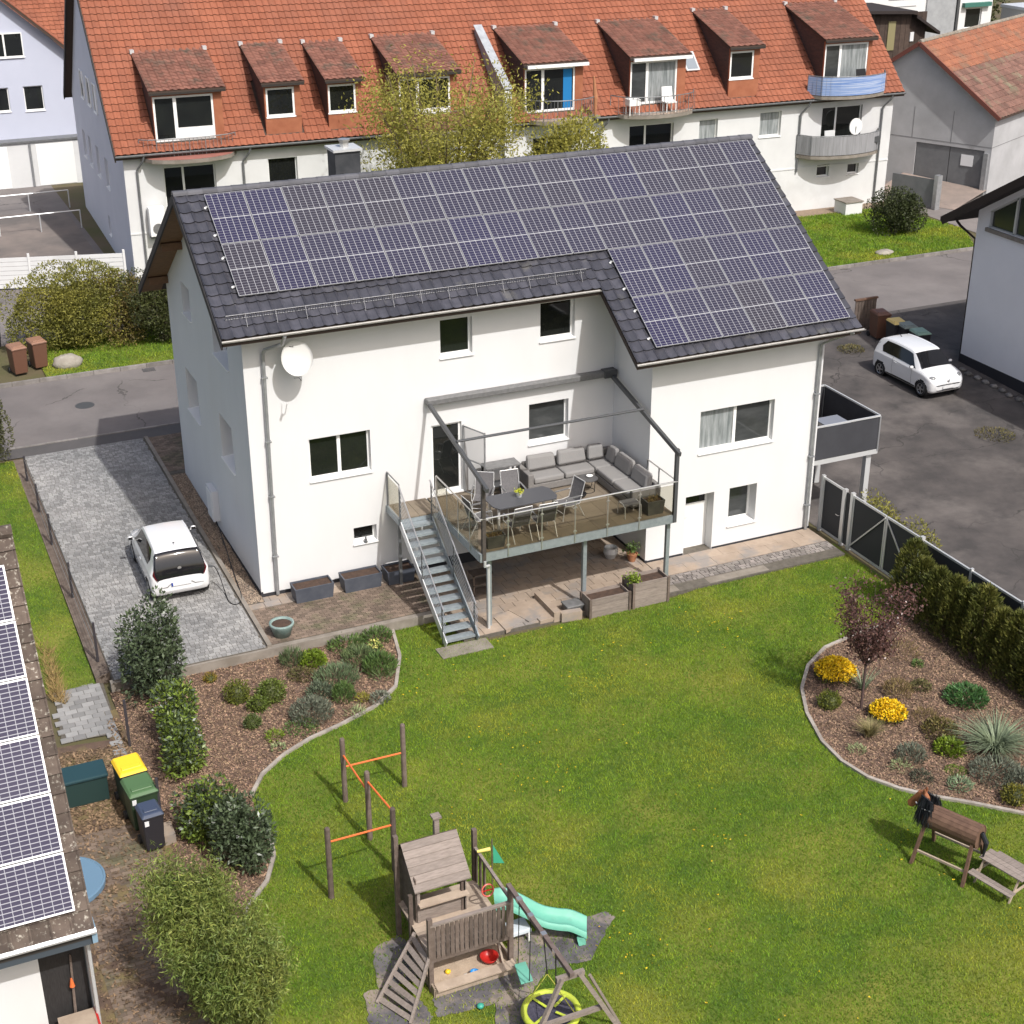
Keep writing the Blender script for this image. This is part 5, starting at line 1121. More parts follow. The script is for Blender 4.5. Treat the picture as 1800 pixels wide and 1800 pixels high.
# ------------------------------------------------------------------ climbing bars
cl = thing('climbing_frame', 'wooden climbing posts with orange bars on the lawn', 'climbing frame', (-.8, -11, LZ))
cp = dict(a=(-.82, -9.57, 1.37), b=(.59, -9.59, 1.37), c=(-.78, -11.1, 1.46), d=(-2.15, -12.6, 1.45), e=(-.66, -12.32, 1.30))
for x, y, z in cp.values(): q = MB(); q.tube([(x, y, LZ-.05), (x, y, z-.03), (x, y, z)], [.062, .058, .045], 10); q.build('post', WOODD, cl)
def bar(p, za, q_, zb): MB().tube([(*cp[p][:2], za), (*cp[q_][:2], zb)], .022, 8).build('bar', ORANGE, cl)
bar('a', .62, 'b', .62); bar('a', .95, 'c', .95); bar('c', 1.22, 'e', 1.22); bar('d', 1.10, 'e', .88)
# ------------------------------------------------------------------ play tower
def ragged(pts, amp=.035, n=9):
    P_ = [Vector((*p, 0)) for p in P2(pts)]; out = []
    for a, b in zip(P_, P_[1:]+P_[:1]):
        for i in range(n): p = a.lerp(b, i/n); out.append((p.x+random.uniform(-amp, amp), p.y+random.uniform(-amp, amp)))
    return out
MATS_P = [ragged(q) for q in ([(655, 1668), (700, 1645), (745, 1680), (740, 1720), (665, 1740)], [(640, 1745), (690, 1735), (740, 1760), (760, 1790), (735, 1830), (650, 1815)], [(760, 1745), (880, 1700), (905, 1640), (985, 1632), (1060, 1602), (1080, 1612), (1040, 1688), (965, 1705), (935, 1740), (985, 1790), (975, 1880), (885, 1880), (870, 1765), (770, 1790)])]
for q in MATS_P: sheet('play_mat', q, LZ+.02, MAT_DARK)
pt_ = thing('play_tower', 'weathered wooden play tower with a little hut and fenced platform', 'play tower', (-.4, -15, LZ))
X0, X1, Y0, Y1 = -1.28, .36, -15.95, -14.22; PZ = .52
for x, y, z in ((X0, Y0, 1.42), (X1, Y0, 1.60), (X0, Y1, 2.1), (X1, Y1, 1.75)): MB().box(x-.045, x+.045, y-.045, y+.045, LZ, z).build('post', WOODD, pt_)
for x in (X0, -.2): MB().box(x-.04, x+.04, -14.98, -14.91, LZ, 1.22).build('post', WOODD, pt_)
for i in range(12):
    y = Y0+i*(Y1-Y0)/12; MB().box(X0, X1, y+.004, y+(Y1-Y0)/12-.004, PZ-.03, PZ).build('floor_board', WOODP, pt_)
MB().box(X0, X1, Y0-.02, Y0+.02, PZ-.14, PZ-.03).build('joist', WOODD, pt_)
for i in range(17):                                              # fence of round-topped pickets at the front
    x = X0+.06+i*(X1-X0-.12)/16; q = MB(); q.extrude([(x-.036, Y0-.035, PZ-.06), (x+.036, Y0-.035, PZ-.06), (x+.036, Y0-.035, 1.20), (x, Y0-.035, 1.24), (x-.036, Y0-.035, 1.20)], (0, .022, 0)); q.build('picket', WOODD, pt_)
MB().box(X0, X1, Y0-.05, Y0+.03, 1.24, 1.28).build('rail', WOOD, pt_)
for i in range(6):
    y = -15.35+i*.2; MB().box(X1-.01, X1+.015, y, y+.08, PZ, 1.30).build('picket', WOODD, pt_) if i > 2 else None
MB().box(X1-.03, X1+.03, Y0, Y1, 1.30, 1.35).build('rail', WOOD, pt_)
# hut: walls, roof
HX0, HX1, HY0, HY1 = -1.16, -.16, -14.95, -13.98
for i in range(9):
    z = PZ-.35+i*.17
    if z < 1.5: MB().box(HX0-.012, HX0+.012, HY0+.02*i*.0, HY1, z+.003, z+.167).build('wall_board', WOODD, pt_)
for i in range(9):
    z = PZ+i*.12; MB().box(HX0, HX1, HY1-.012, HY1+.012, z+.002, z+.118).build('wall_board', WOODD, pt_)
for i in range(3):
    z = PZ+i*.14; MB().box(HX0+.05, HX1, HY0-.012, HY0+.012, z+.003, z+.137).build('wall_board', WOOD, pt_)
MB().box(HX0+.02, HX1+.04, HY0-.16, HY0+.05, .96, .99).build('counter', WOODP, pt_)
for x in (HX0+.04, HX1): MB().box(x-.03, x+.03, HY0-.03, HY0+.03, PZ, 1.33).build('post', WOOD, pt_)
for i in range(6):                                               # front roof boards
    f0, f1 = i/6+.004, (i+1)/6-.004; ya, yb = -15.06, -14.34; za, zb = 1.30, 1.95
    q = MB(); q.hexa([(HX0-.06, ya+(yb-ya)*f0, za+(zb-za)*f0), (HX1+.10, ya+(yb-ya)*f0, za+(zb-za)*f0), (HX1+.10, ya+(yb-ya)*f1, za+(zb-za)*f1), (HX0-.06, ya+(yb-ya)*f1, za+(zb-za)*f1)]+[(HX0-.06, ya+(yb-ya)*f0, za+(zb-za)*f0+.03), (HX1+.10, ya+(yb-ya)*f0, za+(zb-za)*f0+.03), (HX1+.10, ya+(yb-ya)*f1, za+(zb-za)*f1+.022), (HX0-.06, ya+(yb-ya)*f1, za+(zb-za)*f1+.022)]); q.build('roof_board', WOOD, pt_)
    ya, yb = -14.32, -13.72
    q = MB(); q.hexa([(HX0-.06, ya+(yb-ya)*f0, 1.95-.62*f0), (HX1+.10, ya+(yb-ya)*f0, 1.95-.62*f0), (HX1+.10, ya+(yb-ya)*f1, 1.95-.62*f1), (HX0-.06, ya+(yb-ya)*f1, 1.95-.62*f1)]+[(HX0-.06, ya+(yb-ya)*f0, 1.97-.62*f0), (HX1+.10, ya+(yb-ya)*f0, 1.97-.62*f0), (HX1+.10, ya+(yb-ya)*f1, 1.97-.62*f1), (HX0-.06, ya+(yb-ya)*f1, 1.97-.62*f1)]); q.build('roof_board', WOODD, pt_)
MB().poly([(HX0, HY0, 1.4), (HX0, HY1, 1.5), (HX0, -14.33, 1.93)]).build('gable_board', WOODD, pt_)
MB().box(-.42, -.32, -14.1, -14.0, 1.5, 2.15).build('chimney', WOOD, pt_); MB().box(-.46, -.28, -14.14, -13.96, 2.15, 2.19).build('chimney_cap', WOOD, pt_)
# ramp ladder on the left
A0, A1 = Vector((X0-.02, -15.2, PZ)), Vector((X0-.02, -15.95, PZ)); B0, B1 = Vector((-2.33, -15.85, LZ+.03)), Vector((-1.95, -16.6, LZ+.03))
for i in range(8):
    f = (i+.5)/8; MB().beam(A0.lerp(B0, f), A1.lerp(B1, f), .10, .03, (B0-A0).cross(Vector((0, 1, 0)))).build('rung', WOOD, pt_)
for a, b in ((A0, B0), (A1, B1)): MB().beam(a, b, .05, .07).build('ramp_rail', WOOD, pt_)
# sandbox below
for bx_ in ((X0, X1, Y0-.22, Y0-.18), (X0, X1, Y1-.5, Y1-.46), (X0-.02, X0+.02, Y0-.2, Y1-.5), (X1-.02, X1+.02, Y0-.2, Y1-.5)): MB().box(*bx_, LZ, LZ+.22).build('sandbox_board', WOODP, pt_)
MB().box(X0+.02, X1-.02, Y0-.32, Y0-.10, LZ+.22, LZ+.25).build('sandbox_seat', WOODP, pt_)
MB().box(X0+.02, X1-.02, Y0-.18, Y1-.5, LZ+.02, LZ+.10).build('sand', SAND, pt_)
MB().beam((.28, -15.4, LZ+.5), (.20, -15.95, LZ+.12), .04, .09).build('brace', WOODP, pt_)
# slide
sl_ = thing('slide', 'mint green plastic wave slide on the play tower', 'slide', (1.2, -15.6, LZ))
cvs = [(.40, -15.10, .60), (.62, -15.18, .60), (.95, -15.32, .40), (1.28, -15.45, .16), (1.55, -15.56, .07), (1.80, -15.66, .02), (2.08, -15.80, -.14)]
sm = []
for i in range(len(cvs)-1):
    p0, p1, p2, p3 = [Vector(cvs[min(max(k, 0), len(cvs)-1)]) for k in (i-1, i, i+1, i+2)]
    for f in np.linspace(0, 1, 6)[:-1]: sm.append(0.5*((2*p1)+(-p0+p2)*f+(2*p0-5*p1+4*p2-p3)*f*f+(-p0+3*p1-3*p2+p3)*f**3))
sm.append(Vector(cvs[-1])); q = MB(); pr = [(-.27, .0), (-.25, .13), (-.21, .13), (-.17, .02), (0, 0), (.17, .02), (.21, .13), (.25, .13), (.27, .0)]; vs = []
for i, p in enumerate(sm):
    d = (sm[min(i+1, len(sm)-1)]-sm[max(i-1, 0)]); d.z = 0; d.normalize(); s_ = Vector((d.y, -d.x, 0))
    for a, b in pr: vs.append(p+s_*a+Vector((0, 0, b)))
k = len(pr); q.add(vs, [(i*k+j, i*k+j+1, (i+1)*k+j+1, (i+1)*k+j) for i in range(len(sm)-1) for j in range(k-1)]); q.build('chute', TURQ, sl_, smooth=True)
q = MB(); e_ = Vector(cvs[-1]); q.extrude([tuple(e_+Vector(v)) for v in ((-.12, .24, .0), (.03, .20, .0), (.05, .18, -.14), (-.1, .2, -.14))], (-.18, -.42, 0)); q.build('foot', TURQ, sl_)
# swing
sw = thing('swing_set', 'weathered wooden swing beam and A-frame joined to the play tower', 'swing frame', (.4, -17.5, LZ))
BA, BB = Vector((.36, -15.85, 1.58)), Vector((.36, -18.55, 1.62))
MB().beam(BA, BB, .085, .085).build('beam', mat('swing_wood', (.17, .13, .115), .85, (.115, .085, .075), 8), sw)
for s_, x in ((-1, -.72), (1, 1.50)): MB().beam((.36+s_*.17, -18.5, 1.56), (x, -18.62, LZ), .075, .075).build('leg', WOOD, sw)
MB().beam((.1, -18.45, 1.52), (.64, -18.45, 1.52), .08, .10).build('cross_piece', WOOD, sw); MB().beam((-.15, -18.5, .62), (.98, -18.5, .62), .07, .09).build('cross_piece', WOOD, sw)
MB().beam((.70, -18.55, 1.5), (1.55, -18.2, LZ), .035, .05).build('brace', WOOD, sw)
for y in (-16.35, -16.85, -17.4, -17.9): MB().box(.31, .41, y-.05, y+.05, 1.55, 1.65).build('hanger', STAIN, sw)
ns = thing('nest_swing', 'round lime green nest swing with dark net', 'swing', (.38, -17.62, .05)); cx, cy, cz = .40, -17.66, .02; rr = .50
MB().tube([(cx+rr*math.cos(t_), cy+rr*math.sin(t_), cz) for t_ in np.linspace(0, 2*math.pi, 33)[:-1]], .062, 10, closed=True).build('ring', LIME, ns, smooth=True)
q = MB(); q.lathe([(.0, -.06), (.2, -.055), (.46, .0), (.46, .012), (.2, -.04), (.0, -.045)], (cx, cy, cz), 28); q.build('net', mat('net_dark', (.035, .033, .05), .8, (.07, .065, .09), 25), ns)
for a in (.5, 2.0, 3.6, 5.3): MB().beam((cx+.1*math.cos(a), cy+.1*math.sin(a), cz+.03), (cx+.46*math.cos(a), cy+.46*math.sin(a), cz+.04), .05, .012).build('strap', LIME, ns)
for y, s_ in ((-17.4, 1), (-17.9, -1)):
    MB().tube([(.36, y, 1.55), (cx, cy+s_*.18, .75)], .012, 6).build('rope', BLKROPE, ns)
    for sx in (-1, 1): MB().tube([(cx, cy+s_*.18, .75), (cx+sx*.36, cy+s_*.33, cz+.03)], .009, 6).build('rope', YROPE, ns)
bs = thing('board_swing', 'mint green board swing hanging from the wooden beam', 'swing', (.36, -16.6, .1))
q = MB(); q.hexa([(.18, -16.82, .02), (.42, -16.85, .04), (.50, -16.33, .05), (.28, -16.30, .03), (.18, -16.82, .05), (.42, -16.85, .07), (.50, -16.33, .08), (.28, -16.30, .06)]); q.build('seat', TURQ, bs, bevel=.01)
for y, yy in ((-16.35, -16.32), (-16.85, -16.83)): MB().tube([(.36, y, 1.55), (.35, yy, .06)], .009, 6).build('rope', BLKROPE, bs)
# toys
def toy(name, label, cat, prof, c, m): t_ = thing(name, label, cat, c); MB().lathe(prof, c, 18).build('body', m, t_, smooth=True); return t_
toy('toy_bowl', 'red round plastic bowl in the sandbox', 'toy', [(.07, 0), (.15, .05), (.185, .13), (.175, .13), (.13, .05), (.05, .02)], (.0, -15.75, LZ+.10), REDP)
toy('toy_bucket', 'small blue plastic bucket in the sandbox', 'toy', [(.06, 0), (.085, .10), (.09, .11), (.075, .10), (.05, .02)], (-.42, -16.02, LZ+.10), BLUEPL)
toy('toy_bucket', 'small white toy pail in the sandbox', 'toy', [(.05, 0), (.07, .09), (.075, .1), (.06, .09), (.04, .02)], (-.60, -16.06, LZ+.10), WF)
toy('toy_mould', 'small yellow sand mould in the sandbox', 'toy', [(.05, 0), (.06, .04), (.02, .07)], (-.85, -15.72, LZ+.10), YELP)
toy('toy_mould', 'small orange sand mould in the sandbox', 'toy', [(.04, 0), (.05, .04), (.02, .06)], (-.80, -16.05, LZ+.10), ORANGE)
toy('toy_mould', 'turquoise sand mould lying on the rubber mat', 'toy', [(.06, 0), (.07, .05), (.03, .08)], (-.62, -16.75, LZ+.03), mat('teal_plastic', (.05, .33, .24), .4))
tb = thing('toy_box', 'pale plastic play box beside the tower under the slide', 'toy box', (.8, -15.3, LZ))
MB().box(.52, 1.02, -15.5, -15.12, LZ+.24, LZ+.34).build('tray', mat('pale_blue_plastic', (.58, .64, .68), .4), tb, bevel=.02)
for x in (.56, .98):
    for y in (-15.47, -15.15): MB().box(x-.025, x+.025, y-.025, y+.025, LZ, LZ+.25).build('leg', WF, tb)
swl = thing('toy_steering_ring', 'red toy steering wheel on the tower railing', 'toy', (.2, -15.0, 1.0))
MB().tube([(.22+.12*math.cos(t_), -15.2+.03*math.sin(t_), 1.02+.12*math.sin(t_)) for t_ in np.linspace(0, 2*math.pi, 17)[:-1]], .016, 6, closed=True).build('ring', mat('coral_plastic', (.6, .12, .09), .4), swl)
MB().beam((.1, -15.2, 1.02), (.34, -15.2, 1.02), .02, .02).build('spoke', REDP, swl)
tl = thing('toy_telescope', 'small yellow toy telescope on the tower rail', 'toy', (.4, -14.3, 1.4)); MB().tube([(.30, -14.5, 1.42), (.56, -14.55, 1.44)], [.028, .04], 10).build('tube', mat('pale_yellow_plastic', (.72, .6, .16), .4), tl)
pn = thing('pennant', 'narrow mint pennant on a stick behind the slide', 'flag', (.9, -14.7, .6)); MB().tube([(.62, -14.5, .5), (.62, -14.5, 1.62)], .012, 6).build('stick', WOODD, pn)
MB().extrude([(.63, -14.51, 1.50), (.64, -14.51, 1.05), (.86, -14.55, 1.0)], (0, -.012, 0)).build('cloth', mat('pennant_green', (.05, .34, .2), .6), pn)
# ------------------------------------------------------------------ wooden horse and small picnic table
hd = Vector((.49, -1.08, 0)).normalized(); hsd = Vector((hd.y*-1, hd.x, 0))
hr = thing('wooden_horse', 'wooden vaulting horse with dark mane and brown head on the lawn', 'play horse', (10.05, -16.95, LZ), math.atan2(hd.y, hd.x), local=True)
q = MB(); k = 18; L_ = 1.22
for a in range(k):                                               # barrel of slats
    an0 = 2*math.pi*a/k; q = MB(); r0, r1 = .235, .255; w_ = math.pi/k*.94
    vs = []
    for x in (-L_/2, L_/2):
        for r, sgn in ((r0, -1), (r1, -1), (r1, 1), (r0, 1)): vs.append((x, r*math.cos(an0+sgn*w_), .98+r*1.05*math.sin(an0+sgn*w_)))
    q.add(vs, [(0, 1, 2, 3), (7, 6, 5, 4), (0, 4, 5, 1), (1, 5, 6, 2), (2, 6, 7, 3), (3, 7, 4, 0)]); q.build('slat', WOODB, hr)
for x in (-L_/2+.02, L_/2-.02): q = MB(); q.tube([(x-.012, 0, .98), (x+.012, 0, .98)], .235, 20); q.build('end_disc', WOODB, hr)
for x in (-.52, .52):
    for s_ in (-1, 1): MB().beam((x, s_*.15, .98), (x*1.12, s_*.52, 0), .09, .06, (1, 0, 0)).build('leg', WOODB, hr)
for s_ in (-1, 1): MB().beam((-.56, s_*.40, .30), (.56, s_*.40, .30), .04, .05).build('foot_rail', WOODP, hr)
q = MB(); q.extrude([(-.52, -.055, 1.05), (-.60, -.055, 1.38), (-.70, -.055, 1.50), (-.84, -.055, 1.47), (-1.06, -.055, 1.12), (-1.02, -.055, 1.02), (-.93, -.055, 1.02), (-.80, -.055, 1.16), (-.66, -.055, .95)], (0, .11, 0)); q.build('head', mat('horse_brown', (.30, .115, .05), .7, (.2, .075, .035), 6), hr, bevel=.02)
for s_ in (-1, 1): MB().blob((-.70, s_*.05, 1.53), .035, .02, .07, 8, 5).build('ear', MATS['horse_brown'], hr)
n_ = 900; P = np.stack([RNG.uniform(-.74, -.44, n_), RNG.choice([-1, 1], n_)*RNG.uniform(.03, .20, n_), RNG.uniform(1.2, 1.48, n_)], 1); D = np.stack([RNG.normal(0, .12, n_), np.sign(P[:, 1])*.25, -np.ones(n_)], 1)
np_mesh('mane', leaf_quads(P, D, .46, .02), 4, mat('mane_black', (.012, .014, .018), .6), hr, kind=None)
q = MB(); q.extrude([(-.74, -.10, 1.46), (-.46, -.13, 1.38), (-.50, -.17, 1.0), (-.62, -.18, .80), (-.70, -.15, 1.05)], (0, .03, 0)); q.extrude([(-.74, .07, 1.46), (-.46, .10, 1.38), (-.42, .17, .92), (-.62, .17, .74), (-.72, .14, .98)], (0, .03, 0)); q.build('mane_mat', MATS['mane_black'], hr)
MB().tube([(-.84, -.09, 1.22), (-.66, -.20, 1.20), (-.45, -.22, 1.24)], .014, 6).build('rein', WF, hr)
MB().tube([(.62, 0, 1.1), (.74, 0, .9), (.72, 0, .55)], [.05, .06, .02], 8).build('tail', MATS['mane_black'], hr)
pc = thing('picnic_table', "child's weathered picnic table beside the wooden horse", 'picnic table', (10.62, -18.0, LZ), math.atan2(-1.0, .25), local=True)
for i in range(3): MB().box(-.52, .52, -.21+i*.142, -.21+i*.142+.136, .50, .525).build('table_board', WOOD, pc)
for s_ in (-1, 1):
    for i in range(2): MB().box(-.52, .52, s_*.46-.10+i*.102, s_*.46-.10+i*.102+.096, .28, .30).build('bench_board', WOOD, pc)
    for x in (-.42, .42): MB().beam((x, s_*.14, .50), (x, s_*.40, 0), .05, .03, (1, 0, 0)).build('leg', WOODP, pc)
for x in (-.45, .45): MB().box(x-.015, x+.015, -.55, .55, .23, .28).build('bearer', WOODP, pc)
# ------------------------------------------------------------------ lawn blades, mulch chips
def grass(name, poly, dens, zf, H=.055, W=.016, holes=(), m=BLADE):
    P = scatter(poly, dens)
    for h in holes: P = P[~in_poly(P, h)]
    z = np.array([zf(a, b) for a, b in P]) if callable(zf) else np.full(len(P), zf)
    return np_mesh(name, blade_tris(np.column_stack([P, z]), H, W, lean=.75), 3, m, kind='stuff')
mat_poly = P2([(655, 1660), (700, 1640), (760, 1690), (900, 1620), (1055, 1600), (1085, 1612), (1040, 1692), (960, 1712), (985, 1900), (880, 1900), (640, 1850), (640, 1740)])
vis = [(-4.7, -22.5), (16.7, -22.5), (16.7, -3.35), (10.3, -4.35), (5.0, -4.35), (4.9, -2.75), (2.75, -2.62), (-4.7, -2.8)]
tag(grass('grass', vis, 1500, LZ, holes=(bedL, bedR, *MATS_P)), 'mown green lawn grass of the back garden', 'grass')
for q_ in MATS_P: tag(grass('grass', [tuple(p) for p in q_], 260, LZ+.02, .06), 'sparse grass growing through the worn rubber mats of the play area', 'grass')
tag(grass('grass', side_lawn, 900, lambda x, y: gh(y)+.06, .06), 'strip of lawn grass beside the driveway fence', 'grass')
tag(grass('grass', back_lawn, 420, .32, .10, .035), 'grass of the lawn in front of the apartment house', 'grass')
tag(grass('grass', left_verge, 500, .32, .08, .025), 'grass of the roadside verge below the olive bush', 'grass')
n_ = 900; P = scatter(vis, 22); P = P[~in_poly(P, bedL) & ~in_poly(P, bedR)]
P = np.concatenate([P[:250], np.repeat(scatter(vis, .12), 12, 0)]); P = P+RNG.normal(0, .32, P.shape); P = P[in_poly(P, vis) & ~in_poly(P, bedL) & ~in_poly(P, bedR)]
nz = np.sin(P[:, 0]*1.1+1)*np.cos(P[:, 1]*.9)+RNG.normal(0, .5, len(P)); P = P[(nz > -.1) & (P[:, 0] > 1.0)]
P = np.column_stack([P, np.full(len(P), LZ+.06)]); a = RNG.uniform(0, 6.28, len(P)); D = np.column_stack([np.cos(a), np.sin(a), np.full(len(P), .3)])
V_ = np.concatenate([leaf_quads(P, D, .028, .032), leaf_quads(P, -D*np.array([1, 1, -1]), .028, .032)]); tag(np_mesh('dandelions', V_, 4, YELF, kind='stuff'), 'yellow dandelions dotted over the lawn', 'flowers')
# dry grass tufts beside the neighbour roof
P = scatter(P2([(68, 1130), (92, 1150), (118, 1240), (92, 1235)]), 900); tag(np_mesh('dry_grass', blade_tris(np.column_stack([P, np.full(len(P), LZ+.02)]), .28, .02, lean=.9), 3, STRAW, kind='stuff'), 'dry yellow grass along the neighbouring roof edge', 'grass')
def chips(name, poly, dens, z, label, size=.05, m=MULCH):
    P = scatter(poly, dens); n_ = len(P); P = np.column_stack([P, z+RNG.uniform(.004, .03, n_)]); a = RNG.uniform(0, 6.28, n_)
    D = np.column_stack([np.cos(a), np.sin(a), RNG.normal(0, .3, n_)]); S_ = np.column_stack([-np.sin(a), np.cos(a), RNG.normal(0, .45, n_)])
    L_ = (RNG.uniform(.4, 1.3, n_)*size)[:, None]; Wd = (RNG.uniform(.25, .55, n_)*size)[:, None]
    V_ = np.stack([P-D*L_/2-S_*Wd/2, P+D*L_/2-S_*Wd/2, P+D*L_/2+S_*Wd/2, P-D*L_/2+S_*Wd/2], 1).reshape(-1, 3)
    tag(np_mesh(name, V_, 4, m, kind='stuff'), label, 'mulch')
chips('bark_mulch', [tuple(p) for p in bedL], 900, LZ+.012, 'reddish bark mulch covering the bed beside the driveway')
chips('bark_mulch', [tuple(p) for p in bedR], 900, LZ+.012, 'reddish bark mulch covering the curved flower bed')
chips('leaf_litter', [(-7.0, -8.4), (-4.8, -8.4), (-4.8, -4.0), (-5.1, -4.0), (-5.1, -5.2), (-7.0, -4.9)], 420, LZ+.006, 'brown leaf litter around the bins', .08, mat('litter_leaf', (.24, .16, .095), .9, (.15, .10, .06), 4, var=.45))
chips('leaf_litter', [(-7.0, -20), (-4.9, -20), (-4.9, -8.4), (-7.0, -8.4)], 120, LZ+.022, 'scattered brown leaves on the brick path', .07, MATS['litter_leaf'])

# ------------------------------------------------------------------ shrubs and plants
def crown_points(base, rx, ry, h, n, clumps, z0=0.0, shell=.75, rng=RNG):
    C = []; 
    for k in range(clumps):
        a = rng.uniform(0, 6.283); r = math.sqrt(rng.uniform(0, 1))*.62; f = rng.uniform(.25, .82)
        C.append((base[0]+rx*r*math.cos(a), base[1]+ry*r*math.sin(a), base[2]+z0+(h-z0)*f, rng.uniform(.32, .55)))
    pts = []; nor = []
    for cx, cy, cz, s in C:
        m_ = n//clumps; d = unit(rng.normal(size=(m_, 3))); rad = rng.uniform(shell, 1.0, m_)[:, None]**.5
        p = d*rad*np.array([rx*s*1.15, ry*s*1.15, (h-z0)*s*.72])+np.array([cx, cy, cz]); pts.append(p); nor.append(d)
    P = np.concatenate(pts); N = np.concatenate(nor); k = P[:, 2] > base[2]+.02; return P[k], N[k], C
def shrub(name, label, base, rx, ry, h, n, L, W, m, clumps=14, cat='shrub', z0=0.05, group=None, mix=None, stem=BARK, up=0.25):
    t_ = thing(name, label, cat, base, group=group); P, N, C = crown_points(base, rx, ry, h, n, clumps, z0)
    D = unit(N*.7+RNG.normal(size=P.shape)*.7+np.array([0, 0, up])); V_ = leaf_quads(P, D, L, W)
    if mix:
        k = (RNG.uniform(size=len(P)) < mix[1]) & (P[:, 2] > base[2]+h*.35); kk = np.repeat(k, 4); np_mesh('foliage', V_[~kk], 4, m, t_); np_mesh('fresh_foliage', V_[kk], 4, mix[0], t_)
    else: np_mesh('foliage', V_, 4, m, t_)
    q = MB()
    for cx, cy, cz, s in C[:10]: q.tube([(base[0]+(cx-base[0])*.15, base[1]+(cy-base[1])*.15, base[2]-.02), (base[0]+(cx-base[0])*.5, base[1]+(cy-base[1])*.5, base[2]+(cz-base[2])*.5), (cx, cy, cz)], [.022, .016, .008], 5)
    q.build('stems', stem, t_); return t_
def G(u, v, z=LZ): p = gz(u, v, z); return (p[0], p[1], z)
shrub('laurel_shrub', 'tall dark glossy laurel at the end of the driveway', G(272, 1225), .82, .75, 2.35, 6200, .13, .055, LAUREL, 26)
shrub('laurel_shrub', 'bright green laurel between the tall laurel and the bins', G(312, 1300), .55, .62, 1.55, 3400, .12, .05, LAURELY, 16, mix=(LAUREL, .35))
shrub('laurel_shrub', 'glossy laurel with a dark lower half beside the bark path', G(325, 1362), .55, .55, 1.35, 3000, .12, .05, LAURELY, 14, mix=(LAUREL, .5))
shrub('laurel_shrub', 'fresh green laurel next to the navy bin', G(372, 1470), .70, .6, 1.45, 3600, .12, .05, LAURELY, 16, mix=(LAUREL, .55))
shrub('laurel_shrub', 'dark blue-green laurel reaching over the lawn edge', G(432, 1515), .66, .75, 1.5, 4400, .125, .052, LAUREL, 18)
# bamboo: arching canes with narrow leaves
def bamboo(label, base, r, h, canes, leaves):
    t_ = thing('bamboo', label, 'bamboo', base); q = MB(); Ps = []; Ds = []
    for i in range(canes):
        a = RNG.uniform(0, 6.283); rr = r*.45*math.sqrt(RNG.uniform()); x, y = base[0]+rr*math.cos(a), base[1]+rr*math.sin(a); hh = h*RNG.uniform(.65, 1.05)
        o = RNG.uniform(.25, 1.25)*r; b = a+RNG.normal(0, .5); pts = []
        for f in np.linspace(0, 1, 7): pts.append((x+math.cos(b)*o*f**2.2, y+math.sin(b)*o*f**2.2, base[2]+hh*(f-.16*f**3)))
        q.tube(pts, [.013*(1-.8*f) for f in np.linspace(0, 1, 7)], 4)
        for k in range(leaves//canes):
            f = RNG.uniform(.18, 1.0)**.75; i0 = min(int(f*6), 5); p = np.array(pts[i0])*(1-(f*6-i0))+np.array(pts[i0+1])*(f*6-i0); Ps.append(p+RNG.normal(0, .11, 3)); d = RNG.normal(size=3); d[2] -= .4; Ds.append(d)
    q.build('canes', mat('cane', (.16, .15, .05), .6), t_); np_mesh('leaves', leaf_quads(np.array(Ps), np.array(Ds), .115, .022), 4, BAMBOO, t_); return t_
bamboo('large feathery olive bamboo clump beside the brick path', (-5.25, -14.25, LZ), .62, 3.5, 70, 34000)
bamboo('second feathery bamboo clump, closer to the play tower ladder', (-5.0, -15.5, LZ), .68, 3.2, 70, 34000)
bamboo('lower bamboo clump spreading towards the play tower ladder', (-4.65, -15.6, LZ), .55, 2.2, 55, 20000)
# thuja hedge along the fence
for i in range(20):
    y = -7.42-i*.62+RNG.uniform(-.06, .06); x = 16.32+RNG.uniform(-.05, .05); h = 1.95+RNG.uniform(-.28, .2); b = (x, y, LZ)
    t_ = thing('thuja', 'first thuja of the hedge, right beside the post of the double gate' if i == 0 else 'one of the dense dark green thujas of the hedge along the panel fence', 'hedge plant', b, group='thuja hedge along the fence'); n_ = 3000
    f = RNG.uniform(0, 1, n_)**.8; a = RNG.uniform(0, 6.283, n_); prof_ = np.interp(f, [0, .1, .5, .85, 1], [.42, .50, .47, .31, .07]); rr = prof_*RNG.uniform(.72, 1.06, n_)*(1+.18*np.sin(5*a+i))
    P = np.stack([x+rr*np.cos(a), y+rr*np.sin(a)*.95, LZ+f*h], 1); D = np.stack([np.cos(a)*.55, np.sin(a)*.55, np.full(n_, .85)], 1)+RNG.normal(0, .25, (n_, 3)); np_mesh('foliage', leaf_quads(P, D, .15, .036), 4, THUJA, t_)
    MB().tube([(x, y, LZ), (x, y, LZ+h*.8)], [.03, .012], 6).build('trunk', BARK, t_)
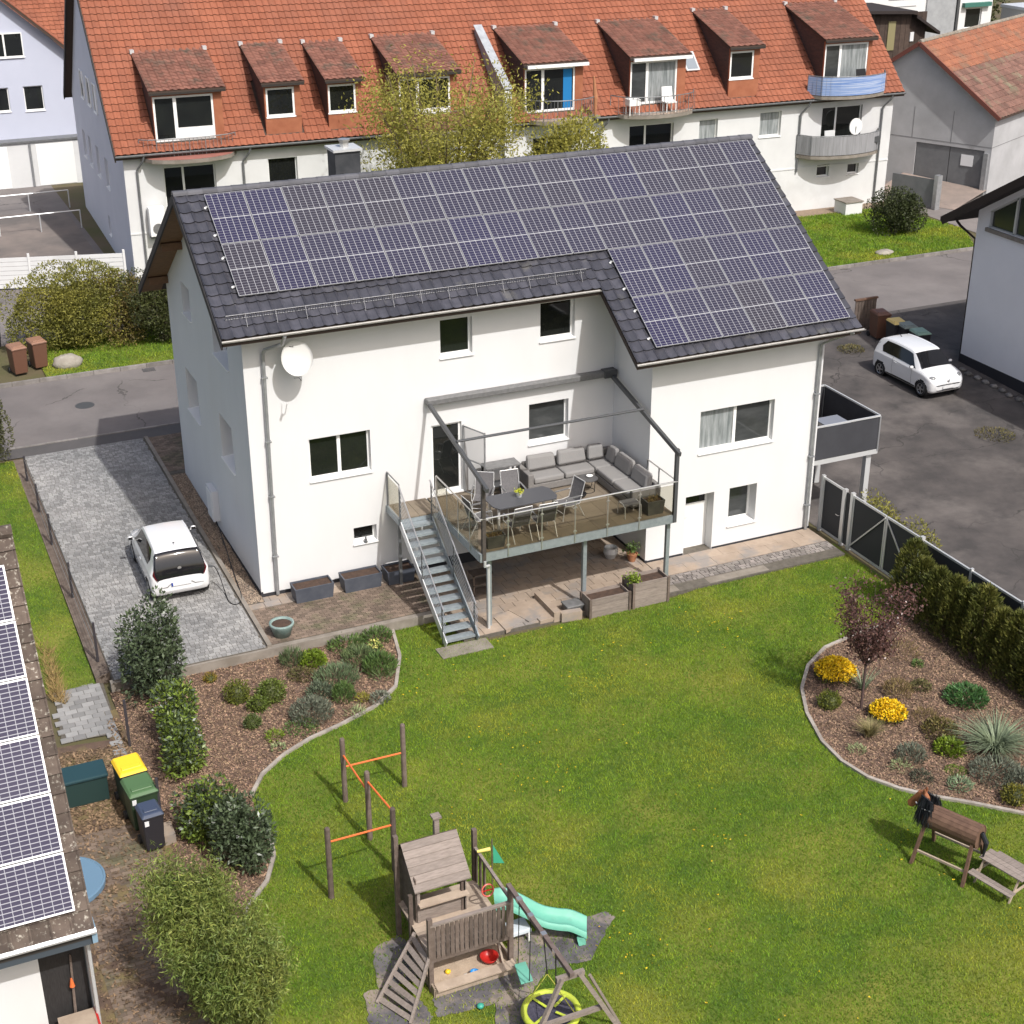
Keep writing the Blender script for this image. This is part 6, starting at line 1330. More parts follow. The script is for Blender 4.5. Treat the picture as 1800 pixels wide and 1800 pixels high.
# balls and clumps
def ball(label, p, r, m=BOXW, n=900, name='box_ball', sq=.9, L=.05, cat='shrub', m2=None):
    t_ = thing(name, label, cat, p); d = unit(RNG.normal(size=(n, 3))); d[:, 2] = np.abs(d[:, 2]*1.0)-.25*(RNG.uniform(size=n) < .4); lump = 1+.13*np.sin(d[:, 0]*4+p[0]*7)*np.cos(d[:, 1]*5+p[1]*3)+.10*np.sin(d[:, 2]*7+p[0]); P = d*np.array([r, r, r*sq*1.25])*RNG.uniform(.80, 1.12, (n, 1))*lump[:, None]+np.array(p)+np.array([0, 0, r*.45]); P = np.maximum(P, np.array([-1e9, -1e9, p[2]+.01]))
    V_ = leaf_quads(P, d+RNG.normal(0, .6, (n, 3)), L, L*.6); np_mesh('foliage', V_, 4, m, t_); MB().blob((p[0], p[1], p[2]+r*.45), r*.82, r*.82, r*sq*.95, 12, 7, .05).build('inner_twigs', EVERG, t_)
    return t_
def tuft(label, p, r, h, m, n=160, name='ornamental_grass', W=.03, droop=.9, cat='grass clump', m2=None):
    t_ = thing(name, label, cat, p); Vs = []
    for i in range(n):
        a = RNG.uniform(0, 6.283); o = r*RNG.uniform(.25, 1.0); hh = h*RNG.uniform(.55, 1.05); s_ = np.array([-math.sin(a), math.cos(a), 0])*W/2; c0 = np.array(p)+np.array([math.cos(a), math.sin(a), 0])*r*.08
        prev = None
        for f in (0, .4, .75, 1.0):
            q_ = c0+np.array([math.cos(a)*o*f**1.3, math.sin(a)*o*f**1.3, hh*(f*1.35-.35*droop*f*f*1.6)]); wd = s_*(1-f*.92)
            if prev is not None: Vs += [prev[0]-prev[1], prev[0]+prev[1], q_+wd, q_-wd]
            prev = (q_, wd)
    np_mesh('blades', np.array(Vs), 4, m, t_); return t_
def clump(label, p, r, h, m, n=500, L=.09, W=.04, name='perennial', cat='plant', flower=None, upw=.7):
    t_ = thing(name, label, cat, p); a = RNG.uniform(0, 6.283, n); rr = r*np.sqrt(RNG.uniform(0, 1, n)); f = RNG.uniform(0, 1, n)**.7
    P = np.stack([p[0]+rr*np.cos(a), p[1]+rr*np.sin(a), p[2]+.01+f*h*(1-.6*(rr/r)**2)], 1); D = np.stack([np.cos(a)*.6, np.sin(a)*.6, np.full(n, upw)], 1)+RNG.normal(0, .4, (n, 3)); V_ = leaf_quads(P, D, L, W); np_mesh('foliage', V_, 4, m, t_)
    if flower:
        k = flower[1]; a = RNG.uniform(0, 6.283, k); rr = r*np.sqrt(RNG.uniform(0, 1, k)); P = np.stack([p[0]+rr*np.cos(a), p[1]+rr*np.sin(a), p[2]+h*(1.02-.55*(rr/r)**2)+RNG.normal(0, .03, k)], 1); np_mesh('flowers', leaf_quads(P, RNG.normal(size=(k, 3))+np.array([0, 0, .5]), flower[2], flower[2]*.8), 4, flower[0], t_)
    return t_
# left bed
ball('small golden dwarf conifer beside the tall laurel', G(370, 1198), .15, mat('gold_leaf', (.22, .16, .02), .6, (.14, .11, .02), 5, var=.4), 260, 'dwarf_conifer')
ball('yellow-topped box cone in the mulch bed below the driveway', G(418, 1232), .30, BOXW, 1100, 'box_cone', 1.15)
ball('loose green box bush beside the yellow-topped box cone', G(478, 1230), .34, mat('mid_green_leaf', (.13, .165, .026), .5, (.085, .125, .02), 4, var=.5, subs=.2), 1100, 'box_bush', .95, .06)
ball('low box bush in front of the loose green box bush', G(455, 1248), .24, MATS['mid_green_leaf'], 700, 'box_bush', .9, .055)
ball('small dark round box bush in the middle of the mulch bed', G(444, 1278), .20, mat('dark_box_leaf', (.09, .12, .03), .5, (.06, .085, .022), 4, var=.4), 600, 'box_bush')
clump('broad grey-green lavender bush near the lawn edge', G(548, 1262), .52, .5, LAVEN, 1500, .11, .025, 'lavender', upw=1.0)
clump('paler grey-green lavender behind the broad lavender bush', G(562, 1228), .32, .45, mat('sage_leaf', (.12, .15, .09), .7, (.09, .115, .07), 4, var=.4), 700, .1, .03, 'lavender', upw=1.0)
clump('upright rosemary-like green bush right of the lavender', G(605, 1232), .28, .52, HERB, 900, .11, .02, 'rosemary', upw=1.4)
clump('bright yellow-green round perennial below the patio edge', G(550, 1168), .34, .38, BRIGHT, 800, .09, .05, 'perennial', cat='plant')
clump('dark green spiky clump left of the bright green perennial', G(515, 1168), .32, .36, mat('daylily_leaf', (.11, .145, .06), .6, (.07, .105, .045), 4, var=.4), 500, .2, .02, 'daylily', upw=1.5)
clump('wide blue-green clump of narrow leaves in the left bed', G(592, 1200), .55, .34, mat('bluegreen_leaf', (.13, .175, .085), .6, (.09, .13, .065), 4, var=.4), 900, .2, .022, 'daylily', upw=1.5)
clump('narrow-leaved green clump below the patio kerb', G(632, 1165), .45, .36, mat('leek_leaf', (.125, .165, .065), .6, (.085, .125, .05), 4, var=.4), 700, .2, .022, 'daylily', upw=1.5)
clump('tall green perennial clump in the bed corner beside the staircase', G(668, 1180), .42, .48, HERB, 900, .16, .03, 'perennial', upw=1.3)
clump('green herb patch along the patio kerb', G(610, 1138), .5, .25, HERB, 700, .12, .03, 'herb_patch', upw=1.0)
clump('green herb patch next to the garden stairs', G(662, 1125), .4, .3, HERB, 600, .12, .03, 'herb_patch', upw=1.0)
clump('pale lemon flowering plant in the left bed near the stairs', G(660, 1150), .18, .42, HERB, 160, .1, .04, 'flowering_plant', flower=(mat('lemon_flower', (.55, .55, .16), .6), 90, .06))
clump('brownish low perennial in front of the spiky clump', G(530, 1190), .34, .18, mat('olive_brown_leaf', (.11, .095, .03), .7, (.07, .07, .025), 4, var=.4), 500, .08, .03, 'ground_perennial')
clump('small pale strappy plant at the rounded bed edge', G(625, 1258), .2, .16, mat('pale_leaf', (.26, .30, .14), .6, (.18, .22, .10), 4, var=.3), 90, .2, .02, 'strappy_plant', upw=.8)
clump('low green plants along the edge under the lavender', G(530, 1282), .42, .14, HERB, 380, .08, .03, 'ground_perennial')
clump('small leafy seedling clump towards the lawn', G(482, 1298), .22, .18, BRIGHT, 160, .1, .03, 'seedling_clump')
clump('pale seedling clump at the very edge of the lawn', G(490, 1318), .16, .14, MATS['pale_leaf'], 90, .1, .03, 'seedling_clump')
clump('golden-green tuft at the right end of the left bed', G(637, 1232), .16, .2, mat('golden_leaf', (.22, .20, .03), .6), 130, .1, .03, 'tuft_plant')
clump('grey-green low perennial near the curved edge', G(668, 1232), .26, .2, LAVEN, 260, .09, .03, 'ground_perennial')
clump('thin arching plant beside the curved edge', G(672, 1195), .24, .25, MATS['leek_leaf'], 90, .25, .02, 'strappy_plant', upw=.9)
# right bed
def yellow(label, p, r, h, nf): return clump(label, p, r, h, mat('flower_leaf', (.10, .12, .02), .6), 700, .08, .035, 'flowering_shrub', 'shrub', flower=(YELF, nf, .065))
yellow('larger yellow flowering shrub beside the plum tree', G(1467, 1192), .52, .5, 2300)
yellow('smaller yellow flowering shrub behind the beige grass tuft', G(1560, 1262), .44, .4, 1700)
ball('green box ball at the left tip of the flower bed', G(1457, 1243), .27, BOXW, 1000)
ball('golden box ball at the bed edge near the wooden horse', G(1782, 1410), .27, mat('gold_box_leaf', (.15, .135, .014), .55, (.10, .10, .012), 4, var=.4), 1000)
tuft('spiky grey yucca at the foot of the plum tree', G(1517, 1212), .55, .45, BLUEG, 70, 'yucca', .035, .5, 'plant')
tuft('beige and green grass tuft in the flower bed', G(1527, 1295), .46, .48, mat('beige_blade', (.30, .24, .11), .7, (.19, .18, .07), 6, var=.4), 420, W=.016)
tuft('large blue-green fountain grass in the flower bed', G(1748, 1318), 1.15, .78, BLUEG, 480, W=.036, droop=1.15)
clump('tan twiggy perennial behind the yellow shrubs', G(1577, 1222), .34, .42, TAN, 520, .13, .018, 'twiggy_perennial', upw=1.4)
clump('small tan-green mound beside the twiggy perennial', G(1618, 1212), .26, .24, mat('tangreen_leaf', (.13, .12, .04), .7, (.085, .085, .03), 4, var=.4), 420, .07, .03, 'low_mound')
clump('rich green leafy mound near the thuja hedge', G(1697, 1232), .52, .36, mat('rich_leaf', (.08, .18, .05), .5, (.05, .125, .038), 4, var=.4, subs=.2), 1300, .12, .035, 'perennial')
clump('lime-green hellebore in front of the fountain grass', G(1668, 1322), .34, .34, BRIGHT, 700, .10, .05, 'hellebore')
clump('brown and green leafy perennial left of the fountain grass', G(1652, 1292), .40, .42, mat('bronze_leaf', (.15, .11, .035), .7, (.10, .10, .025), 4, var=.4), 650, .11, .035, 'bronze_perennial')
clump('feathery tan stems beside the bronze perennial', G(1625, 1268), .3, .3, TAN, 300, .14, .014, 'twiggy_perennial', upw=1.2)
clump('silver lavender tuft in the front of the flower bed', G(1600, 1335), .34, .36, LAVEN, 700, .12, .02, 'lavender', upw=1.2)
clump('tiny pale tuft beside the stone edging', G(1505, 1322), .2, .14, MATS['pale_leaf'], 160, .09, .02, 'small_tuft')
clump('sparse pale sprout behind the stone edging, in front of the silver lavender', G(1583, 1352), .22, .18, MATS['pale_leaf'], 130, .11, .02, 'small_tuft')
clump('dark small heather in the front of the flower bed', G(1620, 1372), .26, .22, mat('heather_leaf', (.075, .08, .05), .7, (.05, .055, .035), 4, var=.4), 420, .08, .02, 'heather')
clump('flat bright moss cushion in the mulch', G(1680, 1357), .26, .06, mat('moss_leaf', (.10, .16, .012), .8), 600, .03, .02, 'moss_cushion')
clump('pale variegated tuft in front of the moss cushion', G(1687, 1385), .26, .2, mat('variegated_leaf', (.26, .34, .20), .6, (.13, .2, .1), 6, var=.3), 260, .13, .022, 'variegated_tuft')
clump('wide grey lavender mass below the fountain grass', G(1752, 1365), .62, .34, LAVEN, 1500, .10, .025, 'lavender', upw=.8)
clump('grey lavender bush at the outer end of the bed', G(1800, 1380), .4, .34, LAVEN, 800, .10, .025, 'lavender', upw=.9)
clump('small green clump under the hedge', G(1612, 1172), .14, .2, HERB, 150, .08, .03, 'small_clump')
clump('dry pinkish grasses in the back corner of the bed by the gate', G(1580, 1150), .55, .22, TAN, 320, .14, .015, 'dry_grasses', upw=1.0)
# plum tree
def branch_tree(t_, base, h, split, n_main, spread, rnd, mbark, twig, r0=.035):
    q = MB(); tips = []; b = np.array(base, float); top = b+np.array([0, 0, split]); q.tube([tuple(b-np.array([0, 0, .03])), tuple((b+top)/2+np.array([.01, .01, 0])), tuple(top)], [r0, r0*.85, r0*.75], 8); trunk = q.build('trunk', mbark, t_); q = MB()
    for i in range(n_main):
        a = 6.283*i/n_main+RNG.normal(0, .3); o = spread*RNG.uniform(.55, 1.0); hh = (h-split)*RNG.uniform(.65, 1.0); pts = []
        for f in np.linspace(0, 1, 6): pts.append(top+np.array([math.cos(a)*o*f**.85, math.sin(a)*o*f**.85, hh*f**1.05])+RNG.normal(0, .02, 3)*f)
        q.tube([tuple(p) for p in pts], [r0*.55*(1-.85*f) for f in np.linspace(0, 1, 6)], 5); tips += pts[2:]
        for k in range(twig):
            s_ = pts[RNG.integers(1, 5)]; aa = a+RNG.normal(0, .9); l_ = RNG.uniform(.3, .75)*spread*.7; e = s_+np.array([math.cos(aa)*l_*.6, math.sin(aa)*l_*.6, l_*.8]); q.tube([tuple(s_), tuple((s_+e)/2+RNG.normal(0, .02, 3)), tuple(e)], [.010, .007, .003], 4); tips += [(s_*.4+e*.6), e]
    q.build('branches', mbark, t_); return np.array(tips)
t_ = thing('plum_tree', 'small purple-leaved plum tree in the flower bed', 'tree', G(1513, 1247))
tips = branch_tree(t_, G(1513, 1247), 3.45, 1.25, 13, 1.05, .1, mat('plum_bark', (.085, .055, .05), .8), 6, .04)
P = np.repeat(tips, 20, 0); P = P+RNG.normal(0, .11, P.shape); np_mesh('crown', leaf_quads(P, RNG.normal(size=P.shape)+np.array([0, 0, .5]), .085, .045), 4, PLUM, t_)
P = tips[RNG.integers(0, len(tips), 60)]+RNG.normal(0, .12, (60, 3)); np_mesh('blossoms', leaf_quads(P, RNG.normal(size=P.shape), .06, .05), 4, BLOSS, t_)
# spring tree behind the house
t_ = thing('spring_tree', 'large loose tree in yellow-green spring leaf behind the solar roof', 'tree', (15.2, 23.8, .3))
tips = branch_tree(t_, (15.2, 23.8, .3), 10.3, 3.4, 16, 3.6, .1, mat('pale_bark', (.16, .12, .075), .85), 11, .17)
P = np.repeat(tips, 62, 0)+RNG.normal(0, .5, (len(tips)*62, 3))*np.array([1, 1, .8]); P[:, 2] -= np.abs(RNG.normal(0, .5, len(P))); np_mesh('crown', leaf_quads(P, RNG.normal(size=P.shape)+np.array([0, 0, -.5]), .17, .06), 4, WILLOW, t_)
shrub('spring_shrub', 'yellow-green flowering shrub beside the spring tree behind the solar roof', (20.4, 22.0, .3), 2.2, 1.7, 7.3, 17000, .17, .07, WILLOW, 22, cat='shrub', z0=2.0)
shrub('spring_shrub', 'low olive bush under the spring tree behind the roof ridge', (12.6, 22.4, .3), 2.6, 1.7, 6.1, 17000, .17, .07, FORS, 22, cat='shrub', z0=1.0)
shrub('olive_bush', 'large olive-yellow bush across the road on the left', (-1.1, 23.0, .3), 2.3, 1.4, 3.1, 32000, .12, .05, FORS, 30)
shrub('olive_bush', 'rust-tinged bush between the olive bush and the dark hedge', (.9, 22.9, .3), 1.4, 1.1, 2.6, 7500, .13, .05, mat('rust_leaf', (.15, .105, .03), .6, (.10, .085, .022), 1.2, var=.45), 14)
shrub('dark_hedge_bush', 'dark evergreen bush against the corner of the white house, across the road', (2.3, 22.2, .3), 1.7, 1.3, 2.9, 14000, .11, .05, EVERG, 22)
shrub('edge_hedge', 'tall clipped olive hedge bush at the road end of the driveway fence', (-5.75, 12.6, .1), .9, 1.2, 2.6, 11000, .09, .045, mat('hedge_olive', (.085, .085, .028), .6, (.055, .06, .02), 2, var=.45), 22)
shrub('round_bush', 'dark round bush on the lawn in front of the apartment house', (39.3, 23.4, .3), 1.45, 1.3, 2.15, 12000, .11, .055, mat('round_leaf', (.05, .062, .018), .6, (.032, .042, .013), 2, var=.45), 22)
shrub('weed_bush', 'weedy greenery growing behind the double gate', (18.2, -3.6, -.3), .5, 1.1, 1.25, 1500, .1, .04, FORS, 12)
shrub('weed_bush', 'climbing weeds behind the fence near the double gate', (17.5, -6.2, -.3), .3, .9, 1.75, 1300, .1, .04, FORS, 10)
for lab, x, y, r in (('mossy weed patch on the asphalt yard', 26.8, 1.2, .7), ('moss patch at the yard edge below the neighbouring wall', 25.3, -4.9, .8), ('dry grass tuft on the asphalt by the bins', 27.0, 10.0, .55)):
    clump(lab, (x, y, gh(y)+.02), r, .08, mat('yard_moss', (.10, .095, .03), .9, (.16, .13, .06), 4, var=.4), 500, .09, .03, 'weed_patch')
pb = thing('boulder', 'pale rounded boulder on the verge beside the brown bins', 'boulder', (-1.7, 20.9, .3)); q = MB(); q.blob((-1.75, 20.75, .45), .58, .42, .32, 14, 9, .10); q.build('stone', STONE, pb, smooth=True)
pb = thing('boulder', 'flat pale stone in the lawn before the apartment house', 'boulder', (36.5, 20.4, .3)); q = MB(); q.blob((36.6, 20.6, .36), .5, .35, .14, 12, 7, .12); q.build('stone', STONE, pb, smooth=True)
pd = thing('paddling_pool', 'round blue tub standing beside the neighbouring house', 'tub', (-7.0, -10.0, -.3))
MB().lathe([(.80, 0), (.84, .03), (.84, .13), (.80, .14), (.79, .125), (.0, .12)], (-7.07, -9.98, LZ), 36).build('tub', WATER, pd)
# chopping block by the bins
cbk = thing('paving_block', 'upright sandstone block at the corner post behind the navy bin', 'block', (-4.72, -9.3, LZ)); MB().box(-4.86, -4.62, -9.5, -9.0, LZ, LZ+.25).build('block', PAVES, cbk)
# ------------------------------------------------------------------ apartment house with red roof
AA = math.atan2(29.08-30.54, 42.81-2.93)
ap = thing('apartment_house', 'long white apartment house with red tiled roof and dormers', 'apartment house', (2.93, 30.54, 0), AA, local=True)
AL, AD, EZ, SLP = 40.0, 15.8, 6.15, .936
def rz_(y): return EZ+(y+.4)*SLP
ops = [(1.7, 4.0, 2.9, 5.4, .2), (6.4, 7.75, 4.1, 5.4, .2), (13.0, 15.0, 3.2, 5.3, .2), (19.4, 21.4, 3.2, 5.3, .2), (24.55, 27.0, 3.3, 5.5, .2), (28.45, 29.5, 4.3, 5.5, .2), (31.95, 33.2, 4.36, 5.62, .2), (35.65, 38.1, 3.6, 5.6, .2), (35.6, 36.35, 2.0, 2.66, .2), (37.5, 38.2, 2.0, 2.55, .2)]
wall('wall', (0, 0), (1, 0), AL, .1, 6.3, ops, WHITE2, ap)
for o in ops:
    wd_ = o[1]-o[0]; window(ap, (0, 0), (1, 0), o, 1 if wd_ < 1.5 else 2, glass=(CURT if 28 < o[0] < 34 else GLASS), sill=o[3]-o[2] < 1.5, split=None if wd_ < 1.5 else [o[0]+wd_*.38])
gops = [(AD-(a-30.54)-.0, AD-(b-30.54), z0, z1, .15) for a, b, z0, z1 in ((43.9, 42.9, 3.5, 4.85), (41.9, 40.9, 3.45, 4.9), (39.3, 38.3, 3.45, 4.9), (36.6, 35.6, 3.45, 4.85), (37.6, 37.0, .9, 1.85))]
wall('gable_wall', (0, AD), (0, -1), AD, .1, 6.3, gops, GABLEW, ap, top=[(0, 6.3), (AD, 6.3), (AD/2, rz_(AD/2)-.15)])
for o in gops: window(ap, (0, AD), (0, -1), o, glass=GREYG)
for y in (11.0, 8.75, 6.75): window(ap, (-.03, AD), (0, -1), (AD-y-.45, AD-y+.45, 6.75, 8.1, .02), glass=GREYG)
wall('wall', (AL, 0), (0, 1), AD, .1, 6.3, [], WHITE2, ap, top=[(0, 6.3), (AD, 6.3), (AD/2, rz_(AD/2)-.15)])
wall('wall', (AL, AD), (-1, 0), AL, .1, 6.3, [], WHITE2, ap)
MB().box(-.012, AL+.01, -.03, 0, 2.55, 2.62).build('string_course', WHITE2, ap)
mb = MB()
for ya, yb in ((-.4, AD/2), (AD/2, AD+.4)):
    a, b = (rz_(ya), rz_(yb)) if yb <= AD/2 else (rz_(AD-ya), rz_(AD-yb)); mb.hexa([(-.35, ya, a-.2), (AL+.35, ya, a-.2), (AL+.35, yb, b-.2), (-.35, yb, b-.2), (-.35, ya, a-.02), (AL+.35, ya, a-.02), (AL+.35, yb, b-.02), (-.35, yb, b-.02)])
ar = mb.build('roof', mat('roof_board_dark', (.06, .04, .03), .8), ap)
mb = MB()
for ya, yb in ((-.42, AD/2), (AD/2, AD+.42)):
    a, b = (rz_(ya), rz_(yb)) if yb <= AD/2 else (rz_(AD-ya), rz_(AD-yb)); mb.hexa([(-.40, ya, a-.26), (-.34, ya, a-.26), (-.34, yb, b-.26), (-.40, yb, b-.26), (-.40, ya, a+.05), (-.34, ya, a+.05), (-.34, yb, b+.05), (-.40, yb, b+.05)])
mb.build('verge_board', mat('verge_dark', (.03, .024, .02), .7), ar)
cs_ = 1/math.sqrt(1+SLP**2); VA = (0, cs_, SLP*cs_); slen = (AD/2+.4)/cs_
dorm = [(1.42, 4.62, 1.52, 4.15, 6.52, 8.45, 'door'), (6.35, 8.15, 6.5, 7.8, 7.22, 8.5, 'win'), (9.25, 11.0, 9.35, 10.65, 7.2, 8.46, 'win'), (12.6, 15.6, 12.7, 15.2, 6.55, 8.5, 'door'), (18.85, 22.05, 18.95, 21.55, 6.5, 8.55, 'door'), (24.4, 27.6, 24.5, 27.05, 6.5, 8.55, 'door'), (29.9, 31.75, 30.0, 31.35, 7.37, 8.72, 'win'), (35.4, 38.4, 35.5, 38.1, 6.9, 8.76, 'door')]
pant = [(0, .0), (.2, .045), (.45, .05), (.7, .01), (1.0, .0)]
nuA = 134; duA = (AL+.7)/nuA; nvA = 30; dvA = slen/nvA
def dskip(i, j):
    x = -.35+(i+.5)*duA; y = -.4+(j+.5)*dvA*cs_
    for d in dorm:
        if d[0]+.12 < x < d[1]-.12 and .0 < y < 3.0 and rz_(y) < 8.6: return True
    return False
tile_grid(ap, (-.35, -.4, EZ), (1, 0, 0), VA, nuA, nvA, duA, dvA, pant, RED, 'roof_tile', lambda i, j: j < 9 and i < 34, dskip, lip=.045, over=.06, stuffname='roof_tiles', edge=REDLIP)
# bring the tile plane into the rotated frame: tile_grid works in local coordinates of the thing
gt = MB(); gutter(gt, -.35, AL+.35, -.47, EZ-.02, .08); gt.build('gutter', DZINC, ap)
for x, zz0 in ((.55, .3), (5.25, .3), (22.9, .3), (34.3, 2.4), (39.3, .3)): MB().tube([(x+.3, -.45, EZ-.1), (x+.25, -.4, EZ-.3), (x, -.1, EZ-.75), (x, -.08, zz0)], .05, 8).build('downpipe', DZINC, ap)
for k, (x0, x1, w0, w1, z0, z1, kind) in enumerate(dorm):
    zt_ = z1+.14; ztop = zt_+.12
    d = MB()                                                     # front frame of orange cladding
    def face(mb_, a, b, c, e): mb_.box(a, b, -.02, .10, c, e)
    zb_ = rz_(.05) if kind == 'win' else z0-.1; f = MB()
    if kind == 'win': face(f, x0+.08, x1-.08, rz_(0.05)-.1, z0)
    face(f, x0+.08, w0, z0-.05, zt_); face(f, w1, x1-.08, z0-.05, zt_); face(f, w0, w1, z1, zt_)
    dm = f.build('dormer', ORNG, ap)
    for x in (x0+.08, x1-.14):                                   # cheeks
        MB().extrude([(x, .1, rz_(.1)-.05), (x, .1, zt_+.05), (x, 3.6, zt_+.05+1.0), (x, 3.6, rz_(3.6)-.05)], (.06, 0, 0)).build('cheek', SLATE, dm)
    s_ = .30; yb_ = (ztop+.25*s_+.0-EZ-.4*SLP)/(SLP-s_)
    r_ = MB(); r_.hexa([(x0-.08, -.28, ztop-.08), (x1+.08, -.28, ztop-.08), (x1+.08, yb_, ztop+(yb_+.25)*s_-.08), (x0-.08, yb_, ztop+(yb_+.25)*s_-.08), (x0-.08, -.28, ztop), (x1+.08, -.28, ztop), (x1+.08, yb_, ztop+(yb_+.25)*s_), (x0-.08, yb_, ztop+(yb_+.25)*s_)]); ro = r_.build('dormer_roof', MATS['roof_board_dark'], dm)
    c2 = 1/math.sqrt(1+s_*s_); nu_ = int((x1-x0+.16)/.29); nv_ = int((yb_+.28)/c2/.31)
    mbt = MB(); du_, dv_2 = (x1-x0+.16)/nu_, (yb_+.28)/c2/nv_; U_, V2, N_ = np.array([1, 0, 0]), np.array([0, c2, s_*c2]), np.array([0, -s_*c2, c2])
    for j in range(nv_):
        for i in range(nu_):
            o_ = np.array([x0-.08+i*du_, -.28, ztop])+V2*j*dv_2; vs = []
            for u, h in pant: vs.append(o_+U_*u*du_+N_*(h+.03))
            for u, h in pant: vs.append(o_+U_*u*du_+V2*(dv_2+.05)+N_*h)
            mbt.add(vs, [(a, a+1, 6+a, 5+a) for a in range(4)]+[(0, 5, 9, 4)])
    mbt.build('dormer_tiles', BRED, dm, kind='stuff')
    for x in (x0-.1, x1-.05): MB().box(x-.02, x+.16, yb_-.25, yb_+.05, ztop+(yb_+.1)*s_, ztop+(yb_+.25)*s_+.12).build('lead_cap', LZINC, dm)
    MB().box(x0-.06, x1+.06, -.30, -.24, ztop-.16, ztop-.06).build('fascia', MATS['verge_dark'], dm)
    if k in (0, 3): MB().box(w0+(w1-w0)*.38, w1-.04, -.02, .04, z0+.05, z0+.55).build('door_panel', WF, dm)
    if k == 4: MB().box(20.95, 21.4, .02, .03, 6.62, 8.45).build('curtain', BLUECLOTH, dm)
    if k in (4, 5): MB().box(x0+.1, x1+.05, -.42, -.28, zt_-.08, zt_+.06).build('awning_box', WF, dm)
    gl_ = [GLASS, GLASS] if k in (0, 3) else ([GLASS, GLASS] if k == 4 else ([GREYG, CURT] if k in (5, 7) else GLASS))
    window(dm, (0, 0), (1, 0), (w0, w1, z0, z1, .05), 1 if kind == 'win' else 2, glass=gl_, sill=kind == 'win', split=None if kind == 'win' else [w0+(w1-w0)*.36], fw=.09)
# balconies
def balcony(label_mat, x0, x1, z, h, fab=None, deckm=None, ro=1.0):
    n_ = 11; pts = []
    for i in range(n_+1):
        f = i/n_; pts.append((x0+(x1-x0)*f, -.05-1.25*math.sin(math.pi*f)**.45))
    q = MB(); q.extrude([(x, y, z-.18) for x, y in pts[::-1]], (0, 0, .16)); s_ = q.build('balcony', CONC, ap)
    q = MB(); q.poly([(x*.995+.005*(x0+x1)/2, y*.97, z-.012) for x, y in pts]); q.build('balcony_floor', deckm or PAVES, s_)
    rp_ = [(x, -.05+(y+.05)*ro) for x, y in pts]; q = MB(); q.tube([(x, y, z+h) for x, y in rp_], .025, 6); q.tube([(x, y, z+.12) for x, y in rp_], .014, 5)
    q.build('rail', DZINC, s_)
    if fab:
        q = MB()
        for (xa, ya), (xb, yb) in zip(pts, pts[1:]): q.quad((xa, ya-.02, z+.02), (xb, yb-.02, z+.02), (xb, yb-.02, z+h-.03), (xa, ya-.02, z+h-.03))
        q.build('screen_fabric', fab, s_)
    q = MB()
    for i in range(0, 25):
        f = i/24; x = x0+(x1-x0)*f; y = -.05-1.25*ro*math.sin(math.pi*f)**.45; q.beam((x, y, z), (x, y, z+h), .014 if i % 4 else .035, .014)
    q.build('bars', DZINC, s_); return s_
balcony('', .75, 5.0, 5.95, .75, deckm=BALR, ro=.35); balcony('', 12.0, 16.2, 6.25, .85, BRED); balcony('', 18.9, 22.6, 6.25, .95); balcony('', 23.45, 28.0, 6.2, .85); balcony('', 34.6, 39.2, 6.35, .95, BALB); balcony('', 34.2, 39.2, 3.35, 1.0, BALG)
balcony('', 23.6, 28.0, 3.2, .9)
# party wall
q = MB(); q.extrude([(17.75, -.5, 2.5), (17.75, -.5, 7.75), (17.75, 3.4, 10.15), (17.75, 3.4, 9.4), (17.75, .0, 6.2), (17.75, .0, 2.5)], (.3, 0, 0)); pwl = q.build('party_wall', mat('pale_sheet', (.36, .37, .38), .6, (.28, .29, .30), 2), ap)
MB().beam((17.9, -.55, 7.78), (17.9, 3.4, 10.2), .42, .05).build('capping', mat('old_capping', (.40, .42, .44), .5, (.30, .31, .33), 3), pwl); MB().box(17.72, 18.08, -.53, -.5, 2.5, 7.7).build('render_edge', WHITE2, pwl)
q = MB(); y0_ = 1.6; V_a = Vector(VA); U_a = Vector((1, 0, 0)); N_a = U_a.cross(V_a); o_ = Vector((28.2, 1.2, rz_(1.2)))+N_a*.10
q.hexa([o_, o_+U_a*.75, o_+U_a*.75+V_a*1.15, o_+V_a*1.15]+[p+N_a*.06 for p in (o_, o_+U_a*.75, o_+U_a*.75+V_a*1.15, o_+V_a*1.15)]); sk = q.build('skylight', LZINC, ap)
o2 = o_+N_a*.066; q = MB(); q.quad(o2+U_a*.08+V_a*.08, o2+U_a*.67+V_a*.08, o2+U_a*.67+V_a*1.07, o2+U_a*.08+V_a*1.07); q.build('pane', mat('sky_pane', (.25, .28, .31), .1), sk)
